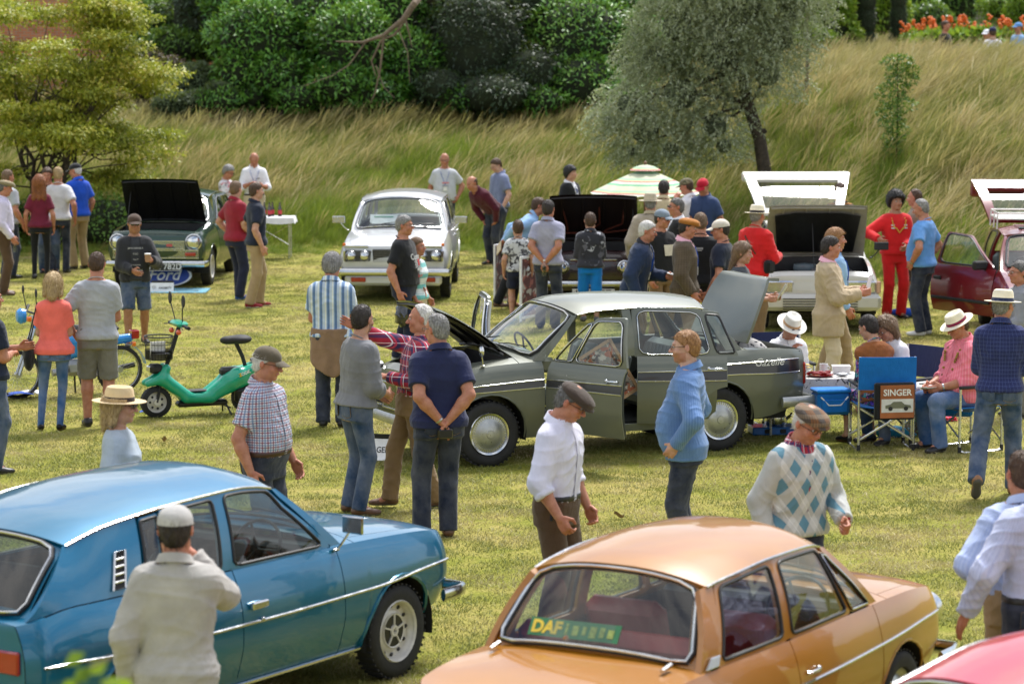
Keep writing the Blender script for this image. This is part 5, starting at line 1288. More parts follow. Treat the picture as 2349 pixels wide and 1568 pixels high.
 def wheel(c, xa, sd):
  sp = c.sp; rw = c.rw; wd = sp.get('tw', .155); ty = c.w(xa)*.985-wd*.5-.012; rr_ = sp.get('rim', rw*.60)
  Mx = Matrix.Translation((xa, sd*ty, rw)) @ Matrix.Rotation(-sd*pi/2, 4, 'X')
  h = wd/2; st = sp.get('wheel', 'cap')
  m = MB(); pr = [(rr_*1.02, h*.75), (rr_*.98, h*.55), (rr_*.90, h*.35), (rr_*.80, h*.30), (rr_*.55, h*.62), (rr_*.35, h*.66), (0, h*.66)] if st != 'dish' else [(rr_*1.02, h*.78), (rr_*.95, h*.6), (rr_*.90, h*.15), (rr_*.72, h*.12), (rr_*.62, h*.30), (rr_*.3, h*.34), (0, h*.34)]
  m.lathe(pr, 0, 32, Mx); wo = m.build('wheel', WHITEP if st == 'dish' else SILVW, c.o)
  m = MB(); m.lathe([(rr_, -h*.8), (rr_*1.0, h*.75), (rr_*1.04, h*.92), (rw*.80, h), (rw*.93, h*.92), (rw*.985, h*.70), (rw, h*.3), (rw, -h*.3), (rw*.985, -h*.7), (rw*.9, -h), (rr_, -h*.8)], 0, 40, Mx)
  for k in range(40):
   a = 2*pi*k/40; m.box((0, 0, 0), (.012, .016, wd*.86), 0, Mx @ Matrix.Rotation(a, 4, 'Z') @ Matrix.Translation((rw*.985+.004, 0, 0)))
  m.build('tyre', TYRE, wo)
  if st == 'cap':   # full chrome trim ring with slots and domed cap
   m = MB(); m.lathe([(rr_*1.03, h*.85), (rr_*.98, h*1.02), (rr_*.90, h*.95), (rr_*.86, h*.78)], 0, 32, Mx)
   for k in range(44): a = 2*pi*k/44; m.box((0, 0, 0), (rr_*.14, .006, .008), 0, Mx @ Matrix.Rotation(a, 4, 'Z') @ Matrix.Translation((rr_*.80, 0, h*.80)))
   m.build('trim_ring', CHROME, wo)
   m = MB(); m.lathe([(rr_*.86, h*.76), (rr_*.70, h*.80), (rr_*.60, h*.95), (rr_*.45, h*1.12), (rr_*.20, h*1.2), (rr_*.18, h*1.28), (0, h*1.3)], 0, 32, Mx); m.build('hubcap', SILVW, wo)
  elif st == 'dish':
   m = MB(); m.lathe([(rr_*1.03, h*.85), (rr_*.99, h*.98), (rr_*.94, h*.80)], 0, 32, Mx); m.build('trim_ring', WHITEP, wo)
   m = MB()
   for k in range(12): a = 2*pi*k/12; m.ell((rr_*.80*cos(a), rr_*.80*sin(a), h*.16), (.020, .014, .006), n=8, k=4, M=Mx)
   m.lathe([(rr_*.55, h*.33), (rr_*.53, h*.42), (0, h*.42)], 0, 24, Mx); m.build('wheel_slot', ENGB, wo)
   m = MB(); m.lathe([(rr_*.58, h*.34), (rr_*.56, h*.5), (rr_*.52, h*.44)], 0, 28, Mx)
   for k in range(5): a = 2*pi*k/5+.3; m.box((0, 0, 0), (rr_*.50, .010, .012), 0, Mx @ Matrix.Rotation(a, 4, 'Z') @ Matrix.Translation((rr_*.30, 0, h*.46)))
   m.lathe([(rr_*.20, h*.44), (rr_*.18, h*.58), (rr_*.10, h*.58), (rr_*.10, h*.5)], 0, 20, Mx); m.build('wheel_star', WHITEP, wo)
  else:
   m = MB(); m.lathe([(rr_*.62, h*.60), (rr_*.55, h*.9), (rr_*.3, h*1.1), (0, h*1.15)], 0, 24, Mx); m.build('hubcap', CHROME, wo)
 def strip(c, name, pts, r, mat_, sd, sq=None, x0=None, x1=None, parent=None, M=None, off=.006):
  """trim strip: pts (x,hf) along the side"""
  f = smooth_i(pts); a, b = pts[0][0], pts[-1][0]; a = x0 if x0 is not None else a; b = x1 if x1 is not None else b; m = MB()
  n = max(3, int((b-a)/.08)); m.tube([c.S(x, f(x), sd)+Vector((0, sd*off, 0)) for x in np.linspace(a, b, n)], r, 0, 6, M); return m.build(name, mat_, parent or c.o)
 def band(c, name, f0, f1, x0, x1, sd, mat_, parent=None, M=None, off=.004):
  m = MB(); n = max(3, int((x1-x0)/.05)); m.grid(lambda u, v: c.S(lerp(x0, x1, u), lerp(f0(lerp(x0, x1, u)), f1(lerp(x0, x1, u)), v), sd)+Vector((0, sd*off, 0)), n, 3, 0, M, flip=(sd < 0)); return m.build(name, mat_, parent or c.o)
 def bumper(c, front=True, z=.45, depth=.10, h=.075, wrap=.35, mat_=None, wx=1.03, overrider=None):
  x = c.xf if front else c.xr; sg = 1 if front else -1; W = c.w(x-sg*.25)*wx; m = MB(); pts = []
  for t in np.linspace(-1, 1, 25):
   a = abs(t); xx = x+sg*(depth*(1-a**2*.35)) if a < .82 else x+sg*(depth*(1-.82**2*.35))-sg*wrap*((a-.82)/.18)**1.5*1.0; y = t/abs(t)*min(a/.86, 1)*W if a > 0 else 0
   if a > .82: y = (1 if t > 0 else -1)*(W*(.95+.05*min(1, (a-.82)/.06)))
   else: y = t/.82*W*.95
   pts.append((xx, y, z))
  m.tube(pts, h/2, 0, 8, sq=(1, .45)); b = m.build('bumper', mat_ or CHROME, c.o)
  if overrider:
   m = MB()
   for s_ in (1, -1): m.box((x+sg*(depth+.02), s_*overrider, z+.01), (.05, .05, .16), bev=.02)
   m.build('overrider', mat_ or CHROME, b)
  return b
 def lamp(c, p, r, fr=1, ring=CHROME, name='headlamp', glass=None, tilt=0, hood=0):
  M_ = Matrix.Translation(p) @ Matrix.Rotation(fr*pi/2, 4, 'Y') @ Matrix.Rotation(tilt, 4, 'X'); m = MB(); m.lathe([(r*.93, -.02), (r*.93, .012), (r*.85, .030), (r*.5, .046), (0, .052)], 0, 24, M_); lo = m.build(name, glass or LAMPG, c.o)
  m = MB(); m.lathe([(r*1.05, -.04), (r*1.16, .0), (r*1.14, .022), (r*1.0, .034), (r*.93, .012)], 0, 28, M_); m.build('lamp_rim', ring, lo); return lo
 def plate(c, body, x, z, fr=1, y=0, col='b', w_=.52, hh=.11, size=None, tilt=0):
  m = MB(); m.box((0, 0, 0), (.012, w_, hh), bev=.002); po = m.build('number_plate', {'b': PLATEB, 'w': PLATEW, 'y': PLATEY}[col], c.o); po.location = (x, y, z); po.rotation_euler = (0, tilt, 0)
  if body: text('plate_letters', body, size or hh*.95, LETW if col == 'b' else LETB, po, (fr*.0075, 0, 0), (pi/2, 0, fr*pi/2), .001, bold=.001)
  if col == 'b':
   m = MB();
   for s_ in (1, -1): m.box((fr*.007, 0, s_*(hh/2-.003)), (.004, w_, .005)); m.box((fr*.007, s_*(w_/2-.003), 0), (.004, .005, hh))
   m.build('plate_border', LETW, po)
  return po
 def mirror(c, p, sd, arm=.10, box=False, mat_=None):
  m = MB(); p = Vector(p); q = p+Vector((.02, sd*arm*.7, .11)); m.tube([p, p+Vector((0, sd*arm*.3, .03)), q], .008, 0, 6); m.ell(p, (.03, .022, .012), n=8, k=5)
  if box: m.box(q+Vector((0, sd*.03, .05)), (.02, .16 if box == 1 else .2, .11), bev=.012)
  else: m.lathe([(0, -.02), (.045, -.012), (.056, 0), (.05, .006), (0, .008)], 0, 16, Matrix.Translation(q+Vector((0, 0, .03))) @ Matrix.Rotation(-pi/2, 4, 'Y'))
  return m.build('door_mirror', mat_ or CHROME, c.o)
 def wipers(c, front=True):
  m = MB(); f = c.wsf
  for u0, u1 in ((.22, .47), (.60, .86)):
   a = f(u0, .02)+Vector((.02, 0, .02)); b = f(u1, .10)+Vector((.02, 0, .03)); m.tube([a, a.lerp(b, .5)+Vector((.015, 0, .015)), b], .006, 0, 5); m.tube([f(u0+.09, .07)+Vector((.02, 0, .02)), f(u1+.04, .14)+Vector((.02, 0, .02))], .007, 0, 4)
  m.build('wiper', pmat('wiper', (.05, .05, .05), .4, metal=.5), c.o)
 def grille(c, x, z0, z1, y0, y1, n, mat_, vert=False, back=DARK, r=.006, frame=True, bow=0):
  m = MB(); m.box((x-.01, (y0+y1)/2, (z0+z1)/2), (.02, y1-y0, z1-z0)); go = m.build('grille', back, c.o, smooth=False)
  m = MB()
  for k in range(n):
   t = (k+.5)/n
   if vert: m.tube([(x+.008, lerp(y0, y1, t), z0), (x+.012, lerp(y0, y1, t), z1)], r, 0, 4)
   else: m.tube([(x+.01, y0, lerp(z0, z1, t)), (x+.01, y1, lerp(z0, z1, t))], r, 0, 4)
  m.build('grille_bars', mat_, go)
  if frame: m = MB(); m.tube([(x+.012, y0, z0), (x+.012, y1, z0), (x+.012, y1, z1), (x+.012, y0, z1)], .012, 0, 6, closed=True); m.build('grille_surround', CHROME, go)
  return go
OL = paint('olive_paint', (.135, .145, .115), metal=.3, rough=.42, coat=.55)
sp = dict(x=(-2.20, 1.9), ax=(1.25, -1.19), rw=.31, ra=.375, rim=.20, w=[(-2.2, .60), (-2.0, .70), (-1.5, .76), (0, .775), (1.2, .775), (1.62, .75), (1.83, .68), (1.9, .62)],
          zb=[(-2.2, .42), (-1.7, .30), (-.8, .25), (1.0, .25), (1.6, .32), (1.9, .42)], zs=[(-2.2, .93), (-1.9, .96), (-1.3, .97), (-.5, .965), (.6, .965), (1.0, .955), (1.55, .90), (1.8, .84), (1.9, .78)],
          zc=[(-2.2, .88), (-1.8, .97), (-1.4, 1.02), (0, 1.03), (.8, 1.045), (1.2, 1.03), (1.6, .97), (1.9, .86)], zr=[(-1.2, 1.36), (-.95, 1.40), (-.3, 1.425), (.1, 1.41), (.32, 1.37)],
          zrc=[(-1.2, 1.44), (-.9, 1.49), (-.3, 1.52), (.1, 1.505), (.32, 1.45)], wr=[(-1.2, .55), (-.6, .605), (.2, .60), (.32, .59)], ws=(.80, .28, .10), rs=(-1.46, -1.08, .10), bow=.10, hoodq=.80, seatx=(.02, -.80), lining=1,
          prof=[(0, .92), (.15, .955), (.45, 1.0), (.62, 1.0), (.80, .985), (.92, .955), (1, .90)], prop=-.7, dash=OL,
          side=[dict(q=(-.20, .40, -.15, .20, .03, .93), door='f', chrome=1), dict(q=(.43, .66, .23, .30, .03, .90), door='f', chrome=1, name='quarter_light', thin=1), dict(q=(-.98, -.30, -.86, -.27, .03, .93), door='r', chrome=1), dict(q=(-1.22, -1.04, -1.06, -.92, .05, .90), door='r', name='quarter_light')],
          pillars=[(.66, .78, .28, .33), (-.30, -.22, -.27, -.18), (-1.46, -1.28, -1.14, -1.06)], wheel='cap')
dr = [dict(sd=1, x0=-.27, x1=.69, id='f', open=68), dict(sd=1, x0=-1.14, x1=-.27, id='r', open=24), dict(sd=-1, x0=-.27, x1=.69, id='f', open=78), dict(sd=-1, x0=-1.14, x1=-.27, id='r')]
c = SING = Car('olive green saloon in the centre with doors, bonnet and boot open', .63, 27.53, 204, sp, OL, 'grey')
c.shell(dr, hood=(.93, 1.78), open_hood=40, trunk=(-2.2, -1.50), open_trunk=70)
BLK = pmat('black_flash', (.012, .012, .013), .3, coat=.5)
f_lo = smooth_i([(-2.2, .60), (-1.2, .68), (2.0, .655)]); f_hi = smooth_i([(-2.2, .84), (-1.2, .82), (2.0, .735)])
for sd in (1, -1):
 for a, b, d in [(-2.12, -1.14, None), (.69, 1.82, None), (-1.14, -.27, 'r'), (-.27, .69, 'f')]:
  dd_ = next((q for q in dr if q['sd'] == sd and q['id'] == d), None) if d else None; par = dd_['obj'] if dd_ else None; M = dd_['M'] if dd_ else None
  c.band('side_flash', f_lo, f_hi, a+.01, b-.01, sd, BLK, par, M)
  for f in (f_lo, f_hi): c.strip('chrome_strip', [(x_, f(x_)) for x_ in np.linspace(a+.01, b-.01, 6)], .0075, CHROME, sd, parent=par, M=M)
sc = text('script_badge', 'Gazelle', .11, LETW, c.o, (-1.72, c.w(-1.72)*.985+.016, .845), (pi/2, 0, pi), .002, shear=.35)
c.bumper(True, .42, .10, .10, .38, SILVW, wx=1.04, overrider=.45); c.bumper(False, .44, .08, .10, .38, SILVW, wx=1.04)
for y in (.54, -.54): c.lamp((1.87, y, .80), .09)
for y in (.57, -.57):
 m = MB(); m.box((-2.20, y, .70), (.04, .10, .22), bev=.02); m.build('tail_lamp', REDL, c.o)
 m = MB(); m.box((1.92, y, .60), (.04, .10, .14), bev=.02); m.build('side_lamp', LAMPG, c.o)
c.grille(1.94, .50, .74, -.18, .18, 17, CHROME, True, r=.0065); c.grille(1.92, .50, .68, .20, .50, 6, CHROME, False); c.grille(1.92, .50, .68, -.50, -.20, 6, CHROME, False)
m = MB(); m.box((1.95, 0, .80), (.03, .14, .05), bev=.01); m.build('badge', CHROME, c.o); text('badge_letters', 'SINGER', .035, LETB, c.o, (1.97, 0, .80), (pi/2, 0, pi/2))
c.mirror((1.30, .70, .95), 1, .03); c.mirror((1.30, -.70, .95), -1, .03); c.wipers()
fr = thing('framed_picture', 'wood framed collage propped in the front doorway of the olive saloon', 'picture frame'); fr.parent = None
Mc = Matrix.Translation((.63, 27.53, 0)) @ Matrix.Rotation(radians(204), 4, 'Z')
fr.matrix_world = Mc @ Matrix.Translation((-.02, .60, .78)) @ Matrix.Rotation(radians(180), 4, 'Z') @ Matrix.Rotation(radians(-28), 4, 'Y') @ Matrix.Rotation(radians(-12), 4, 'X')
WOODL = pmat('light_wood', (.36, .22, .11), .5, var=.3, scale=20)
m = MB();
for s_ in (1, -1): m.box((s_*.22, 0, 0), (.03, .03, .56)); m.box((0, 0, s_*.27), (.44, .03, .03))
m.build('frame', WOODL, fr, smooth=False); MB().box((0, .0, 0), (.42, .008, .52)).build('print', spots('collage', (.25, .22, .18), [(.5, .45, .38), (.08, .06, .05), (.35, .12, .06)], 16, .46), fr)
BLU = paint('blue_paint', (.0, .13, .25), metal=.4, rough=.30)
sp = dict(x=(-1.98, 1.98), ax=(1.33, -1.19), rw=.30, ra=.365, rim=.195, w=[(-1.98, .66), (-1.85, .745), (-1.3, .79), (0, .80), (1.3, .79), (1.8, .765), (1.93, .72), (1.98, .66)],
          zb=[(-1.98, .38), (-1.6, .30), (-.8, .24), (1.0, .24), (1.6, .34), (1.98, .42)], zs=[(-1.98, .90), (-1.6, .955), (-1.0, .95), (0, .94), (.8, .93), (1.5, .90), (1.9, .855), (1.98, .80)],
          zc=[(-1.98, .92), (-1.6, 1.0), (-1.0, 1.0), (0, 1.0), (.8, 1.0), (1.3, .965), (1.85, .90), (1.98, .84)], zr=[(-1.55, 1.25), (-1.2, 1.33), (-.6, 1.38), (-.1, 1.39), (.22, 1.36), (.32, 1.33)],
          zrc=[(-1.55, 1.31), (-1.2, 1.40), (-.5, 1.475), (0, 1.48), (.32, 1.40)], wr=[(-1.55, .52), (-.6, .575), (.2, .565), (.32, .555)], ws=(.82, .28, .10), rs=(-1.92, -1.50, .06), bow=.08,
          side=[dict(q=(-.24, .62, -.20, .23, .04, .93), door='f', fcr=.1), dict(q=(-.80, -.36, -.74, -.31, .04, .92), door='r'), dict(q=(-1.02, -.86, -.94, -.80, .04, .90), door='r', thin=1)],
          pillars=[(.70, .80, .29, .34), (-.34, -.26, -.30, -.21), (-1.92, -1.06, -1.52, -.96)], wheel='dish', lip=.016, topexp=3.5, seatx=(.0, -.72), cr=.07)
dr = [dict(sd=s_, x0=-.28, x1=.72, id='f', hbox=1, hz=.70) for s_ in (1, -1)]+[dict(sd=s_, x0=-1.03, x1=-.28, id='r', hbox=1, hz=.70) for s_ in (1, -1)]
c = SIM = Car('metallic blue hatchback with chrome side strips, bottom left corner', -2.08, 16.98, 56.8, sp, BLU, 'black', glass=GLASSD)
c.shell(dr, hood=(.92, 1.84), trunk=(-1.98, -1.70))
for sd in (1, -1):
 c.strip('chrome_strip', [(-1.9, .56), (0, .555), (1.93, .60)], .010, CHROME, sd); c.strip('sill_strip', [(-.85, .03), (.98, .03)], .012, CHROME, sd, off=.012)
 p = c.G(-1.22, .38, sd, .006); m = MB()
 q4 = [c.G(-1.30, .10, sd, .012), c.G(-1.20, .10, sd, .012), c.G(-1.13, .62, sd, .012), c.G(-1.21, .62, sd, .012)]; m.tube(q4, .010, 0, 6, closed=True); vo = m.build('air_vent', CHROME, c.o)
 m = MB(); m.add(q4, [(0, 1, 2, 3)]); m.build('vent_mesh', DARK, vo); m = MB()
 for t in (.2, .4, .6, .8): m.tube([q4[0].lerp(q4[3], t), q4[1].lerp(q4[2], t)], .007, 0, 5)
 m.build('vent_slat', CHROME, vo)
c.bumper(True, .46, .10, .085, .28); c.bumper(False, .46, .10, .085, .28)
c.mirror((.70, -.74, .92), -1, .12, box=1); c.mirror((.70, .74, .92), 1, .12, box=1); c.wipers()
for y in (.52, -.52): c.lamp((2.0, y, .66), .10); m = MB(); m.box((-1.99, y, .70), (.03, .22, .13), bev=.01); m.build('tail_lamp', REDL, c.o)
c.grille(2.0, .58, .74, -.38, .38, 8, CHROME)
OC = paint('ochre_paint', (.36, .14, .006), metal=.0, rough=.32)
sp = dict(x=(-1.92, 1.95), ax=(1.2, -1.05), rw=.285, ra=.345, rim=.18, w=[(-1.92, .60), (-1.8, .67), (-1.2, .72), (0, .735), (1.2, .73), (1.7, .70), (1.88, .64), (1.95, .58)],
          zb=[(-1.92, .38), (-1.5, .28), (-.8, .23), (.9, .23), (1.6, .32), (1.95, .42)], zs=[(-1.92, .84), (-1.6, .87), (-1.0, .885), (0, .88), (.9, .885), (1.3, .88), (1.75, .84), (1.95, .76)],
          zc=[(-1.92, .80), (-1.5, .89), (-1.1, .93), (0, .95), (.9, .955), (1.3, .94), (1.8, .87), (1.95, .80)], zr=[(-.92, 1.26), (-.7, 1.285), (-.2, 1.31), (.3, 1.30), (.52, 1.255)],
          zrc=[(-.92, 1.325), (-.7, 1.38), (-.2, 1.425), (.3, 1.40), (.52, 1.32)], wr=[(-.92, .50), (-.4, .53), (.3, .525), (.52, .51)], ws=(.98, .46, .10), rs=(-1.16, -.86, .05), bow=.07,
          side=[dict(q=(-.13, .56, -.12, .38, .04, .92), door='f', chrome=0, fcr=.1), dict(q=(.62, .84, .42, .49, .04, .88), door='f', name='quarter_light', thin=1, chrome=1), dict(q=(-.92, -.24, -.76, -.23, .05, .92), name='rear_quarter_window')],
          pillars=[(.84, .96, .46, .53), (-.235, -.155, -.22, -.14), (-1.16, -.96, -.92, -.80)], wheel='small', seatx=(.12, -.62), topexp=3.0, cr=.07)
dr = [dict(sd=s_, x0=-.19, x1=.88, id='f', hz=.72) for s_ in (1, -1)]
c = DAF = Car('ochre yellow two door saloon with dark red seats, bottom centre', 1.0, 15.25, 58.8, sp, OC, 'red')
c.shell(dr, hood=(1.08, 1.84), trunk=(-1.92, -1.2))
for sd in (1, -1):
 c.strip('chrome_strip', [(-1.85, .62), (0, .64), (1.90, .72)], .009, CHROME, sd)
 m = MB();
 for k in range(6): m.tube([c.G(-1.12+.012*k, .03+.022*k, sd, .012), c.G(-.99+.006*k, .03+.022*k, sd, .012)], .007, 0, 5)
 m.build('pillar_vent', CHROME, c.o)
c.bumper(True, .42, .10, .09, .3); c.bumper(False, .42, .10, .09, .3, overrider=.45)
for y in (.58, -.58):
 m = MB(); m.box((-1.93, y, .70), (.06, .09, .20), bev=.02); t_ = m.build('tail_lamp', REDL, c.o); m = MB(); m.tube([(-1.95, y-.05, .60), (-1.95, y+.05, .60), (-1.95, y+.05, .81), (-1.95, y-.05, .81)], .008, 0, 5, closed=True); m.build('lamp_rim', CHROME, t_)
 c.lamp((1.96, y*.9, .66), .09)
for y in (.50, -.50): m = MB(); m.tube([c.Tp(-1.32, y/.64)+Vector((0, 0, .02)), c.Tp(-1.23, y/.64)+Vector((0, 0, .03))], .014, 0, 6); m.build('boot_hinge', CHROME, c.o)
c.wipers()
m = MB(); m.box((-.98, 0, .86), (.34, 1.05, .02)); m.build('parcel_shelf', SEAT['black'], c.o)
stk = pmat('green_sticker', (.03, .18, .07), .4)
so = thing('rear_sticker', 'green and yellow club sticker low in the ochre car rear window', 'sticker'); rf = c.rsf; Mc = Matrix.Translation((1.0, 15.25, 0)) @ Matrix.Rotation(radians(58.8), 4, 'Z')
a, b, cc_ = rf(.44, .13), rf(.72, .13), rf(.44, .27); xa = (b-a).normalized(); ya = (cc_-a).normalized(); za = xa.cross(ya).normalized(); ya = za.cross(xa)
rt = -xa; nz_ = rt.cross(ya).normalized(); cen = rf(.60, .20)-nz_*.010
so.matrix_world = Mc @ Matrix.Translation(cen) @ Matrix((rt[:], ya[:], nz_[:])).transposed().to_4x4()
MB().box((0, 0, 0), (.54, .10, .003)).build('sticker_sheet', stk, so, smooth=False)
text('sticker_letters', 'DAF', .095, pmat('sticker_yellow', (.75, .55, .05), .5), so, (-.165, -.002, .004), (0, 0, 0), .001, bold=.004)
for k, w_ in enumerate((.02, .05, .03, .055, .04, .05)):
 MB().box((-.045+.053*k, -.004*(k%2), .003), (w_*.7, .062-.008*(k%3), .003)).build('faded_lettering', pmat('sticker_faded', (.30, .38, .10), .6, var=.4, scale=60), so, smooth=False)
dg_ = thing('nodding_dog', 'brown toy dog on the rear shelf of the ochre car', 'toy'); dg_.matrix_world = Mc @ Matrix.Translation((-1.0, .10, .875)) @ Matrix.Rotation(radians(160), 4, 'Z')
DOGM = pmat('toy_fur', (.36, .17, .08), .9, var=.4, scale=40, bump=.003)
m = MB(); m.ell((0, 0, .05), (.09, .05, .05)); m.tube([(.06, .03, .04), (.08, .03, .0)], .014); m.tube([(.06, -.03, .04), (.08, -.03, .0)], .014); m.tube([(-.07, .03, .04), (-.07, .03, 0)], .016); m.tube([(-.07, -.03, .04), (-.07, -.03, 0)], .016); m.build('body', DOGM, dg_)
m = MB(); m.ell((.10, 0, .11), (.045, .04, .042)); m.ell((.145, 0, .10), (.028, .022, .02)); m.ell((.09, .042, .10), (.018, .010, .035)); m.ell((.09, -.042, .10), (.018, .010, .035)); m.build('head', DOGM, dg_)
WH = paint('silver_white_paint', (.60, .61, .63), metal=.15, rough=.3)
sp = dict(x=(-2.35, 2.3), ax=(1.45, -1.25), rw=.32, ra=.39, rim=.2, w=[(-2.35, .72), (-2.1, .80), (0, .845), (1.5, .84), (2.1, .82), (2.26, .79), (2.3, .76)],
          zb=[(-2.35, .40), (-1.6, .30), (-.8, .25), (1.0, .25), (1.8, .34), (2.3, .40)], zs=[(-2.35, .95), (-1, .97), (.8, .97), (1.5, .93), (2.2, .86), (2.3, .82)],
          zc=[(-2.35, 1.0), (0, 1.02), (.9, 1.02), (1.5, 1.0), (2.15, .93), (2.3, .84)], zr=[(-2.1, 1.36), (-1, 1.42), (0, 1.43), (.35, 1.40)],
          zrc=[(-2.1, 1.44), (-1, 1.52), (0, 1.53), (.35, 1.475)], wr=[(-2.1, .60), (-1, .635), (.2, .625), (.35, .61)], ws=(.92, .32, .12), rs=(-2.25, -2.0, .05), bow=.10,
          side=[dict(q=(-.15, .70, -.1, .27, .04, .92), door='f', chrome=1), dict(q=(-1.05, -.27, -.95, -.22, .04, .92), door='r', chrome=1), dict(q=(-2.0, -1.17, -1.9, -1.07, .04, .92), chrome=1)],
          pillars=[(.78, .90, .31, .38), (-.25, -.17, -.20, -.12), (-1.16, -1.06, -1.06, -.96), (-2.25, -2.08, -2.05, -1.98)], wheel='small', topexp=3.5, seatx=(.05, -.8))
dr = [dict(sd=s_, x0=-.22, x1=.82, id='f') for s_ in (1, -1)]+[dict(sd=s_, x0=-1.1, x1=-.22, id='r') for s_ in (1, -1)]
q = at(916, 692)
c = Car('silver white estate car facing the camera with four round headlights', q.x-.02, q.y+2.15, -91.5, sp, WH, 'grey')
c.shell(dr, hood=(1.02, 2.2), trunk=None); c.top('boot_lid', -2.35, -2.1); c.bumper(True, .46, .10, .11, .30, overrider=None); c.wipers()
m = MB(); m.box((2.31, 0, .70), (.03, .62, .20), bev=.01); m.build('grille', ENGB, c.o); m = MB()
for k in range(7): m.tube([(2.332, -.30, .62+k*.027), (2.332, .30, .62+k*.027)], .004, 0, 4)
m.build('grille_bars', pmat('dull_steel', (.2, .2, .2), .4, metal=.8), c.o)
for sd in (1, -1):
 m = MB(); m.box((2.29, sd*.53, .70), (.06, .44, .20), bev=.03); hs_ = m.build('lamp_bezel', CHROME, c.o); m = MB(); m.box((2.315, sd*.53, .70), (.03, .39, .165), bev=.03); m.build('bezel_inset', pmat('bezel_dark', (.05, .05, .055), .4), c.o)
 for y in (.43, .63): c.lamp((2.33, sd*y, .70), .072)
 m = MB(); m.box((2.26, sd*.735, .865), (.06, .05, .05), bev=.012); m.build('indicator', AMBER, c.o)
 m = MB(); m.box((2.36, sd*.52, .35), (.02, .22, .07), bev=.01); m.build('reflector', REDL, c.o)
 m = MB(); m.box((2.30, sd*.55, .835), (.03, .36, .04), bev=.008); m.build('lamp_lid', CHROME, c.o)
 c.mirror((.80, sd*.80, .98), sd, .16, box=2)
m = MB(); m.box((2.30, 0, .34), (.10, 1.45, .16), bev=.04); m.build('valance', c.p, c.o)
pp = thing('document_wallet', 'papers and leaflets standing behind the silver estate windscreen', 'papers'); Mq = Matrix.Translation(c.o.location) @ Matrix.Rotation(radians(-91.5), 4, 'Z')
pp.matrix_world = Mq @ Matrix.Translation((.62, -.26, 1.14)) @ Matrix.Rotation(radians(-40), 4, 'Y')
m = MB(); m.box((0, 0, 0), (.01, .42, .16)); m.box((.02, .02, -.06), (.01, .40, .10)); m.build('sheet', CARD, pp, smooth=False)
m = MB(); m.box((.012, 0, .03), (.006, .30, .02)); m.build('heading', pmat('leaflet_green', (.1, .3, .2), .6), pp, smooth=False)
GR = paint('dark_green_paint', (.006, .035, .022), metal=.2, rough=.25)
sp = dict(x=(-2.1, 2.05), ax=(1.30, -1.18), rw=.30, ra=.365, rim=.185, w=[(-2.1, .70), (0, .80), (1.5, .79), (1.95, .77), (2.05, .74)],
          zb=[(-2.1, .40), (-.8, .25), (1.0, .25), (2.05, .36)], zs=[(-2.1, .92), (-1, .94), (.8, .94), (1.5, .92), (2.0, .88), (2.05, .84)],
          zc=[(-2.1, .94), (0, 1.0), (.9, 1.0), (1.5, .98), (2.0, .92), (2.05, .86)], zr=[(-1.3, 1.33), (-.4, 1.39), (.2, 1.38), (.35, 1.35)],
          zrc=[(-1.3, 1.38), (-.4, 1.45), (.2, 1.44), (.35, 1.40)], wr=[(-1.3, .52), (-.3, .56), (.35, .55)], ws=(.85, .32, .10), rs=(-1.5, -1.2, .05), bow=.08, hoodq=.88, under=pmat('bonnet_black', (.008, .008, .009), .3), airb=1,
          side=[dict(q=(-.4, .64, -.3, .27, .04, .92), door='f', chrome=1), dict(q=(-1.2, -.5, -1.05, -.42, .04, .92), chrome=1)], pillars=[(.74, .85, .31, .37), (-.5, -.42, -.42, -.32), (-1.5, -1.25, -1.26, -1.1)], wheel='dish', prop=-.8, seatx=(.0, -.8))
dr = [dict(sd=1, x0=-.46, x1=.76, id='f', open=8), dict(sd=-1, x0=-.46, x1=.76, id='f')]
q = at(366, 660)
c = COR = Car('dark green saloon on the left with its black bonnet raised', q.x+.10, q.y+1.85, -93.5, sp, GR, 'black')
c.shell(dr, hood=(.98, 1.95), open_hood=50, trunk=(-2.1, -1.5)); c.bumper(True, .40, .08, .09, .25, wx=1.02)
c.plate('WHN 782D', 2.17, .36, y=.10, w_=.60, hh=.13, size=.13)
for sd in (1, -1): c.lamp((2.05, sd*.60, .74), .115); m = MB(); m.box((2.09, sd*.55, .55), (.02, .17, .055), bev=.01); m.build('indicator', REDL, c.o)
c.grille(2.06, .635, .75, -.46, .46, 9, CHROME, r=.004); c.grille(2.06, .49, .61, -.68, .68, 9, CHROME, r=.004)
m = MB(); m.box((2.08, .22, .69), (.01, .09, .04)); m.build('badge', pmat('badge_red', (.5, .08, .08), .4), c.o); m = MB(); m.lathe([(0, 0), (.045, 0), (.045, .01), (0, .012)], 0, 16, Matrix.Translation((2.09, -.20, .55)) @ Matrix.Rotation(pi/2, 4, 'Y')); m.build('badge', CARD, c.o)
RV = paint('black_maroon_paint', (.018, .006, .007), metal=.1, rough=.25)
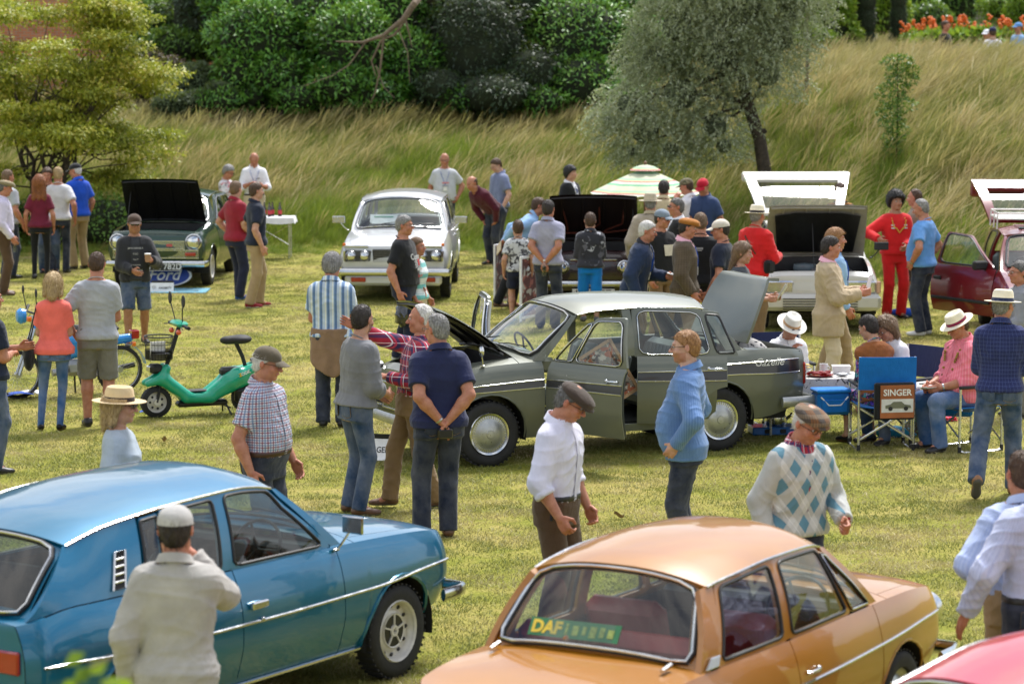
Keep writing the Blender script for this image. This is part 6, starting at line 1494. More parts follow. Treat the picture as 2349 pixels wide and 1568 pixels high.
sp = dict(x=(-2.25, 2.2), ax=(1.35, -1.28), rw=.32, ra=.385, rim=.2, w=[(-2.25, .72), (0, .83), (1.6, .83), (2.1, .81), (2.2, .79)], zb=[(-2.25, .4), (-.8, .27), (1.0, .27), (2.2, .36)], zs=[(-2.25, .95), (0, .97), (1.5, .94), (2.1, .88), (2.2, .84)],
          zc=[(-2.25, .97), (0, 1.0), (1.0, 1.0), (2.1, .93), (2.2, .88)], zr=[(-1.2, 1.34), (-.4, 1.38), (.35, 1.35)], zrc=[(-1.2, 1.38), (-.4, 1.43), (.35, 1.40)], wr=[(-1.2, .55), (.35, .58)], ws=(.92, .32, .10), rs=(-1.5, -1.15, .05), bow=.08, hoodq=.86,
          under=pmat('bonnet_dark', (.010, .006, .006), .35), side=[dict(q=(-.25, .70, -.2, .27, .04, .92), door='f'), dict(q=(-1.15, -.38, -1.0, -.3, .04, .92), door='r')], pillars=[(.8, .9, .31, .37), (-.36, -.27, -.3, -.2), (-1.5, -1.22, -1.22, -1.05)], wheel='small', prop=.9, seatx=(.0, -.8))
dr = [dict(sd=s_, x0=-.30, x1=.84, id='f') for s_ in (1, -1)]+[dict(sd=s_, x0=-1.1, x1=-.30, id='r') for s_ in (1, -1)]
q = at(1366, 721)
c = ROV = Car('black and maroon saloon behind the crowd with a tall raised bonnet', q.x, q.y+2.0, -91, sp, RV, 'tan')
c.shell(dr, hood=(1.02, 2.1), open_hood=44, trunk=(-2.25, -1.5)); c.bumper(True, .46, .09, .08, .25); c.plate('UOL 95T', 2.30, .33, col='w', w_=.60, hh=.13, size=.13)
for sd in (1, -1):
 for y in (.44, .64): c.lamp((2.21, sd*y, .70), .085)
 m = MB(); m.box((2.22, sd*.72, .47), (.02, .12, .07), bev=.01); m.build('indicator', AMBER, c.o)
c.grille(2.2, .60, .80, -.33, .33, 5, pmat('maroon_bar', (.10, .015, .015), .4), r=.008)
m = MB(); hd = [o_ for o_ in c.o.children if o_.name.startswith('bonnet')][0]; r = random.Random(4)
for a, b in ((.15, -.5), (.75, .5), (.5, .1)): m.tube([(1.02*.0+.25, a*.9-.5, -.05), (.45, (a+b)*.5-.2, -.09), (.8, b*.9, -.05)], .014, 0, 6)
m.tube([(.2, -.55, -.05), (.25, -.2, -.1), (.22, .2, -.06), (.3, .5, -.08)], .014, 0, 6); m.build('copper_pipe', pmat('copper_pipe', (.16, .045, .03), .35, metal=.6), hd)
m = MB(); m.box((.80, -.42, -.045), (.22, .26, .01)); m.build('data_panel', pmat('grey_panel', (.10, .10, .11), .6), hd); m = MB(); m.box((.90, -.42, -.055), (.09, .20, .008)); m.build('warning_label', PLATEY, hd)
BX = paint('cream_white_paint', (.56, .55, .50), rough=.35)
sp = dict(x=(-2.1, 2.1), ax=(1.35, -1.3), rw=.30, ra=.36, rim=.19, w=[(-2.1, .72), (0, .825), (1.5, .82), (2.0, .80), (2.1, .78)], zb=[(-2.1, .4), (-.8, .25), (1.0, .25), (2.1, .30)], zs=[(-2.1, .95), (0, .92), (.9, .92), (1.5, .88), (2.0, .80), (2.1, .74)],
          zc=[(-2.1, .97), (0, .97), (1.0, .96), (2.0, .83), (2.1, .77)], zr=[(-1.6, 1.26), (-.4, 1.33), (.35, 1.30)], zrc=[(-1.6, 1.30), (-.4, 1.37), (.35, 1.34)], wr=[(-1.6, .56), (.35, .58)], ws=(.98, .32, .08), rs=(-2.0, -1.5, .03), bow=.05, hoodq=.92, norear=1, topexp=5,
          under=pmat('bonnet_cream', (.30, .28, .24), .5), side=[dict(q=(-.25, .72, -.2, .27, .04, .92), door='f', thin=1), dict(q=(-1.25, -.38, -1.1, -.3, .04, .92), door='r', thin=1)], pillars=[(.82, .95, .31, .37), (-.36, -.27, -.3, -.2), (-1.95, -1.3, -1.55, -1.15)], wheel='small', prop=-.1, chromerail=0, chromescreen=0, seatx=(.05, -.8))
dr = [dict(sd=s_, x0=-.30, x1=.86, id='f') for s_ in (1, -1)]+[dict(sd=s_, x0=-1.2, x1=-.30, id='r') for s_ in (1, -1)]
q = at(1882, 762)
c = BXC = Car('cream white angular hatchback with bonnet and tailgate both raised', q.x+.03, q.y+2.0, -91.5, sp, BX, 'grey')
c.shell(dr, hood=(1.02, 2.0), open_hood=55, trunk=None)
hd = [o_ for o_ in c.o.children if o_.name.startswith('bonnet')][0]; hz_ = c.Tp(1.02, 0).z
m = MB(); poly = [(.12, -.52), (.82, -.58), (.88, -.30), (.88, .30), (.82, .58), (.12, .52), (.25, .62), (.25, -.62)][:6]; m.prism([(x_, y_) for x_, y_ in poly], -.06, -.05); ins = m.build('sound_pad', ENGB, hd);
for v in ins.data.vertices: v.co.z += c.Tp(1.02+v.co.x, 0).z-hz_-.02
for sd in (1, -1):
 m = MB(); m.box((2.10, sd*.55, .62), (.05, .40, .17), bev=.02); l_ = m.build('headlamp', LAMPG, c.o); m = MB(); m.box((2.10, sd*.785, .62), (.05, .06, .17), bev=.015); m.build('indicator', pmat('clear_amber', (.6, .35, .25), .2, coat=1), c.o)
 c.mirror((.85, sd*.80, .92), sd, .16, box=2, mat_=BLACKR)
m = MB(); m.box((2.06, 0, .62), (.06, .66, .16)); m.build('grille', ENGB, c.o)
m = MB(); m.box((2.12, 0, .42), (.16, 1.64, .22), bev=.05); b_ = m.build('bumper', BX, c.o); m = MB()
for k in range(5): m.box((2.205, 0, .33+k*.035), (.01, 1.0, .012))
m.build('bumper_slats', ENGB, b_)
m = MB(); m.box((2.02, .20, .82), (.03, .28, .02)); m.build('warning_label', PLATEY, c.o)
tg = MB(); W_ = .80
def tgf(u, v): return Vector((-u*1.12, (v*2-1)*lerp(.62, W_, u), .04*sin(pi*u)))
for a, b in ((0, .10), (.90, 1)): tg.grid(lambda u, v: tgf(u, lerp(a, b, v)), 10, 2, thick=.05)
tg.grid(lambda u, v: tgf(lerp(0, .10, u), lerp(.10, .90, v)), 2, 10, thick=.05); tg.grid(lambda u, v: tgf(lerp(.78, 1.0, u), lerp(.10, .90, v)), 3, 10, thick=.05)
tg.box((-1.15, 0, -.05), (.10, 1.62, .16), bev=.03)
tgo = tg.build('tailgate', BX, c.o, sharp=50); tgo.location = (-1.50, 0, 1.34); tgo.rotation_euler = (0, radians(29), 0)
m = MB(); m.grid(lambda u, v: tgf(lerp(.09, .79, u), lerp(.09, .91, v))-Vector((0, 0, .01)), 4, 8); m.build('tailgate_glass', GLASS, tgo)
m = MB();
for sd in (1, -1): m.tube([(-1.85, sd*.62, 1.05), (-2.10, sd*.66, 1.72)], .012, 0, 6)
m.build('gas_strut', BLACKR, c.o)
MR = paint('maroon_paint', (.16, .008, .014), rough=.28)
sp = dict(x=(-1.95, 1.95), ax=(1.25, -1.25), rw=.30, ra=.36, rim=.19, w=[(-1.95, .72), (0, .82), (1.5, .81), (1.85, .79), (1.95, .76)], zb=[(-1.95, .4), (-.8, .24), (1.0, .24), (1.95, .32)], zs=[(-1.95, .95), (0, .93), (.9, .93), (1.4, .88), (1.85, .78), (1.95, .72)],
          zc=[(-1.95, .97), (0, .98), (.95, .98), (1.8, .82), (1.95, .76)], zr=[(-1.7, 1.30), (-.4, 1.37), (.25, 1.34)], zrc=[(-1.7, 1.35), (-.4, 1.43), (.25, 1.38)], wr=[(-1.7, .56), (.25, .59)], ws=(.98, .22, .08), rs=(-1.85, -1.6, .03), bow=.05, norear=1, topexp=4,
          side=[dict(q=(-.35, .70, -.3, .18, .04, .92), door='f', thin=1), dict(q=(-1.4, -.48, -1.3, -.4, .04, .92))], pillars=[(.80, .95, .21, .27), (-.46, -.37, -.4, -.3), (-1.82, -1.45, -1.62, -1.35)], wheel='small', chromerail=0, chromescreen=0, seatx=(-.05, -.9))
dr = [dict(sd=-1, x0=-.42, x1=.84, id='f', open=34, handle=0), dict(sd=1, x0=-.42, x1=.84, id='f')]
q = at(2455, 800)
c = MRC = Car('maroon hatchback at the right edge with door and tailgate open', q.x, q.y+1.75, -93, sp, MR, 'grey')
c.shell(dr, hood=(1.02, 1.85), trunk=None); c.bumper(True, .42, .08, .14, .2, BLACKR)
for sd in (1, -1): m = MB(); m.box((1.96, sd*.56, .62), (.05, .36, .15), bev=.02); m.build('headlamp', LAMPG, c.o)
for sd in (1, -1): m = MB(); m.box((1.30, sd*.80, .62), (.08, .012, .04), bev=.005); m.build('indicator', AMBER, c.o)
d0 = dr[0]; c.strip('rubbing_strip', [(-.38, .36), (.80, .36)], .022, BLACKR, -1, parent=d0['obj'], M=d0['M'])
p = c.S(-.28, .74, -1)+Vector((0, -.012, 0)); m = MB(); m.box(p, (.16, .02, .05), 0, d0['M'], bev=.01); m.build('door_handle', BLACKR, d0['obj'])
p = c.S(.62, .98, -1)+Vector((0, -.10, .06)); m = MB(); m.box(p, (.07, .22, .12), 0, d0['M'], bev=.02); m.tube([c.S(.62, .98, -1), p], .02, 0, 6, d0['M']); m.build('door_mirror', BLACKR, d0['obj'])
m = MB(); m.box((-.38, 0, 1.415), (.62, .72, .02), bev=.01); m.build('sunroof', pmat('sunroof_glass', (.03, .10, .10), .08, coat=1), c.o)
tg = MB()
def tgf(u, v): return Vector((-u*.95, (v*2-1)*lerp(.58, .76, u), .05*sin(pi*u)))
for a, b in ((0, .10), (.90, 1)): tg.grid(lambda u, v: tgf(u, lerp(a, b, v)), 10, 2, thick=.06)
tg.grid(lambda u, v: tgf(lerp(0, .14, u), lerp(.10, .90, v)), 2, 10, thick=.06); tg.grid(lambda u, v: tgf(lerp(.74, 1.0, u), lerp(.10, .90, v)), 3, 10, thick=.06); tg.box((-1.0, 0, -.12), (.10, 1.5, .30), bev=.04)
tgo = tg.build('tailgate', MR, c.o, sharp=50); tgo.location = (-1.62, 0, 1.38); tgo.rotation_euler = (0, radians(32), 0)
m = MB(); m.grid(lambda u, v: tgf(lerp(.13, .75, u), lerp(.09, .91, v))+Vector((0, 0, .004)), 4, 8); m.build('tailgate_glass', GLASSD, tgo)
m = MB(); m.tube([(-.80, .1, .08), (-.55, .12, .09), (-.35, .45, .08)], .014, 0, 5); m.build('wiper', BLACKR, tgo)
rk = thing('roof_rack', 'white slatted roof rack on the maroon hatchback roof', 'roof rack', tuple(c.o.location), radians(-93)); m = MB()
RKW = pmat('rack_white', (.66, .64, .60), .4)
for k in range(6): m2 = MB(); x_ = -1.35+k*.13; m2.tube([(x_, -.56, 1.50), (x_, .56, 1.50)], .014, 0, 5); m2.build('slat', RKW, rk)
m.tube([(-1.42, -.58, 1.50), (-.62, -.58, 1.50), (-.62, .58, 1.50), (-1.42, .58, 1.50)], .014, 0, 6, closed=True); m.tube([(-1.42, -.58, 1.58), (-.62, -.58, 1.58), (-.62, .58, 1.58), (-1.42, .58, 1.58)], .012, 0, 6, closed=True)
for x_ in (-1.42, -1.0, -.62):
 for y_ in (-.58, .58): m.tube([(x_, y_, 1.58), (x_, y_*1.02, 1.36)], .012, 0, 5)
m.build('frame', RKW, rk)
RD = paint('red_paint', (.52, .022, .04), rough=.3)
sp = dict(x=(-1.9, 1.9), ax=(1.15, -1.05), rw=.29, ra=.35, rim=.18, w=[(-1.9, .60), (-1.7, .70), (0, .755), (1.5, .73), (1.9, .62)], zb=[(-1.9, .4), (-.8, .24), (1.0, .24), (1.9, .38)], zs=[(-1.9, .86), (0, .90), (.9, .90), (1.6, .85), (1.9, .76)],
          zc=[(-1.9, .84), (0, .96), (.95, .97), (1.9, .80)], zr=[(-1.1, 1.22), (-.4, 1.33), (.25, 1.30)], zrc=[(-1.1, 1.32), (-.4, 1.44), (.25, 1.38)], wr=[(-1.1, .50), (.25, .54)], ws=(.80, .26, .10), rs=(-1.55, -1.05, .05), bow=.08,
          side=[dict(q=(-.25, .60, -.2, .20, .04, .90), door='f', chrome=1), dict(q=(-1.05, -.38, -.95, -.3, .04, .88), chrome=1)], pillars=[(.68, .78, .25, .29), (-.36, -.27, -.3, -.2), (-1.52, -1.1, -1.12, -.95)], wheel='small', seatx=(-.05, -.8))
c = RDC = Car('bright red car cut off by the bottom right corner of the picture', 2.80, 12.55, 40, sp, RD, 'black')
c.shell([dict(sd=s_, x0=-.33, x1=.70, id='f') for s_ in (1, -1)], hood=(.92, 1.8), trunk=(-1.9, -1.5)); c.bumper(True, .42, .1, .09, .3); c.bumper(False, .42, .1, .09, .3)
def T_(mt, **k): return dict(mat=mt, **k)
POLO = dict(collar=True, sleeve='short', hem=-.07, name='polo_shirt'); SHIRT = dict(collar=True, sleeve='long', hem=.015, name='shirt', wr=.008); TEE = dict(sleeve='short', hem=-.06, name='t_shirt'); SWE = dict(sleeve='rolled', hem=-.03, name='sweater', infl=.018, wr=.009)
JD = denim('jeans_dark', '#131d31', .22); JM = denim('jeans_mid', '#1e3858', .45); JL = denim('jeans_light', '#2d5282', .5); JB = denim('jeans_black', '#20232b', .2)
KH = cloth('khaki', '#a18a68'); KHD = cloth('khaki_dark', '#7d6546'); BRN = cloth('brown_corduroy', '#54402f'); NAVT = cloth('navy_trouser', '#20253a'); BLT = cloth('black_trouser', '#191a1d'); BEI = cloth('beige_linen', '#c9b99c'); GRS = cloth('grey_shorts', '#77756f')
BELTB = leather('belt_brown', (.06, .028, .014)); BELTK = leather('belt_black', (.012, .011, .011))
WHITE = cloth('white_cotton', '#e4e4ea'); LILAC = cloth('lilac_cotton', '#cdc6dc'); GREYT = cloth('grey_marl', '#a3a6ac'); PGREY = cloth('pale_grey', '#c0c3c8'); NAVY = cloth('navy_cotton', '#23294c'); NAVYD = cloth('dark_navy', '#1e2536'); BLACKC = cloth('black_cotton', '#1c1d20')
MAR = cloth('maroon_cotton', '#6b1d33'); REDC = cloth('red_knit', '#cf1f22'); CORAL = cloth('coral_cotton', '#ea6e62'); ROY = cloth('royal_blue', '#1f52c4'); SKY = cloth('light_blue', '#8fb3dc'); AZ = cloth('azure_tee', '#5f93cf'); TURQ = cloth('turquoise_shorts', '#1179c9'); BEIG = cloth('beige_cotton', '#b8a98f')
GINGH = plaid('blue_gingham', '#4f72a4', [('x', .009, .4, 0, '#7f9cc6', .35), ('z', .009, .4, 0, '#7f9cc6', .35)]); OXF = plaid('oxford_blue', '#a9b9df', [('x', .01, .5, 0, '#bfcbe8', .6)]); PALEB = plaid('pale_check', '#c2c8e2', [('x', .011, .3, 0, '#9fa8cc', .5), ('z', .011, .3, 0, '#9fa8cc', .5)])
PLAIDR = plaid('red_plaid', '#a0283a', [('x', .085, .35, 0, '#24345e', .75), ('z', .085, .35, 0, '#24345e', .75), ('x', .085, .07, .55, '#e3dfe4', .9), ('z', .085, .07, .55, '#e3dfe4', .9), ('x', .085, .12, .75, '#d2455a', .8)])
PLAIDW = plaid('fine_plaid', '#d3d4de', [('x', .036, .26, 0, '#7d3547', .75), ('z', .036, .26, 0, '#7d3547', .75), ('x', .036, .22, .5, '#4c6f96', .7), ('z', .036, .22, .5, '#4c6f96', .7)])
BSTR = plaid('blue_stripes', '#b9c8d8', [('X', .075, .30, 0, '#2f5d8f', .8), ('X', .075, .16, .5, '#dfe3da', .9), ('X', .075, .10, .72, '#5b7fa6', .8)]); NSTR = plaid('navy_stripes', '#8d97b5', [('z', .016, .5, 0, '#39436b', .8)]); TSTR = plaid('teal_stripes', '#d4dcdd', [('z', .13, .40, .1, '#5fb3b0', .9), ('z', .13, .08, .62, '#a7c9c9', .8)])
TANSTR = plaid('tan_stripes', '#9a8d7c', [('z', .02, .4, 0, '#72675c', .7)]); CHK = plaid('orange_check', '#c08432', [('x', .05, .5, 0, '#1d1c28', .8), ('z', .05, .5, 0, '#1d1c28', .8)]); NAVCHK = plaid('navy_check', '#262e5c', [('x', .035, .06, 0, '#5a679c', .7), ('z', .035, .06, 0, '#5a679c', .7)])
FLOR = spots('floral_blouse', (.66, .64, .66), [(.55, .12, .14), (.12, .2, .2), (.5, .35, .4)], 17, .53); WILD = spots('bright_floral', (.03, .04, .08), [(.45, .03, .2), (.02, .35, .38), (.12, .06, .4), (.4, .35, .5)], 22, .50); CAMO = spots('grey_camo', (.035, .036, .045), [(.45, .46, .5), (.13, .13, .16)], 9, .56); PRINTT = spots('printed_tee', (.55, .56, .58), [(.05, .05, .06), (.12, .12, .13)], 17, .50)
SALM = plaid('pink_shirt', '#e8798c', [('x', .02, .3, 0, '#f2a3ad', .5)]); TWEED = plaid('brown_tweed', '#54483a', [('x', .02, .4, 0, '#3e362b', .6), ('z', .02, .4, 0, '#6a5a45', .5)], bscale=90); LIN = cloth('linen_jacket', '#b5a284'); BLAZ = cloth('navy_blazer', '#263450'); SUITK = cloth('black_suit', '#17181b'); HOOD = cloth('charcoal_hoodie', '#2b2c30'); SUEDE = cloth('tan_suede', '#94582c'); GREYSW = cloth('grey_sweatshirt', '#76777b'); PINKS = cloth('pink_oxford', '#eab3c4')
STONEJ = cloth('stone_jacket', '#a89c8b'); DKT = cloth('washed_black', '#36383d'); GRYD = cloth('slate_top', '#41454b')
def argyle(t, co):
 X = t.xyz(co); x = t.math('DIVIDE', X[0], .15); z = t.math('DIVIDE', X[2], .24); a = t.math('FRACT', t.math('ADD', x, z)); b = t.math('FRACT', t.math('SUBTRACT', x, z))
 m1 = t.math('GREATER_THAN', a, .5); m2 = t.math('GREATER_THAN', b, .5); f = t.math('MULTIPLY', m1, m2); g = t.math('MULTIPLY', t.math('SUBTRACT', 1, m1), t.math('SUBTRACT', 1, m2))
 c = t.mix(f, (*hx('#b3b4b0'), 1), (*hx('#5d8799'), 1)); c = t.mix(g, c, (*hx('#c6c6c2'), 1)); fr_ = t.math('LESS_THAN', t.math('ABSOLUTE', X[0]), .20); fy = t.math('LESS_THAN', X[1], .04)
 ln = t.math('LESS_THAN', t.math('ABSOLUTE', t.math('SUBTRACT', t.math('FRACT', t.math('ADD', t.math('ADD', x, z), .25)), .5)), .02); c = t.mix(t.math('MULTIPLY', ln, .7), c, (*hx('#dcdcd8'), 1))
 return t.mix(t.math('MULTIPLY', fr_, fy), (*hx('#b3b4b0'), 1), c)
ARG = matx('argyle_sweater', argyle); PATCH = plaid('patchwork_tweed', '#77502f', [('X', .09, .5, .1, '#47423d', .9), ('z', .05, .5, .2, '#8d7a63', .6), ('x', .012, .4, 0, '#3c3833', .5)])
CAPK = cloth('black_cap', '#202226'); CAPG = cloth('pale_grey_cap', '#b3b1ae'); CAPO = cloth('olive_cap', '#5d5444'); CAPB = cloth('brown_cap', '#4b3a30'); CAPR = cloth('red_cap', '#b3152c'); CAPC = spots('camo_cap', (.13, .11, .06), [(.25, .22, .13), (.05, .06, .03)], 18); CAPGB = cloth('grey_blue_cap', '#7b8794'); CAPW = cloth('cream_cap', '#cfc7b8')
FLATB = cloth('brown_flat_cap', '#463b33'); FLATT = cloth('tan_flat_cap', '#a56a2a'); FLATO = cloth('olive_flat_cap', '#857a5c'); STRAW = cloth('straw', '#d8bf94', bscale=30); PAN = cloth('panama_cream', '#ece2cb', bscale=40); BANDN = cloth('navy_band', '#222c4c'); BANDK = cloth('dark_band', '#31292a'); BANDT = cloth('tan_band', '#c39a72'); BANDR = plaid('striped_band', '#20264a', [('z', .014, .4, .3, '#c92a3a', 1)]); HATC = cloth('canvas_hat', '#b7ad97')
def tr(m_, **k): return dict(mat=m_, **k)
H_ = 'head'; G1 = 'visitors at the car show'
P = {}
def add(key, label, u, v, h, face, **k):
 k.setdefault('group', G1); P[key] = person(label, (H_, u, v), h, face, **k)
add('l1', 'man in grey t-shirt and dark jeans behind the flat cap man, far left', 18, 390, 1.80, 135, top=T_(GREYT, **TEE), bottom=tr(JD), hair=('short', 'lightbrown'))
add('l2', 'man in olive flat cap and lilac shirt holding a water bottle, left edge', 12, 411, 1.80, 100, top=T_(LILAC, **SHIRT), bottom=tr(BRN), hat=('flat', FLATO), hair=('short', 'darkgrey'), ra=(.05, .12, -.48), shoes='brown', belly=.03, head=(0, 14))
add('l3', 'woman with long auburn hair in a maroon top seen from behind', 90, 403, 1.70, 182, sex='f', top=T_(MAR, **TEE), bottom=tr(BLT, wide=.82, ankle=.05), hair=('wavy', 'auburn'), shoes='black', la='down', ra='down')
add('l4', 'smiling young man in black t-shirt facing the camera in the left group', 108, 385, 1.80, 12, top=T_(BLACKC, **TEE), bottom=tr(JM), hair=('short', 'brown'), head=(-10, 14))
add('l5', 'blond young man in white t-shirt seen from behind, left group', 133, 384, 1.80, 178, top=T_(cloth('offwhite_tee', '#d3d3d6'), **TEE), bottom=tr(JD, wide=.85), hair=('short', 'blond'), la='down', ra=(.1, -.02, -.46), head=(8, 6))
add('l6', 'man in royal blue polo shirt and black cap with khaki trousers', 172, 374, 1.83, 222, top=T_(ROY, **POLO), bottom=tr(KH), hat=('cap', CAPK), hair=('short', 'white'), head=(35, 12), watch='r', belly=.02)
add('l7', 'man in brown cap, sunglasses and dark hoodie holding a paper cup', 308, 490, 1.72, 12, top=T_(DKT, **TEE), over=T_(HOOD, name='hoodie', openf=[.09, .07, .06, .06, .05, .04], hem=-.08, infl=.026), bottom=tr(JM, kind='shorts', len=1.0), hat=('cap', CAPB), glasses='sun', ra='front', la=(.02, .30, -.20, (.5, -.5, -.8)), hair=('short', 'dark'), skin='tan', shoes='black', rfoot=(0, .10, 0), lfoot=(.02, -.14, .02), head=(0, 4), grip=(1.0, .5))
add('l8', 'man in grey t-shirt and long grey shorts seen from behind', 222, 580, 1.84, 188, top=T_(GREYT, **TEE), bottom=tr(GRS, kind='shorts', len=1.0), hair=('short', 'brown'), la='pocket', ra='front', head=(-10, 14), shoes='black', wide=1.04, lfoot=(0, .1, 0))
add('l9', 'blonde woman in a coral cold shoulder top and blue jeans', 122, 628, 1.62, 182, sex='f', top=T_(CORAL, sleeve='short', hem=-.08, name='blouse', flare=.035, neck=.02), bottom=tr(JL, wide=.80, ankle=.048), hair=('bob', 'blond'), ra='front', la='front', shoes='sandal', head=(0, 16), wide=1.02, lfoot=(.05, 0, 0), rfoot=(.05, 0, 0), skin='fair')
add('l10', 'person in navy t-shirt and jeans cut off by the left edge', -22, 655, 1.76, 120, top=T_(NAVYD, **TEE), bottom=tr(JM), la='hold', ra='cross', hair=('short', 'grey'))
add('l11', 'woman with short grey hair and a floral blouse behind the green saloon', 524, 380, 1.62, 60, sex='f', top=T_(FLOR, **TEE), bottom=tr(NAVT), hair=('curly', 'grey'), glasses='clear', head=(0, 22), la='front', ra='front')
add('l12', 'bald man in white shirt with blue lanyard looking down at his hands', 583, 351, 1.84, 8, top=T_(WHITE, sleeve='rolled', collar=True, hem=.015), bottom=tr(BEI), belt=BELTK, hair=('bald', 'grey'), lany=LANY, head=(0, 26), la='hold', ra='chest', skin='ruddy')
add('l13', 'man in dark red polo shirt and navy trousers with red striped shoes', 541, 416, 1.82, 130, top=T_(cloth('dark_red_polo', '#8c1f30'), **POLO), bottom=tr(NAVT), hair=('short', 'lightbrown'), ra=(-.02, .22, -.40), la='pocket', shoes='blue', head=(20, 4), lfoot=(0, .14, 0), skin='fair')
add('l14', 'man in navy polo shirt and khaki trousers with red canvas shoes', 588, 420, 1.86, 108, top=T_(NAVYD, **POLO), bottom=tr(KH), hair=('short', 'brown'), la='pocket', ra='down', shoes='red', head=(6, 2), rfoot=(0, -.1, 0), lfoot=(0, .08, 0), skin='fair')
add('m1', 'balding man in pale grey t-shirt with lanyard behind the silver estate', 1020, 352, 1.80, 5, top=T_(PGREY, **TEE), bottom=tr(JD), hair=('bald', 'grey'), glasses='clear', lany=LANY, la='pocket', ra='down', belly=.07, wide=1.06, head=(0, 10))
add('m2', 'bald man in burgundy shirt bending forward with hands on his knees', 1082, 405, 1.80, -48, top=T_(cloth('burgundy_shirt', '#4d1526'), **SHIRT), bottom=tr(JD), hair=('bald', 'brown'), lean=52, la=(-.02, .20, -.46, (1, -.2, 0)), ra=(-.02, .20, -.46, (1, -.2, 0)), head=(0, 6), shoes='black')
add('m3', 'man in striped polo shirt and spectacles looking down at the bending man', 1138, 364, 1.82, -58, top=T_(NSTR, **POLO), bottom=tr(JB), hair=('short', 'brown'), glasses='clear', head=(0, 28), la='relax', ra='relax', belly=.04, skin='pale')
add('m4', 'man with black hair in a black suit behind the tall raised bonnet', 1309, 381, 1.76, 62, top=T_(WHITE, **SHIRT), over=T_(SUITK), bottom=tr(BLT), hair=('mop', 'black'), skin='fair')
add('m5', 'man in light blue shirt leaning forward with a camera in his hand', 1236, 454, 1.74, 98, top=T_(SKY, **SHIRT), bottom=tr(BLT), hair=('short', 'brown'), lean=36, head=(0, 2), ra='behind', la='back', shoes='brown', rfoot=(0, -.25, 0))
add('m6', 'boy in a black and white printed t-shirt and dark shorts', 1188, 505, 1.40, 186, top=T_(PRINTT, **TEE), bottom=tr(NAVT, kind='shorts', len=.8), hair=('short', 'brown'), shoes='blue', la='down', ra='down', rfoot=(.02, .06, 0), skin='fair', cat='boy')
add('m7', 'man in grey lilac shirt with hands clasped behind his back holding a bottle', 1258, 459, 1.78, 162, top=T_(cloth('grey_lilac', '#9d9db2'), sleeve='short', hem=-.07, collar=True, name='shirt'), bottom=tr(JD), hair=('short', 'dark'), la='behind', ra='behind', wide=1.05)
add('m8', 'boy in grey camouflage hoodie and bright blue shorts', 1354, 488, 1.52, 180, top=T_(CAMO, sleeve='long', hem=-.06, name='hoodie', infl=.022, collar=True, wr=.009), bottom=tr(TURQ, kind='shorts', len=1.0), hair=('short', 'brown'), la='front', ra='front', shoes='grey', rfoot=(0, -.1, 0), cat='boy', skin='fair')
add('m9', 'man in beige sun hat and stone jacket seen from behind', 1492, 441, 1.80, 176, over=T_(STONEJ, name='jacket', openf=[0]*6, collar=True), top=T_(BEIG, **SHIRT), bottom=tr(KH), hat=('sun', HATC, HATC), hair=('short', 'grey'), wide=1.05)
add('m10', 'dark haired man in sand shirt with lanyard under the parasol, seen from behind', 1523, 414, 1.80, 172, top=T_(cloth('sand_shirt', '#cdbb96'), **POLO), bottom=tr(KHD), hair=('short', 'dark'), lany=LANY)
add('m11', 'man in camouflage cap and white shirt with his hand at his mouth', 1574, 408, 1.82, 238, top=T_(WHITE, sleeve='rolled', collar=True, hem=.0), bottom=tr(JD), hat=('cap', CAPC), hair=('short', 'brown'), la='mouth', head=(12, 14))
add('m12', 'man in red cap and navy shirt looking down beside the parasol', 1612, 409, 1.84, -28, top=T_(cloth('slate_blue_shirt', '#34466b'), **POLO), bottom=tr(NAVT), hat=('cap', CAPR), head=(0, 24), la='relax', ra='front', wide=1.06, hair=('short', 'brown'))
add('m13', 'grey haired man in dark suit and dark glasses facing left in the crowd', 1551, 455, 1.80, -76, top=T_(WHITE, **SHIRT), over=T_(SUITK), bottom=tr(BLT), hair=('short', 'darkgrey'), glasses='sun', head=(0, -2))
add('m14', 'man in grey cap and dark glasses with a printed black t-shirt', 1520, 479, 1.78, 38, top=T_(BLACKC, sleeve='rolled', hem=-.06, name='t_shirt'), bottom=tr(KHD), hat=('cap', CAPGB), glasses='sun', hair=('short', 'dark'), belly=.04, skin='ruddy', head=(15, 6))
add('m15', 'white haired man in navy blazer with blue lanyard and visitor badge', 1486, 508, 1.80, 78, top=T_(cloth('dark_tee', '#2a2c33'), **SHIRT), over=T_(BLAZ, hem=-.20), bottom=tr(KHD), hair=('short', 'white'), lany=LANY, lean=14, head=(0, 4), la='hold', ra='relax', shoes='black', wide=1.05)
add('m16', 'man in tan flat cap, brown tweed jacket and pink shirt', 1578, 497, 1.84, 84, top=T_(PINKS, **SHIRT), over=T_(TWEED, hem=-.28, flare=.03), bottom=tr(KHD), hat=('flat', FLATT), hair=('short', 'dark'), lany=LANY, la='relax', ra='relax', head=(5, 10), wide=1.05)
add('m17', 'man with cropped hair in a black t-shirt seen from behind', 1607, 489, 1.84, 168, top=T_(BLACKC, **TEE), bottom=tr(BLT), hair=('short', 'lightbrown'), wide=1.08, head=(15, 6))
add('m18', 'man in cream cap and dark navy t-shirt facing left', 1652, 502, 1.80, 250, top=T_(NAVYD, **TEE), bottom=tr(JD), hat=('cap', CAPW), hair=('short', 'dark'), glasses='clear', head=(20, 8))
add('m19', 'man in bright red sweater and cream panama hat seen from behind', 1738, 467, 1.82, 138, top=T_(REDC, sleeve='long', hem=-.08, name='sweater', infl=.02, wr=.009), bottom=tr(KHD), hat=('panama', PAN, BANDK), hair=('short', 'grey'), lean=8, wide=1.06, la='hold', ra='hold')
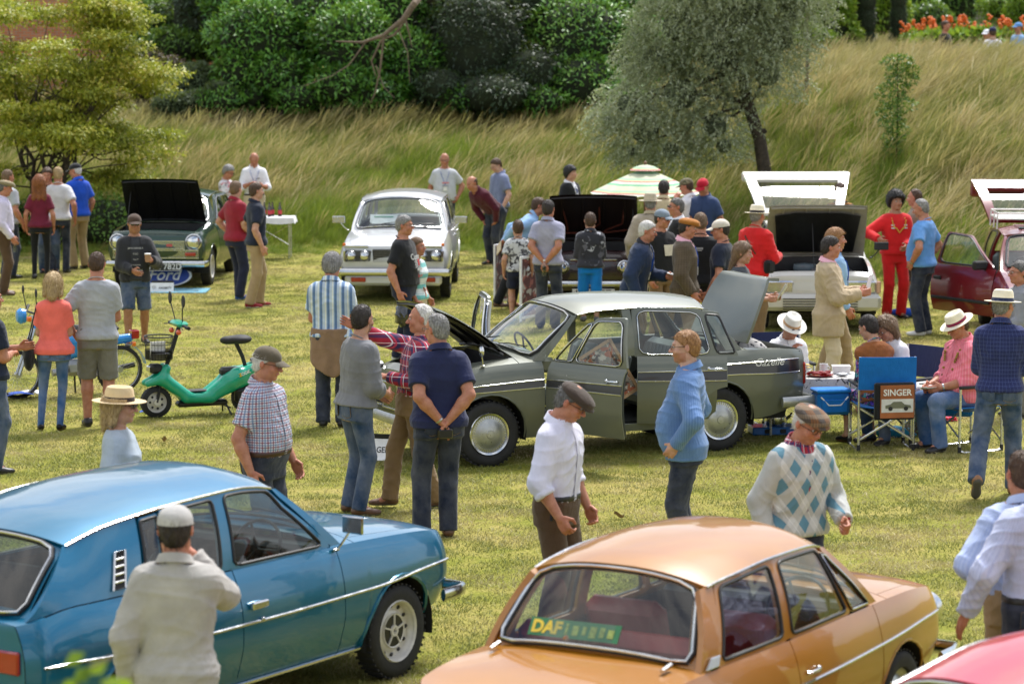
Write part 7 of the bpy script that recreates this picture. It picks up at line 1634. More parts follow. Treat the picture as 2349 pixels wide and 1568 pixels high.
add('m20', 'long haired woman in dark grey top reading a leaflet', 1704, 556, 1.70, 78, sex='f', top=T_(GRYD, sleeve='rolled', hem=-.08, name='tunic', infl=.02, flare=.03), bottom=tr(BLT), hair=('long', 'lightbrown'), la=(.0, .36, -.26, (.5, -.5, -.8)), ra=(.0, .34, -.26, (.5, -.5, -.8)), head=(0, 8), wide=1.12, skin='fair')
add('m21', 'man in crumpled linen jacket and pale trousers holding papers', 1907, 543, 1.83, 82, top=T_(PINKS, **SHIRT), over=T_(LIN, hem=-.26, flare=.03, wr=.012), bottom=tr(BEI), hair=('short', 'dark'), la='hold', ra='hold', head=(6, 4), shoes='brown', skin='ruddy', wide=1.05)
add('m22', 'ginger haired man in khaki trousers half hidden behind the linen jacket', 1918, 526, 1.82, 92, top=T_(SKY, **SHIRT), bottom=tr(KH), hair=('curly', 'ginger'), lfoot=(0, .2, 0), rfoot=(0, -.15, 0), lany=LANY)
add('m23', 'man in orange checked shirt behind the raised white tailgate', 1927, 420, 1.82, 195, top=T_(CHK, **SHIRT), bottom=tr(JD), hair=('short', 'brown'), la='front', ra='front')
add('r1', 'man with big black curly hair in a red and white racing suit', 2056, 443, 1.80, 14, top=T_(REDC, sleeve='long', hem=-.04, name='racing_jacket', infl=.02), bottom=tr(REDC, name='racing_trousers'), hair=('afro', 'black'), ra=(.16, .22, -.24, (1, -.5, -.5)), la='front', shoes='black', skin='tan', beard=None)
add('r2', 'man in tan striped shirt and cargo shorts talking to the racing suit man', 2098, 435, 1.82, 248, top=T_(TANSTR, **POLO), bottom=tr(cloth('dark_cargo', '#4d4640'), kind='shorts', len=1.0), hair=('thin', 'brown'), la='front', ra='front', head=(0, 4), shoes='grey')
add('r3', 'man in light blue t-shirt and blue jeans with a hand in his pocket', 2112, 458, 1.86, 240, top=T_(AZ, **TEE), bottom=tr(JD), hair=('thin', 'grey'), la='pocket', ra='pocket', watch='l', belly=.08, wide=1.08, shoes='white', head=(12, 16), skin='ruddy')
add('r4', 'woman with short grey hair and red shoulder strap at the right edge', 2337, 600, 1.66, -72, sex='f', top=T_(cloth('grey_gilet', '#8d8f94'), sleeve='rolled', hem=-.1, infl=.02, name='jacket', collar=True), bottom=tr(GRS), hair=('short', 'darkgrey'), glasses='clear', la='front', ra='front', wide=1.05)
add('r5', 'man in navy checked shirt, jeans and panama hat walking away', 2302, 660, 1.83, 168, top=T_(NAVCHK, sleeve='rolled', collar=True, hem=-.05, name='shirt', wr=.009), bottom=tr(JM), hat=('panama', PAN, BANDN), hair=('short', 'grey'), glasses='clear', shoes='tan', head=(-30, 4), la='cross', ra='front', lfoot=(.06, -.30, .10, 12, 50), rfoot=(-.02, .08, 0), watch=None)
add('f1', 'man in blue striped shirt with a brown sweater tied round his waist', 762, 583, 1.82, 176, top=T_(BSTR, sleeve='short', collar=True, hem=-.03, name='shirt', wr=.009, loose=1.2), bottom=tr(JD), hair=('curly', 'grey'), la='front', ra='front', head=(-10, 12), shoes='black', wide=1.08, lfoot=(-.02, 0, 0))
add('f2', 'man in black hot rod t-shirt and spectacles carrying a black bag', 928, 495, 1.84, 72, top=T_(BLACKC, sleeve='short', hem=-.02, name='t_shirt', wr=.008), bottom=tr(NAVT), belt=BELTK, hair=('short', 'grey'), glasses='clear', la='relax', ra='down', belly=.05, wide=1.06, shoes='white', head=(4, 2), lfoot=(0, -.1, 0), rfoot=(0, .12, 0))
add('f3', 'woman in teal striped top and beige trousers behind the black t-shirt man', 957, 545, 1.52, 70, sex='f', top=T_(TSTR, **TEE), bottom=tr(BEI), hair=('short', 'lightbrown'), shoes='white', wide=1.05, lfoot=(0, .15, 0), rfoot=(0, -.15, 0))
add('f4', 'balding bearded man in grey sweatshirt and jeans, hands together', 832, 701, 1.80, 118, top=T_(GREYSW, **SWE), bottom=tr(JM, wide=.92), belt=BELTB, hair=('thin', 'dark'), beard='dark', glasses='clear', la=(-.10, .24, -.36, (.6, -.6, -.5)), ra=(-.12, .26, -.34, (.6, -.6, -.5)), head=(28, 4), lean=6, shoes='brown', grip=(.9, .9), skin='fair')
add('f5', 'man in red plaid shirt pointing to the left over his friend', 964, 700, 1.77, -78, top=T_(PLAIDR, **SHIRT), bottom=tr(KHD), hair=('thin', 'white'), ra=(.10, .9, .17, (0, -.3, -1)), la=(-.10, .24, -.26, (.6, -.4, -.8)), watch='l', shoes='brown', lfoot=(.0, -.16, 0), rfoot=(.12, .22, 0), head=(-8, 4), lean=-9, grip=(.6, .4), wide=1.06)
add('f6', 'grey haired man in navy polo with hands clasped behind his back', 1001, 722, 1.84, 196, top=T_(NAVY, **POLO), bottom=tr(JD), hair=('thin', 'grey'), la='behind', ra='behind', watch='l', glasses='clear', head=(34, 4), wide=1.12, belly=.03, shoes='brown', skin='ruddy', lfoot=(.04, 0, 0), rfoot=(.04, 0, 0), grip=(.4, 1.0))
add('f7', 'woman in straw hat and sunglasses behind the blue car roof', 276, 882, 1.66, 84, sex='f', top=T_(cloth('pale_blue_tee', '#a8b4c0'), **TEE), bottom=tr(JM), hat=('sun', STRAW, BANDK), hair=('bob', 'blond'), glasses='sun', la='front', ra='relax', head=(0, 2), skin='fair', wide=1.12)
add('f8', 'man in olive cap, dark glasses and fine checked shirt', 614, 793, 1.80, 66, top=T_(PLAIDW, sleeve='short', collar=True, hem=.015, name='shirt', wr=.008), bottom=tr(JD), belt=BELTB, hat=('cap', CAPO), glasses='clear', hair=('short', 'white'), la='relax', ra='down', belly=.06, wide=1.06, head=(6, 12), skin='ruddy')
add('f9', 'man in brown flat cap and white shirt looking down, sleeve rolled', 1312, 877, 1.80, 62, top=T_(cloth('white_lilac', '#d6d5e6'), sleeve='rolled', collar=True, hem=.015, name='shirt', wr=.010, loose=1.3), bottom=tr(BRN, wide=1.1), belt=BELTK, hat=('flat', FLATB, None, 8), glasses='clear', hair=('short', 'darkgrey'), la='relax', ra=(.06, .14, -.48), head=(8, 30), lean=3, grip=(.8, .8), skin='ruddy')
add('f10', 'ginger haired man in blue gingham shirt and spectacles in front of the saloon', 1572, 760, 1.86, -98, top=T_(GINGH, sleeve='long', collar=True, hem=-.12, name='shirt', wr=.010), bottom=tr(JD), hair=('short', 'ginger'), beard='ginger', glasses='clear', la='pocket', ra='pocket', belly=.10, wide=1.12, head=(6, 3), skin='pale')
add('f11', 'older man in patchwork flat cap and blue argyle sweater', 1856, 924, 1.76, 28, top=T_(PLAIDR, **SHIRT), over=T_(ARG, sleeve='long', hem=-.05, name='sweater', infl=.020, wr=.009, openf=[-1, -1, -1, -.5, .045, .075], flare=0.0), bottom=tr(NAVT), hat=('flat', PATCH), glasses='clear', hair=('short', 'white'), la=(.03, .24, -.36), ra='down', head=(8, 24), lean=5, wide=1.0, grip=(1.2, .6), skin='ruddy', watch=None)
add('f12', 'man in pale grey cap and grey shirt standing beside the blue car', 402, 1155, 1.76, 178, top=T_(cloth('stone_grey_shirt', '#a8a5a0'), sleeve='long', collar=True, hem=-.14, name='shirt', wr=.008, infl=.018), bottom=tr(JD), hat=('cap', CAPG, None, 0), hair=('short', 'dark'), la='down', ra='camera', head=(0, 2), skin='ruddy')
add('f13', 'balding man in light blue shirt and khaki trousers at the right edge', 2345, 1036, 1.78, 196, top=T_(OXF, sleeve='long', collar=True, hem=.015, name='shirt', wr=.010), bottom=tr(KH), hair=('thin', 'brown'), la='hip', ra='hip', wide=1.12, belly=.06)
add('f14', 'man in pale blue checked shirt and jeans cut off by the right edge', 2392, 1040, 1.84, 188, top=T_(PALEB, sleeve='long', collar=True, hem=.015, name='shirt', wr=.010), bottom=tr(JD), belt=BELTK, hair=('short', 'grey'), la=(.20, .04, -.46), ra='relax', wide=1.12, grip=(.15, .5))
def seated(key, label, u, v, h, face, sh=.54, **k):
 k.setdefault('lfoot', (.04, .40, 0)); k.setdefault('rfoot', (-.04, .36, 0)); add(key, label, u, v, h, face, sit=sh, **k)
seated('s1', 'bearded man in white hat and white shirt seated with a hand at his mouth', 1816, 716, 1.66, 12, sh=.44, top=T_(WHITE, sleeve='long', collar=True, hem=-.06, name='shirt', wr=.012), bottom=tr(NAVT), hat=('panama', cloth('white_hat', '#eeeae0'), BANDT, 12), glasses='sun', beard='white', hair=('short', 'white'), ra='mouth', la=(-.06, .34, -.32), lean=24, head=(10, 12))
seated('s2', 'woman in tan suede waistcoat and bright floral sleeves seated from behind', 1992, 724, 1.66, 205, sex='f', top=T_(WILD, sleeve='long', hem=-.08, name='blouse'), over=T_(SUEDE, sleeve='none', name='waistcoat', openf=[0]*6, hem=-.10, infl=.026), bottom=tr(WILD, kind='skirt'), hair=('short', 'dark'), lean=14, la='front', ra='hold', shoes='sandal', head=(20, 16), skin='fair')
seated('s3', 'woman in white polo shirt with spectacles and a hairband, seated', 2032, 727, 1.64, -52, sex='f', top=T_(WHITE, **POLO), bottom=tr(JM), hair=('bob', 'lightbrown'), glasses='clear', lean=18, head=(0, 22), la='front', ra='front', skin='fair')
seated('s4', 'man in pink shirt and striped band panama hat seated eating', 2196, 711, 1.78, -66, top=T_(SALM, sleeve='rolled', collar=True, hem=-.06, name='shirt', wr=.012), bottom=tr(JL), hat=('panama', PAN, BANDR, 6), glasses='clear', lean=6, head=(0, 20), la=(-.10, .32, -.30), ra=(-.08, .34, -.30), watch='l', belly=.12, wide=1.16, skin='ruddy')
for key, lab, u, v, yy, fc, kk in (('t1', 'tiny figure in white cap and dark t-shirt on the far terrace', 2263, 112, 68, -40, dict(top=T_(DKT, **TEE), hat=('cap', WHITE))), ('t2', 'tiny seated figure in dark clothes on the far terrace, left', 2167, 142, 66, 60, dict(top=T_(BLACKC, **TEE))),
         ('t3', 'tiny figure in white shirt with its back turned on the far terrace', 2276, 134, 66, 180, dict(top=T_(WHITE, **TEE), hat=('cap', NAVY))), ('t4', 'tiny figure in blue cap at the far right of the terrace', 2335, 118, 69, -60, dict(top=T_(SKY, **TEE), hat=('cap', AZ)))):
 q = aty(u, v, yy); g = tz(q.x, yy); hd_ = q.z-g
 P[key] = person(lab, (q.x, yy, g-.0), 1.70, fc, sit=max(.3, min(.9, hd_-.82)), lfoot=(.04, .35, 0), rfoot=(-.04, .35, 0), bottom=tr(JD), res=1.0, group='people on the far terrace', la='front', ra='front', **kk)
INKW = pmat('print_white', (.55, .55, .53), .8); INKR = pmat('print_red', (.5, .05, .05), .8); INKC = pmat('print_cream', (.6, .55, .42), .8); INKG = pmat('print_grey', (.3, .3, .3), .8)
def chest_patch(p, x0, x1, z0, z1, mat_, infl=.026, name='print_patch', back=False):
 m = MB(); m.grid(lambda u, v: p['front'](lerp(x0, x1, u), lerp(z0, z1, v), infl, back), 6, 6, flip=True); return m.build(name, mat_, p['o'])
p = P['l7']
for i, (b_, sz) in enumerate((('JACK DANIELS', .030), ('OLD', .032), ('No.7', .03), ('TENNESSEE', .026), ('WHISKEY', .042))): chest_text(p, b_, sz, 0, .36-.072*i, INKW, .030)
p = P['f2']
chest_text(p, 'Custom', .10, .02, .33, INKW, .030, bold=.002); chest_text(p, 'Garage', .055, .0, .10, INKR, .052, bold=.001)
for k in range(24):
 if (k//4+k) % 2 == 0: chest_patch(p, -.10+.018*(k % 4), -.082+.018*(k % 4), .20+.016*(k//4), .216+.016*(k//4), INKW, .042, 'chequer')
chest_patch(p, -.01, .05, .22, .30, INKR, .040); chest_patch(p, -.08, .09, .165, .195, INKW, .050, 'car_print'); chest_patch(p, -.04, .04, .195, .215, INKG, .048, 'car_print')
chest_patch(P['m1'], -.06, .07, .26, .285, pmat('print_pale_red', (.6, .22, .2), .8), .048); [chest_patch(P['m1'], -.055+.028*k, -.038+.028*k, .205, .222, NAVY, .055) for k in range(4)]
chest_patch(P['m14'], -.08, .09, .22, .36, INKC, .040); chest_patch(P['m17'], -.05, .05, .385, .41, INKG, .026, back=True); chest_patch(P['m17'], -.035, .035, .37, .376, INKW, .027, back=True); chest_text(P['m10'], 'HAGERTY', .035, 0, .36, BLACKR, .026, back=True)
chest_patch(P['l6'], .06, .09, .345, .36, INKW, .026); chest_patch(P['l12'], .05, .09, .33, .345, BLACKR, .03)
for p, kk in ((P['m4'], '#1b2a6b'),):
 chest_patch(p, -.025, .025, .14, .46, cloth('blue_tie', kk), .022, 'tie')
p = P['r1']
for z in (.36, .32): chest_patch(p, .07, .12, z, z+.02, INKW, .034); chest_patch(p, -.12, -.07, z, z+.02, INKW, .034)
GOLD = pmat('gold_beads', (.7, .42, .06), .3, metal=.6)
def garland(p, mt, zl=.16, r=.011, xx=.10):
 s = p['s']; L = [p['nb']+p['X']*.075*s+p['U']*.03*s]+[p['front'](x*s, z*s, .035) for x, z in ((xx, .42), (xx*.8, .34), (xx*.4, zl+.05), (0, zl), (-xx*.4, zl+.05), (-xx*.8, .34), (-xx, .42))]+[p['nb']-p['X']*.075*s+p['U']*.03*s]
 m = MB();
 for a, b in zip(L, L[1:]):
  for t in np.linspace(0, 1, 4, endpoint=False): m.ell(Vector(a).lerp(Vector(b), t), (r, r, r), n=6, k=4)
 m.build('necklace', mt, p['o'])['kind'] = 'stuff'
garland(P['r1'], GOLD, .26); garland(P['s4'], spots('bead_mix', (.35, .25, .04), [(.03, .02, .02), (.25, .05, .03)], 60), .02, .013, .11)
p = P['f1']; s = p['s']; F = Field((-.32, -.26, .42), (.32, .30, 1.12), .013)
def skirtf(X, Y, Z):
 z = Z-p['P0'][2]; w_ = .184+np.clip(-z, 0, .5)*.05+.010*np.sin(X*40); q_ = (np.abs(X/w_)**2.4+np.abs((Y-.01)/(w_*.78))**2.4)**(1/2.4); return np.maximum(np.maximum(np.abs(q_-1)*.17-.012, z-.06), -.43-z+(X/.2)**2*.16+.02*np.sin(X*22)+(Y < -.02)*.9)
F.put(skirtf, (-.32, -.26, .42), (.32, .30, 1.12), .005); F.cap((.10, -.17, .98), (-.08, -.20, .90), .035, .03, .03); F.cap((-.08, -.2, .93), (-.12, -.18, .72), .035, .03, .03)
V, Q, N = F.mesh(); V = wrinkle(V, N, .012, 5, .11); link('waist_sweater', np_mesh('w', V, Q), cloth('taupe_sweater', '#8b7058'), p['o'])
def held(name, label, cat, p, sg, local, builder, rot=(0, 0, 0), group=None):
 """object at the hand: local offset in person space from the palm"""
 S, E_, W_, gp, Mh = p['A'][sg]; q = W_+Mh@np.array([0, .075*p['s'], .028*p['s']])+np.array(local); o = thing(name, label, cat, wp(p, q), group=group); o.rotation_euler = (rot[0], rot[1], rot[2]+p['fr']); builder(o); return o
PAPERC = pmat('brown_paper_cup', (.36, .20, .11), .7); PLASTK = pmat('black_plastic', (.014, .014, .016), .3); CLEAR = glassmat('clear_plastic', (.86, .9, .92), 1.0, .05)
def cup(o): m = MB(); m.lathe([(0, 0), (.030, 0), (.041, .10), (.038, .10), (.028, .006)], 0, 18); m.build('cup', PAPERC, o); m = MB(); m.lathe([(.042, .098), (.043, .108), (.036, .112), (0, .110)], 0, 18); m.build('lid', CARD, o)
held('paper_cup', 'brown paper coffee cup held by the man in sunglasses', 'cup', P['l7'], 1, (0, -.01, -.03), cup)
def bottle_w(o): m = MB(); m.lathe([(0, 0), (.032, 0), (.034, .05), (.030, .10), (.034, .15), (.014, .19), (.014, .205)], 0, 16); m.build('bottle', CLEAR, o); m = MB(); m.lathe([(.016, .20), (.016, .22), (0, .22)], 0, 12); m.build('cap', CARD, o)
held('water_bottle', 'clear water bottle held low by the flat cap man at the left edge', 'bottle', P['l2'], -1, (0, 0, -.16), bottle_w)
held('water_bottle', 'small clear bottle held behind the back of the grey lilac shirt man', 'bottle', P['m7'], 1, (0, .03, -.12), bottle_w)
def camera_(o):
 m = MB(); m.box((0, 0, 0), (.125, .05, .08), bev=.012); m.box((0, 0, .048), (.05, .045, .025), bev=.008); m.build('camera_body', PLASTK, o); m = MB(); m.lathe([(.032, 0), (.034, .05), (.028, .052), (.024, .04), (0, .038)], 0, 18, Matrix.Translation((0, -.025, 0)) @ Matrix.Rotation(pi/2, 4, 'X')); m.build('lens', PLASTK, o)
held('camera', 'compact black camera held behind the navy polo man', 'camera', P['f6'], -1, (0, .02, -.02), camera_)
held('camera', 'black camera hanging from the leaning man in light blue shirt', 'camera', P['m5'], 1, (0, 0, -.10), camera_)
def sheets(o): m = MB(); m.box((0, 0, 0), (.15, .004, .21)); m.box((.02, -.008, .01), (.14, .003, .20), M=Matrix.Rotation(.25, 4, 'Y')); m.build('sheet', CARD, o, smooth=False)
held('leaflet', 'folded leaflet held by the long haired woman', 'leaflet', P['m20'], 1, (0, -.05, .06), sheets, (.5, .2, 0))
held('papers', 'papers held by the man in the linen jacket', 'papers', P['m21'], 1, (0, -.03, .08), sheets, (.3, .1, .3))
held('booklet', 'booklet held by the white haired man in the blazer', 'booklet', P['m15'], 1, (0, -.06, .03), lambda o: MB().box((0, 0, 0), (.15, .20, .006)).build('sheet', CARD, o), (.3, 0, 0))
held('papers', 'cream papers held behind the leaning man in light blue shirt', 'papers', P['m5'], -1, (.02, .05, -.06), lambda o: MB().box((0, 0, 0), (.20, .01, .15)).build('sheet', pmat('cream_paper', (.6, .5, .34), .6), o), (.2, .5, .2))
def bagk(o):
 F = Field((-.14, -.10, -.36), (.14, .10, .02), .012); F.ell((0, 0, -.22), (.11, .07, .12), .02); F.cap((0, 0, -.12), (0, 0, .0), .05, .02, .04); V, Q, N = F.mesh(); V = wrinkle(V, N, .03, 4, .07); link('bag', np_mesh('b', V, Q), pmat('black_bin_bag', (.02, .022, .025), .25, coat=.6), o)
held('carrier_bag', 'crumpled black carrier bag held by the hot rod t-shirt man', 'bag', P['f2'], -1, (0, 0, 0), bagk)
held('plate', 'white plate of food held by the seated man in pink', 'plate', P['s4'], 1, (-.03, -.05, .0), lambda o: MB().lathe([(0, 0), (.06, 0), (.10, .018), (.10, .022), (.06, .006), (0, .005)], 0, 20).build('plate', CARD, o))
p = P['l9']; s = p['s']; o = thing('shoulder_bag', 'black tote bag hanging from the shoulder of the woman in coral', 'bag', wp(p, p['T'](.27*s, .03*s, .0)), p['fr'])
F = Field((-.08, -.18, -.26), (.08, .18, .16), .012); F.ell((0, 0, -.08), (.055, .15, .17), .02); V, Q, N = F.mesh(); V = wrinkle(V, N, .012, 8, .1); link('bag', np_mesh('b', V, Q), BLACKC, o)
m = MB(); m.tube([(0, -.12, .05), (-.06, -.07, .30), (-.09, .0, .44), (-.06, .07, .30), (0, .12, .05)], .014, 0, 5, sq=(1, .5)); m.build('strap', BLACKC, o)
p = P['m19']; s = p['s']; o = thing('camera_bag', 'small black camera bag at the hip of the red sweater man', 'bag', wp(p, p['T'](-.24*s, -.02*s, .05)), p['fr']); m = MB(); m.box((0, 0, 0), (.10, .17, .17), bev=.03); m.build('bag', BLACKC, o)
L = [(-.24*s+.24*s, 0, 0)]; m = MB(); pts = [p['T'](-.2*s, -.03*s, .1)]+[p['front'](x*s, z*s, .03, True) for x, z in ((-.10, .20), (-.02, .30), (.06, .40))]+[p['T'](.09*s, 0, .475*s)]; m.tube(pts, .010, 0, 5); m.build('bag_strap', BELTB, p['o'])
p = P['r4']; s = p['s']; m = MB(); m.tube([p['T'](.10*s, .0, .47*s)]+[p['front'](x*s, z*s, .04) for x, z in ((.05, .38), (-.02, .26), (-.10, .12), (-.14, .02))], .020, 0, 5, sq=(1, .4)); m.build('shoulder_strap', REDC, p['o'])
p = P['f9']; s = p['s']; o = thing('phone', 'black phone sticking out of the brown trouser pocket', 'phone', wp(p, p['T'](-.175*s, -.03*s, -.04*s)), p['fr']); m = MB(); m.box((0, 0, 0), (.012, .07, .13), bev=.004); m.build('phone', PLASTK, o)
def wheel2(name, par, x, r, mt, spokes=0, w_=.05, y=0, disc=False):
 M_ = Matrix.Translation((x, y, r)) @ Matrix.Rotation(pi/2, 4, 'X'); ri = r*(.66 if not spokes else .84); m = MB(); m.lathe([(ri*1.04, -w_*.35), (ri, 0), (ri*1.04, w_*.35)], 0, 30, M_)
 if disc: m.lathe([(0, w_*.3), (ri*.35, w_*.35), (ri*.9, w_*.1), (ri*1.02, w_*.3)], 0, 30, M_); m.lathe([(0, -w_*.3), (ri*.35, -w_*.35), (ri*.9, -w_*.1), (ri*1.02, -w_*.3)], 0, 30, M_)
 m.lathe([(0, w_*.8), (.035, w_*.8), (.035, -w_*.8), (0, -w_*.8)], 0, 14, M_)
 for k in range(spokes): a = 2*pi*k/spokes; b = a+.5*(-1)**k; sgn = 1 if k % 2 else -1; m.tube([(.034*cos(a), .034*sin(a), sgn*w_*.5), (ri*cos(b), ri*sin(b), 0)], .0018, 0, 4, M_)
 wo = m.build(name, mt, par); m = MB(); m.lathe([(ri, -w_*.5), (ri*1.05, -w_*.85), (r*.97, -w_*.6), (r, 0), (r*.97, w_*.6), (ri*1.05, w_*.85), (ri, w_*.5)], 0, 36, M_)
 for k in range(36): a = 2*pi*k/36; m.box((0, 0, 0), (.008, .008, w_*.9), 0, M_ @ Matrix.Rotation(a, 4, 'Z') @ Matrix.Translation((r*.985, 0, 0)))
 m.build('tyre', TYRE, wo)
 if disc:
  m = MB()
  for k in range(7): a = 2*pi*k/7
  for k in range(7): a = 2*pi*k/7; m.ell((ri*.62*cos(a), ri*.62*sin(a), w_*.26), (ri*.13, ri*.13, .004), n=8, k=4, M=M_); m.ell((ri*.62*cos(a), ri*.62*sin(a), -w_*.26), (ri*.13, ri*.13, .004), n=8, k=4, M=M_)
  m.build('wheel_hole', BLACKR, wo)
 return wo
TEAL = pmat('teal_plastic', (.0, .36, .22), .28, coat=.6, var=.05); q = at(358, 957); hd = radians(203)
o = thing('motor_scooter', 'small turquoise green step-through scooter with a front basket', 'scooter', (q.x-.5*cos(hd), q.y-.5*sin(hd), 0), hd)
wheel2('front_wheel', o, .5, .165, WHITEP, disc=True, w_=.075); wheel2('rear_wheel', o, -.5, .165, WHITEP, disc=True, w_=.08)
F = Field((-.72, -.2, .08), (.68, .2, .62), .011)
for a, b, r1, r2 in (((.60, 0, .37), (.44, 0, .42), .035, .06), ((.45, 0, .42), (.40, 0, .52), .055, .05), ((.42, 0, .40), (.18, 0, .22), .07, .06), ((.18, 0, .20), (-.08, 0, .19), .055, .06), ((-.05, 0, .21), (-.38, 0, .40), .06, .10), ((-.3, 0, .36), (-.60, 0, .50), .09, .05), ((-.10, 0, .20), (-.5, 0, .36), .05, .05)):
 for y in (.06, -.06): F.cap((a[0], y, a[2]), (b[0], y, b[2]), r1, r2, .04)
V, Q, N = F.mesh(); link('body', np_mesh('b', V, Q), TEAL, o)
m = MB(); m.box((.02, 0, .268), (.30, .17, .012), bev=.005); m.box((-.22, 0, .47), (.22, .15, .10), bev=.03, M=Matrix.Translation((-.1, 0, -.02)) @ Matrix.Rotation(.0, 4, 'Y')); m.build('seat_console', BLACKR, o)
m = MB(); m.box((.0, 0, .13), (.55, .14, .06), bev=.02); m.box((-.45, .08, .20), (.22, .08, .16), bev=.03); m.build('engine', ENGB, o)
m = MB(); m.tube([(.43, 0, .42), (.32, 0, .70), (.235, 0, .96)], .024, 0, 8); m.build('steering_column', BLACKR, o)
m = MB()
for y in (.05, -.05): m.tube([(.45, y, .40), (.5, y, .165)], .016, 0, 6)
m.build('fork', BLACKR, o)
hb = MB(); hb.box((.235, 0, .985), (.12, .34, .06), bev=.025); hb.build('handlebar_cover', TEAL, o); m = MB()
m.tube([(.235, -.30, .975), (.24, .30, .975)], .015, 0, 8)
for s_ in (1, -1): m.tube([(.24, s_*.27, .97), (.235, s_*.36, .965)], .020, 0, 8); m.tube([(.27, s_*.2, .97), (.30, s_*.34, .955)], .006, 0, 5)
m.build('handlebar', BLACKR, o)
for s_ in (1, -1):
 m = MB(); m.tube([(.235, s_*.13, .99), (.25, s_*.17, 1.10), (.26, s_*.23, 1.20)], .006, 0, 6); m.lathe([(0, -.012), (.045, -.010), (.052, 0), (.046, .008), (0, .008)], 0, 20, Matrix.Translation((.26, s_*.245, 1.24)) @ Matrix.Rotation(pi/2, 4, 'Y') @ Matrix.Diagonal((1.3, .9, 1, 1))); m.build('mirror', BLACKR, o)
 m = MB(); m.ell((.28, s_*.13, .905), (.03, .035, .03)); m.build('indicator', pmat('orange_red_lens', (.7, .09, .02), .2, coat=1), o)
bk = MB()
for z, r_ in ((.86, 1.0), (.78, .95), (.70, .9), (.62, .85)): bk.tube([(.46+.15*r_*cos(a), .165*r_*sin(a)*1.0, z) for a in np.linspace(0, 2*pi, 16, endpoint=False)], .005 if z < .8 else .008, 0, 5, closed=True)
for a in np.linspace(0, 2*pi, 26, endpoint=False): bk.tube([(.46+.15*cos(a), .165*sin(a), .86), (.46+.127*cos(a), .14*sin(a), .62)], .0022, 0, 4)
for k in range(7): bk.tube([(.46-.12, -.13+.043*k, .62), (.46+.12, -.13+.043*k, .62)], .002, 0, 4)
bo = bk.build('basket', BLACKR, o); m = MB(); m.grid(lambda u, v: (.46+.146*cos(u*6.283), .160*sin(u*6.283), lerp(.62, .72, v)), 20, 2); m.build('basket_mesh', glassmat('black_mesh', (.25, .25, .25), .2, .5), bo)
m = MB(); m.box((.50, .02, .72), (.16, .012, .20), 0, Matrix.Rotation(-.1, 4, 'X')); m.box((.44, .05, .68), (.14, .14, .01)); m.build('document', CARD, bo, smooth=False)
m = MB(); m.box((.50, 0, .52), (.14, .17, .10), bev=.03); l_ = m.build('headlight_housing', BLACKR, o); m = MB(); m.box((.575, 0, .52), (.02, .11, .065), bev=.01); m.build('headlight', LAMPG, l_)
F = Field((-.6, -.15, .70), (-.15, .15, .88), .010); F.ell((-.44, 0, .79), (.12, .12, .05), .02); F.ell((-.30, 0, .785), (.09, .065, .045), .04); V, Q, N = F.mesh(); link('saddle', np_mesh('b', V, Q), BLACKR, o)
m = MB(); m.tube([(-.38, 0, .77), (-.46, 0, .60), (-.50, 0, .46)], .022, 0, 8); m.build('saddle_post', BLACKR, o)
m = MB(); m.box((-.60, 0, .56), (.08, .16, .045), bev=.015); t_ = m.build('tail_lamp', BLACKR, o); m = MB(); m.ell((-.645, .09, .56), (.02, .025, .025)); m.ell((-.645, -.09, .56), (.02, .025, .025)); m.build('indicator', AMBER, t_)
pl_ = MB().box((0, 0, 0), (.008, .16, .13)); pl2 = pl_.build('number_plate', PLATEY, o, loc=(-.66, 0, .38)); pl2.rotation_euler = (0, .25, 0)
m = MB(); m.tube([(-.25, .06, .12), (-.28, .16, .01)], .010, 0, 5); m.tube([(-.25, -.06, .12), (-.28, -.16, .01)], .010, 0, 5); m.tube([(-.28, .12, .08), (-.28, -.12, .08)], .010, 0, 5); m.build('stand', BLACKR, o)
text('logo', 'Z', .045, pmat('logo_yellow', (.75, .45, .03), .4), o, (-.38, .172, .425), (pi/2, -.35, pi), .001, bold=.002); text('logo', 'OOK', .045, LETW, o, (-.44, .172, .447), (pi/2, -.35, pi), .001, bold=.002)
MBL = pmat('moped_blue', (.0, .22, .62), .25, coat=.8, var=.05); q = at(42, 915); hd = radians(206)
o = thing('moped', 'blue moped behind the woman in coral and the man in grey', 'moped', (q.x-.59*cos(hd), q.y-.59*sin(hd), 0), hd)
wheel2('front_wheel', o, .59, .27, STEEL, 28, .045); wheel2('rear_wheel', o, -.58, .27, STEEL, 28, .05)
F = Field((-.75, -.16, .2), (.45, .16, .95), .013)
F.cap((.38, 0, .78), (.05, 0, .46), .045, .06, .04); F.cap((.05, 0, .46), (-.35, 0, .55), .06, .07, .04); F.ell((-.12, 0, .60), (.20, .09, .12), .05); F.cap((-.35, 0, .58), (-.70, 0, .62), .06, .05, .04)
V, Q, N = F.mesh(); link('body', np_mesh('b', V, Q), MBL, o)
for x, nm in ((.59, 'front_mudguard'), (-.58, 'rear_mudguard')): m = MB(); m.grid(lambda u, v: (x+.30*cos(radians(30+140*u) if x > 0 else radians(20+150*u)), lerp(-.05, .05, v), .27+.30*sin(radians(30+140*u) if x > 0 else radians(20+150*u))), 14, 3, thick=.006); m.build(nm, MBL, o)
m = MB(); m.box((-.30, 0, .74), (.52, .22, .10), bev=.04); m.build('seat', BLACKR, o)
m = MB(); m.box((-.05, 0, .32), (.24, .20, .18), bev=.05); m.tube([(.05, .08, .30), (.22, .08, .28)], .04, 0, 10); m.build('engine', pmat('cast_alloy', (.35, .35, .35), .45, metal=.6), o)
m = MB(); m.tube([(.43, 0, .92), (.38, 0, .70)], .025, 0, 8)
for y in (.055, -.055): m.tube([(.40, y, .78), (.59, y, .27)], .018, 0, 6)
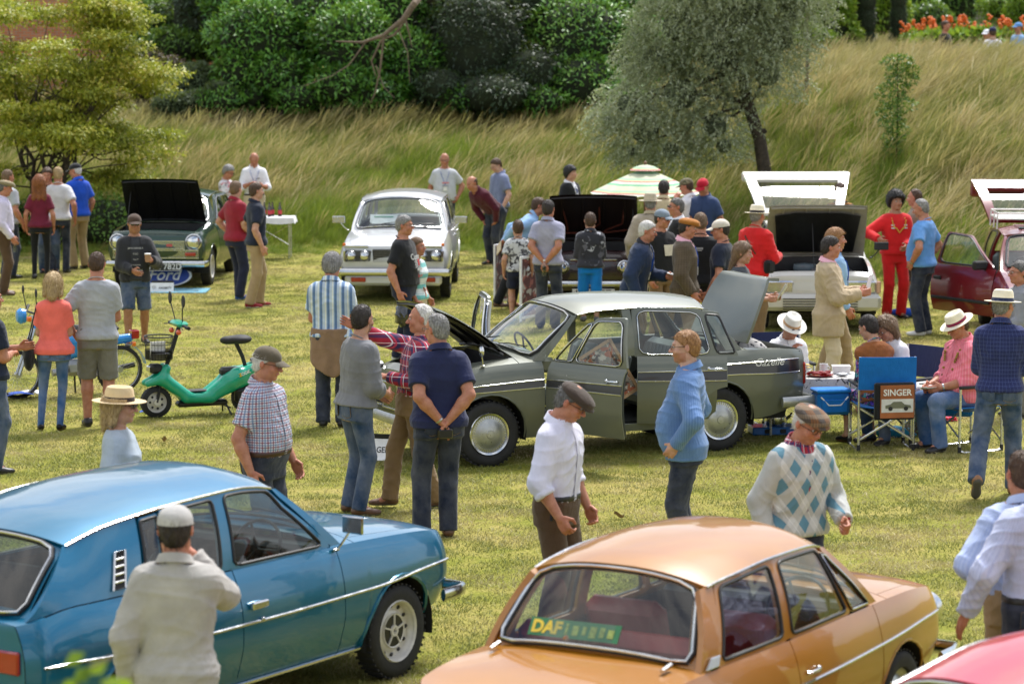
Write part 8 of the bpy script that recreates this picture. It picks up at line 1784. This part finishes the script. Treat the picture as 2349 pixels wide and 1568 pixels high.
m.build('fork', STEEL, o); m = MB(); m.tube([(.36, -.32, 1.0), (.44, -.15, .96), (.44, .15, .96), (.36, .32, 1.0)], .012, 0, 6)
for s_ in (1, -1): m.tube([(.40, s_*.25, .98), (.35, s_*.36, 1.0)], .018, 0, 6)
m.build('handlebar', BLACKR, o)
for s_ in (1, -1):
 m = MB(); m.tube([(.42, s_*.2, .98), (.44, s_*.24, 1.14)], .006, 0, 5); m.ell((.44, s_*.25, 1.19), (.012, .035, .05)); m.build('mirror', BLACKR, o)
 m = MB(); m.box((.50, s_*.17, .90), (.05, .06, .055), bev=.01); m.build('indicator', AMBER, o)
m = MB(); m.box((-.76, 0, .66), (.09, .12, .10), bev=.01); m.build('tail_lamp', REDL, o); m = MB(); m.box((-.72, .10, .56), (.04, .06, .05), bev=.008); m.box((-.72, -.10, .56), (.04, .06, .05), bev=.008); m.build('indicator', AMBER, o)
m = MB(); m.lathe([(0, 0), (.08, 0), (.09, .05), (.06, .09), (0, .1)], 0, 18, Matrix.Translation((.50, 0, .92)) @ Matrix.Rotation(pi/2, 4, 'Y')); m.build('headlight', MBL, o)
m = MB(); m.tube([(-.08, .08, .25), (-.12, .18, .01)], .012, 0, 5); m.tube([(-.08, -.08, .25), (-.12, -.18, .01)], .012, 0, 5); m.tube([(.1, -.10, .24), (-.55, -.13, .26), (-.80, -.13, .30)], .03, 0, 8); m.build('exhaust', BLACKR, o)
def hsign(label, u, v, rz, w_=.34, hh=.19, cat='sign', tilt=-.35):
 q = at(u, v); o = thing('card_sign', label, cat, (q.x, q.y, 0), rz, 'white insurance name cards standing by the cars'); M_ = Matrix.Translation((0, 0, hh*.5*cos(tilt)+.01)) @ Matrix.Rotation(tilt, 4, 'X')
 MB().box((0, 0, 0), (w_, .008, hh), 0, M_).build('board', pmat('sign_white', (.80, .80, .80), .5), o, smooth=False); MB().box((0, .09, 0), (w_*.96, .008, hh*.98), 0, Matrix.Translation((0, 0, hh*.5*cos(tilt)+.01)) @ Matrix.Rotation(-tilt, 4, 'X')).build('board', BLACKR, o, smooth=False)
 t = text('letters', 'HAGERTY', hh*.36, LETB, o, (w_*.14, -.0055, hh*.5), (0, 0, 0), .0008, bold=.0012, sx=.82); t.matrix_local = M_ @ Matrix.Translation((w_*.13, -.006, -.01)) @ Matrix.Rotation(pi/2, 4, 'X') @ Matrix.Diagonal((.82, 1, 1, 1))
 m = MB(); c0 = -w_*.34; m.tube([(c0+.028*cos(a), -.006, .028*sin(a)) for a in np.linspace(0, 2*pi, 20, endpoint=False)], .0022, 0, 4, M_, closed=True); m.tube([(c0-.028, -.006, .004), (c0+.028, -.006, .004)], .0022, 0, 4, M_); m.tube([(c0, -.006, .004), (c0, -.006, -.028)], .0022, 0, 4, M_); m.build('emblem', LETB, o)
hsign('small white name card on the grass in front of the olive saloon', 868, 1056, radians(-14), .30, .23, tilt=-.5)
hsign('small white name card in front of the dark green saloon', 372, 671, radians(0), .36, .15)
c0 = COR.o.location; o = thing('floor_mat', 'pale blue mat with a ring pattern under the green saloon front', 'mat', tuple(at(400, 668)));
MB().box((0, 0, .012), (1.05, .75, .012)).build('mat', pmat('mat_blue', (.12, .32, .42), .8, var=.2), o, smooth=False); m = MB(); m.tube([(.18+.22*cos(a), -.1+.15*sin(a), .022) for a in np.linspace(0, 2*pi, 24, endpoint=False)], .01, 0, 4, closed=True); m.build('ring', pmat('mat_pale', (.35, .5, .55), .8), o)
q = at(372, 664); o = thing('oval_sign', 'large blue oval maker sign leaning under the green saloon bumper', 'sign', (q.x, q.y+.25, .20)); Mo = Matrix.Rotation(radians(-18), 4, 'X') @ Matrix.Rotation(pi/2, 4, 'X') @ Matrix.Diagonal((1, .42, 1, 1))
m = MB(); m.lathe([(0, 0), (.44, 0), (.44, .02), (.40, .024), (0, .02)], 0, 40, Mo); m.build('board', pmat('oval_white', (.75, .77, .8), .4), o)
m = MB(); m.lathe([(0, .026), (.405, .026), (.405, .022)], 0, 40, Mo); m.build('oval', pmat('oval_blue', (.01, .05, .30), .35), o)
t = text('letters', 'Ford', .26, LETW, o, (0, 0, 0), (0, 0, 0), .001, shear=.3, bold=.003); t.matrix_local = Matrix.Rotation(radians(-18), 4, 'X') @ Matrix.Rotation(pi/2, 4, 'X') @ Matrix.Translation((0, .0, .029))
for lab, u, v, rz in (('white framed display board beside the boy in the printed shirt', 1216, 735, radians(62)), ('white framed display board behind the leaning man', 1150, 700, radians(70))):
 q = at(u, v); o = thing('display_board', lab, 'display board', tuple(q), rz, 'display boards by the maroon saloon'); m = MB()
 for s_ in (1, -1): m.box((s_*.28, 0, .46), (.035, .03, .92), bev=.004)
 m.box((0, 0, .90), (.56, .03, .035)); m.box((0, 0, .06), (.56, .03, .035)); m.build('frame', CARD, o, smooth=False); MB().box((0, 0, .48), (.53, .012, .82)).build('panel', spots('display_print', (.10, .03, .03), [(.3, .1, .08), (.4, .38, .35)], 7, .5), o, smooth=False)
for lab, u, v, rz, a, b in (('white leaflet lying on the grass behind the blue moped', 45, 915, .3, .30, .21), ('green and white leaflet on the grass beside the moped', 68, 911, -.2, .28, .2), ('small blue card on the grass by the scooter front wheel', 345, 955, .1, .22, .14)):
 q = at(u, v); o = thing('leaflet', lab, 'leaflet', tuple(q), rz, 'papers on the grass'); m = MB(); m.grid(lambda s_, t_: ((s_-.5)*a, (t_-.5)*b, .055+.02*sin(s_*3)), 6, 3, thick=.002); m.build('sheet', CARD if 'blue' not in lab else LANY, o)
q = at(2022, 798);
for lab, u, v in (('blue bag lying on the grass behind the blue t-shirt man', 2075, 728),):
 q = at(u, v); o = thing('bag', lab, 'bag', tuple(q)); m = MB(); m.ell((0, 0, .07), (.22, .1, .07)); m.build('bag', ROY, o)
q = at(622, 592); o = thing('folding_table', 'folding table with white cloth behind the navy polo man, left', 'table', (q.x, q.y, 0)); m = MB(); m.box((0, 0, .72), (.80, .55, .03), bev=.008); m.build('table_top', CARD, o)
for x in (-.34, .34):
 for y in (-.22, .22): m = MB(); m.tube([(x, y, 0), (x, y, .71)], .013, 0, 6); m.build('leg', STEEL, o)
m = MB(); m.tube([(-.34, -.22, .2), (.34, -.22, .6)], .008, 0, 5); m.tube([(-.34, .22, .6), (.34, .22, .2)], .008, 0, 5); m.build('brace', STEEL, o)
def cloth_drop(w_, d_, z, drop, seed=0, amp=.012):
 r = random.Random(seed); m = MB(); n = 28
 per = []
 for i in range(n):
  t = i/n*4; k = int(t); f = t-k
  c_ = [(-1, -1), (1, -1), (1, 1), (-1, 1)]; a, b = c_[k], c_[(k+1) % 4]; per.append((lerp(a[0], b[0], f)*w_/2, lerp(a[1], b[1], f)*d_/2))
 m.add([(0, 0, z)]+[(x, y, z) for x, y in per]+[(x*1.03, y*1.03, z-drop*.4+r.uniform(-.01, .01)) for x, y in per]+[(x*(1.05+r.uniform(-.03, .03)), y*(1.05+r.uniform(-.03, .03)), z-drop+r.uniform(-.02, .01)) for x, y in per], [(0, 1+i, 1+(i+1) % n) for i in range(n)]+[(1+k*n+i, 1+(k+1)*n+i, 1+(k+1)*n+(i+1) % n, 1+k*n+(i+1) % n) for k in range(2) for i in range(n)])
 return m
tc_ = cloth_drop(.84, .58, .738, .10, 2).build('tablecloth', WHITE, None); tc_.location = (q.x, q.y, 0); tag(tc_, 'white cloth on the folding table at the left', 'tablecloth')
BEER = pmat('dark_glass', (.03, .012, .008), .08, coat=1); LABR = pmat('label_red', (.45, .03, .04), .5)
for i, (dx, dy) in enumerate(((-.12, .1), (.02, .12), (-.02, -.02), (.16, .05))):
 lab = ['leftmost dark beer bottle on the drinks table', 'dark beer bottle at the back of the drinks table', 'dark beer bottle nearest the front of the drinks table', 'rightmost dark beer bottle on the drinks table'][i]
 b = thing('beer_bottle', lab, 'bottle', (q.x+dx, q.y+dy, .742), 0, 'bottles on the drinks table'); m = MB(); m.lathe([(0, 0), (.034, 0), (.036, .14), (.016, .19), (.013, .25), (0, .25)], 0, 14); m.build('bottle', BEER, b); m = MB(); m.lathe([(.0365, .04), (.0365, .11)], 0, 14); m.build('label', LABR, b)
for i, dx in enumerate((-.22, -.30)):
 b = thing('beer_glass', ['pint glass of dark beer left of the bottles', 'pint glass at the left end of the drinks table'][i], 'glass', (q.x+dx, q.y-.02, .742), 0, 'glasses on the drinks table'); m = MB(); m.lathe([(0, 0), (.030, 0), (.040, .14), (.037, .14), (.0, .13)], 0, 14); m.build('glass', BEER, b)
q = at(1480, 640); g = (q.x, 47.0*1.0); yy = 46.8; x_ = aty(1480, 400, yy).x; ztop = aty(1480, 372, yy).z; R0 = 126/FPX*yy
o = thing('parasol', 'pastel striped parasol above the crowd in the centre', 'parasol', (x_, yy, tz(x_, yy)))
def pst(t, co):
 X = t.xyz(co); f = t.math('FRACT', t.math('MULTIPLY', X[2], 5.5)); return t.ramp(f, [(0, hx('#c2c6a8')), (.30, hx('#c2c6a8')), (.32, hx('#6fae87')), (.45, hx('#6fae87')), (.47, hx('#cfd2bd')), (.62, hx('#cfd2bd')), (.64, hx('#c8606c')), (.70, hx('#c8606c')), (.72, hx('#c9c48c')), (.86, hx('#93bfa0')), (1, hx('#c2c6a8'))])
PST = matx('parasol_canvas', pst, bump=.0003); zt = ztop-.10; m = MB(); n = 8
def can(u, v): a = u*2*pi; k = (u*n) % 1; sag = 1-.05*sin(pi*k); r_ = R0*v*sag; return (r_*cos(a), r_*sin(a), zt-.40*v**1.15-.03*sin(pi*k)*v)
m.grid(can, 48, 8); m.build('canopy', PST, o); m = MB(); m.lathe([(.26, zt-.03), (.15, zt+.03), (.03, zt+.06), (0, zt+.06)], 0, 16); m.build('vent', PST, o)
m = MB(); m.tube([(0, 0, 0), (0, 0, zt+.08)], .022, 0, 8); m.ell((0, 0, zt+.09), (.03, .03, .03)); m.build('pole', pmat('parasol_wood', (.16, .08, .04), .5), o)
for k in range(8): a = 2*pi*k/8; m = MB(); m.tube([(.03*cos(a), .03*sin(a), zt-.02), (R0*cos(a), R0*sin(a), zt-.41)], .010, 0, 5); m.build('rib', pmat('parasol_wood', (.16, .08, .04), .5), o)
BLUEC = cloth('camp_blue', '#0f67b5'); NAVC = cloth('camp_navy', '#22294a'); ALU = pmat('aluminium_tube', (.62, .63, .64), .28, metal=.9, rvar=.08)
def camp_chair(label, loc, rz, fab, bag=None, tablet=False):
 o = thing('camp_chair', label, 'camping chair', loc, rz, 'folding camping chairs at the picnic')
 for sd in (1, -1):
  m = MB(); x = sd*.27; m.tube([(x, -.24, .0), (x, -.24, .62)], .013, 0, 7); m.build('front_leg', ALU, o)
  m = MB(); m.tube([(x, .24, .0), (x, .24, .60), (x, .27, .92)], .013, 0, 7); m.build('back_leg', ALU, o)
  m = MB(); m.tube([(x, -.24, .02), (x, -.18, .0), (x, .18, .0), (x, .24, .02)], .012, 0, 7); m.build('foot_rail', ALU, o)
  for y in (-.24, .24): m = MB(); m.tube([(x, y, -.005), (x, y, .06)], .018, 0, 8); m.build('foot_cap', BLACKR, o)
  m = MB(); m.box((x, -.02, .635), (.05, .46, .03), bev=.01); m.build('armrest', BLACKR, o)
 for y in (-.22, .22):
  m = MB(); m.tube([(-.27, y, .10), (.27, y, .42)], .012, 0, 6, sq=(1, .6)); m.tube([(.27, y+.015, .10), (-.27, y+.015, .42)], .012, 0, 6, sq=(1, .6)); m.build('cross_brace', ALU, o)
 m = MB(); m.grid(lambda u, v: ((u-.5)*.52, (v-.5)*.46, .44-.03*sin(pi*u)), 8, 4, thick=.01); m.build('seat', fab, o)
 m = MB(); m.grid(lambda u, v: ((u-.5)*.56, .25+.02*v+.03*sin(pi*u), lerp(.60, .92, v)), 8, 4, thick=.012); m.build('backrest', fab, o)
 return o
s2 = P['s2']['loc']; ch = camp_chair('blue camping chair in front with an illustrated panel on its back', (s2.x+.02, s2.y-.05, 0), radians(184), BLUEC)
bx, by = s2.x+.10, s2.y-.42; o = thing('singer_bag', 'black bag with a brown illustrated car panel hanging on the camp chair back', 'bag', (bx, by, .50), radians(10)); m = MB(); m.box((0, .02, 0), (.40, .06, .36), bev=.015); m.build('bag', BLACKC, o)
SB = pmat('poster_brown', (.30, .09, .025), .5, var=.3, scale=3); MB().box((.02, -.014, 0), (.34, .006, .32)).build('panel', SB, o, smooth=False); MB().box((.02, -.0185, -.04), (.32, .003, .13)).build('sky_strip', pmat('poster_white', (.6, .6, .58), .5), o, smooth=False)
text('letters', 'SINGER', .085, LETW, o, (.02, -.019, .085), (pi/2, 0, 0), .0008, bold=.002)
m = MB(); Mp = Matrix.Translation((.03, -.021, -.045)) @ Matrix.Rotation(pi/2, 4, 'X'); m.prism([(-.13, -.02), (-.13, .01), (-.08, .02), (-.05, .045), (.03, .045), (.06, .018), (.12, .008), (.13, -.02)], 0, .002, 0, Mp); m.build('car_picture', OL, o, smooth=False); m = MB()
for x in (-.08, .075): m.lathe([(0, .003), (.022, .003), (.022, 0)], 0, 14, Mp @ Matrix.Translation((x, -.022, 0)))
m.build('wheel_picture', BLACKR, o)
def cooler(label, loc, rz):
 o = thing('cooler_bag', label, 'cooler bag', loc, rz, 'blue cooler bags on the camping chairs'); m = MB(); m.box((0, 0, .11), (.34, .24, .22), bev=.025); m.build('bag', BLUEC, o); m = MB(); m.box((0, 0, .235), (.355, .255, .035), bev=.012); m.build('lid', cloth('camp_blue_light', '#1677c8'), o)
 m = MB(); m.tube([(-.14, -.127, .18), (-.06, -.135, .10), (.06, -.135, .10), (.14, -.127, .18)], .008, 0, 5); m.build('strap', CARD, o); m = MB(); m.box((0, -.128, .09), (.26, .02, .13), bev=.008); m.build('pocket', BLUEC, o); return o
q = at(1905, 948, .30); cooler('blue cooler bag on the left side of the front camping chair', (q.x, q.y, .30), radians(12)); q = at(2190, 952, .28); cooler('blue cooler bag below the arm of the pink shirt man', (q.x, q.y, .28), radians(-6))
s4 = P['s4']['loc']; camp_chair('camping chair under the seated man in pink', (s4.x, s4.y, 0), P['s4']['fr'], BLUEC)
s3 = P['s3']['loc']; camp_chair('navy camping chair behind the woman in the white polo', (s3.x+.08, s3.y+.05, 0), P['s3']['fr'], NAVC)
s1 = P['s1']['loc']; camp_chair('navy camping chair under the man in the white hat', (s1.x, s1.y, 0), P['s1']['fr'], NAVC)
q = at(1866, 872, .60); tb = thing('picnic_table', 'low picnic table beside the olive saloon tail', 'table', (q.x, q.y+.45, 0)); m = MB(); m.box((0, 0, .575), (.95, .58, .03), bev=.008); m.build('table_top', CARD, tb)
for x in (-.4, .4):
 for y in (-.24, .24): m = MB(); m.tube([(x, y, 0), (x, y, .56)], .013, 0, 6); m.build('leg', ALU, tb)
CLO = spots('spotted_cloth', (.66, .65, .62), [(.06, .06, .06), (.12, .12, .12)], 15, .55); tc_ = cloth_drop(.98, .62, .598, .20, 5).build('tablecloth', CLO, None); tc_.location = (q.x, q.y+.45, 0); tag(tc_, 'white tablecloth with dark motifs on the picnic table', 'tablecloth')
tx, ty = q.x, q.y+.45; zt_ = .602
def item(name, label, cat, dx, dy, fn, grp='picnic things on the table'):
 o = thing(name, label, cat, (tx+dx, ty+dy, zt_), 0, grp); fn(o); return o
GRN = pmat('lime_lid', (.25, .55, .08), .4); CRISP = pmat('crisps', (.75, .50, .12), .7, var=.4, scale=60); MEAT = pmat('red_salad', (.28, .02, .02), .4, var=.5, scale=50)
item('wine_bottle', 'dark bottle at the left end of the picnic table', 'bottle', -.40, .1, lambda o: (MB().lathe([(0, 0), (.037, 0), (.038, .18), (.016, .24), (.014, .30), (0, .30)], 0, 14).build('bottle', BEER, o), MB().lathe([(.0385, .05), (.0385, .13)], 0, 14).build('label', LABR, o)))
item('striped_tube', 'tall red and yellow tube beside the dark bottle', 'tube', -.46, -.02, lambda o: MB().lathe([(0, 0), (.03, 0), (.03, .28), (0, .28)], 0, 14).build('tube', plaid('red_yellow', '#c42a20', [('z', .08, .5, 0, '#e0a520', 1)]), o))
item('tub', 'glass tub with a lime green lid on the picnic table', 'tub', -.24, -.12, lambda o: (MB().box((0, 0, .03), (.13, .13, .06), bev=.01).build('tub', CLEAR, o), MB().box((0, 0, .067), (.14, .14, .016), bev=.006).build('lid', GRN, o)))
def bowlf(o): MB().lathe([(0, 0), (.07, 0), (.13, .05), (.125, .05), (.07, .008)], 0, 20).build('bowl', CLEAR, o); m = MB(); r = random.Random(2); [m.ell((r.uniform(-.08, .08), r.uniform(-.08, .08), .05+r.uniform(0, .05)), (.03, .022, .006), n=6, k=4, M=None) for _ in range(26)]; m.build('crisps', CRISP, o)['kind'] = 'stuff'
item('crisp_bowl', 'bowl of yellow crisps on the picnic table', 'bowl', -.08, .10, bowlf)
def platf(o): MB().lathe([(0, 0), (.09, 0), (.14, .015), (.14, .02), (.09, .008), (0, .008)], 0, 20).build('plate', REDL, o); m = MB(); r = random.Random(3); [m.ell((r.uniform(-.1, .1), r.uniform(-.09, .09), .02+r.uniform(0, .02)), (.03, .02, .013), n=6, k=4) for _ in range(24)]; m.build('salad', MEAT, o)['kind'] = 'stuff'
item('salad_plate', 'plate of dark red salad in front on the picnic table', 'plate', .10, -.12, platf)
item('mug', 'white mug near the right of the picnic table', 'mug', .16, .10, lambda o: (MB().lathe([(0, 0), (.04, 0), (.042, .10), (.038, .10), (.036, .01)], 0, 16).build('mug', CARD, o), MB().tube([(.04, 0, .08), (.065, 0, .06), (.04, 0, .025)], .006).build('handle', CARD, o)))
item('foil_tray', 'white food carton at the back right of the picnic table', 'carton', .34, .12, lambda o: MB().box((0, 0, .04), (.16, .12, .08), taper=1.15).build('carton', CARD, o))
item('cutlery_roll', 'crumpled foil packet on the picnic table edge', 'packet', .32, -.14, lambda o: MB().ell((0, 0, .02), (.07, .04, .02)).build('packet', STEEL, o))
q = at(2105, 905, .36); o = thing('side_table', 'small grey stool table between the two front chairs', 'table', (q.x, q.y, 0)); m = MB(); m.box((0, 0, .36), (.36, .34, .025), bev=.01); m.build('table_top', pmat('grey_plastic', (.42, .43, .44), .5), o)
for x in (-.15, .15):
 for y in (-.13, .13): m = MB(); m.tube([(x, y, 0), (x*.9, y*.9, .35)], .012, 0, 6); m.build('leg', ALU, o)
o2 = thing('food_box', 'cream plastic food box on the small stool table', 'box', (q.x, q.y, .375)); m = MB(); m.box((0, 0, .055), (.27, .20, .11), bev=.02, taper=1.06); m.build('box', pmat('cream_plastic', (.66, .58, .34), .4), o2); m = MB(); m.box((0, 0, .115), (.29, .22, .015), bev=.006); m.build('lid', pmat('frosted_lid', (.6, .6, .58), .35), o2)
q = at(1772, 995); o = thing('camping_stove', 'blue camping stove with a kettle behind the argyle man', 'stove', (q.x, q.y, 0), .1); m = MB(); m.box((0, 0, .05), (.46, .30, .08), bev=.01); m.build('stove_body', pmat('stove_blue', (.01, .12, .40), .35, coat=.5), o); m = MB(); m.box((-.08, -.155, .05), (.06, .02, .04), bev=.006); m.box((.08, -.155, .05), (.06, .02, .04), bev=.006); m.build('knob', BLACKR, o)
k_ = thing('kettle', 'shiny steel kettle on the blue camping stove', 'kettle', (q.x+.03, q.y, .09)); m = MB(); m.lathe([(0, 0), (.10, 0), (.115, .03), (.11, .09), (.07, .13), (.03, .14), (0, .145)], 0, 22); m.build('kettle_body', CHROME, k_); m = MB(); m.tube([(.10, 0, .06), (.15, 0, .10), (.165, 0, .13)], [.02, .014, .01]); m.build('spout', CHROME, k_); m = MB(); m.tube([(-.09, 0, .10), (-.07, 0, .20), (.07, 0, .20), (.09, 0, .10)], .009); m.build('handle', BLACKR, k_); MB().ell((0, 0, .155), (.015, .015, .012)).build('lid_knob', BLACKR, k_)
q = at(2032, 955); o = thing('wicker_basket', 'brown wicker basket under the front camping chair', 'basket', (q.x, q.y+.25, 0)); WK = pmat('wicker', (.25, .10, .035), .6, var=.5, scale=40)
m = MB(); m.box((0, 0, .13), (.52, .36, .24), taper=1.04); m.build('basket_core', WK, o, smooth=False)
for k in range(9): m = MB(); z = .02+k*.028; w2, d2 = .265+.001*k, .185+.001*k; m.tube([(w2, d2, z), (-w2, d2, z), (-w2, -d2, z), (w2, -d2, z)], .013, 0, 5, closed=True); m.build('weave', WK, o)
q = at(2052, 1005); o = thing('turquoise_bag', 'turquoise cloth bag lying under the front camping chair', 'bag', (q.x, q.y+.1, 0)); F = Field((-.25, -.14, 0), (.25, .14, .14), .012); F.ell((0, 0, .05), (.18, .09, .06), .02); F.cap((.1, 0, .04), (.22, .03, .02), .03, .015, .02); V, Q, N = F.mesh(); V = wrinkle(V, N, .02, 4, .08); link('bag', np_mesh('b', V, Q), cloth('turquoise_cloth', '#136a8a'), o)
q = at(2150, 968); o = thing('blanket', 'folded red and pink striped blanket on the grass', 'blanket', (q.x, q.y+.15, 0), .1); m = MB(); [m.box((0, 0, .015+.022*k), (.42-.02*k, .26, .02), bev=.008) for k in range(2)]; m.build('blanket', plaid('red_blanket', '#c02338', [('X', .05, .3, 0, '#e36a86', .8), ('X', .09, .15, .3, '#3a3a55', .8)]), o)
q = at(2118, 1000); o = thing('patterned_bag', 'dark triangular patterned cloth bag beside the stool table', 'bag', (q.x, q.y+.1, 0)); m = MB(); m.box((0, 0, .22), (.34, .20, .44), taper=.35, bev=0); m.build('bag', spots('patterned_cloth', (.05, .045, .05), [(.35, .08, .05), (.4, .3, .06), (.08, .25, .12)], 45, .52), o)
q = at(1998, 995); o = thing('water_container', 'clear plastic water container by the argyle man', 'bottle', (q.x, q.y, 0)); bottle_w(o); o.scale = (2.0, 2.0, 1.5)
Mc = Matrix.Translation((.63, 27.53, 0)) @ Matrix.Rotation(radians(204), 4, 'Z'); bb = thing('patterned_cushion', 'black and white patterned bag in the open boot of the olive saloon', 'bag', tuple(Mc @ Vector((-1.72, .25, .85)))); m = MB(); m.ell((0, 0, .03), (.24, .16, .16)); m.build('bag', spots('bw_pattern', (.5, .48, .46), [(.03, .03, .04)], 20, .48), bb)
r = random.Random(12); LF = pmat('dead_leaf', (.22, .14, .06), .8, var=.5)
for i, (u, v, lab) in enumerate(((377, 1015, 'brown curled leaf on the grass by the straw hat woman'), (1792, 1188, 'tan dead leaf on the grass right of the gingham shirt man'), (1700, 1270, 'pale leaf on the grass just above the ochre roof'), (1420, 1190, 'small orange brown leaf between the two foreground men'))):
 q = at(u, v); o = thing('fallen_leaf', lab, 'leaf', (q.x, q.y, .04), r.uniform(0, 3), 'fallen leaves'); m = MB(); m.grid(lambda s_, t_: ((s_-.5)*.09, (t_-.5)*.05*sin(pi*min(max(s_, .05), .95)), .02*cos(4*s_)+.015*cos(5*t_)), 6, 4, thick=.001); m.build('leaf_blade', LF, o)
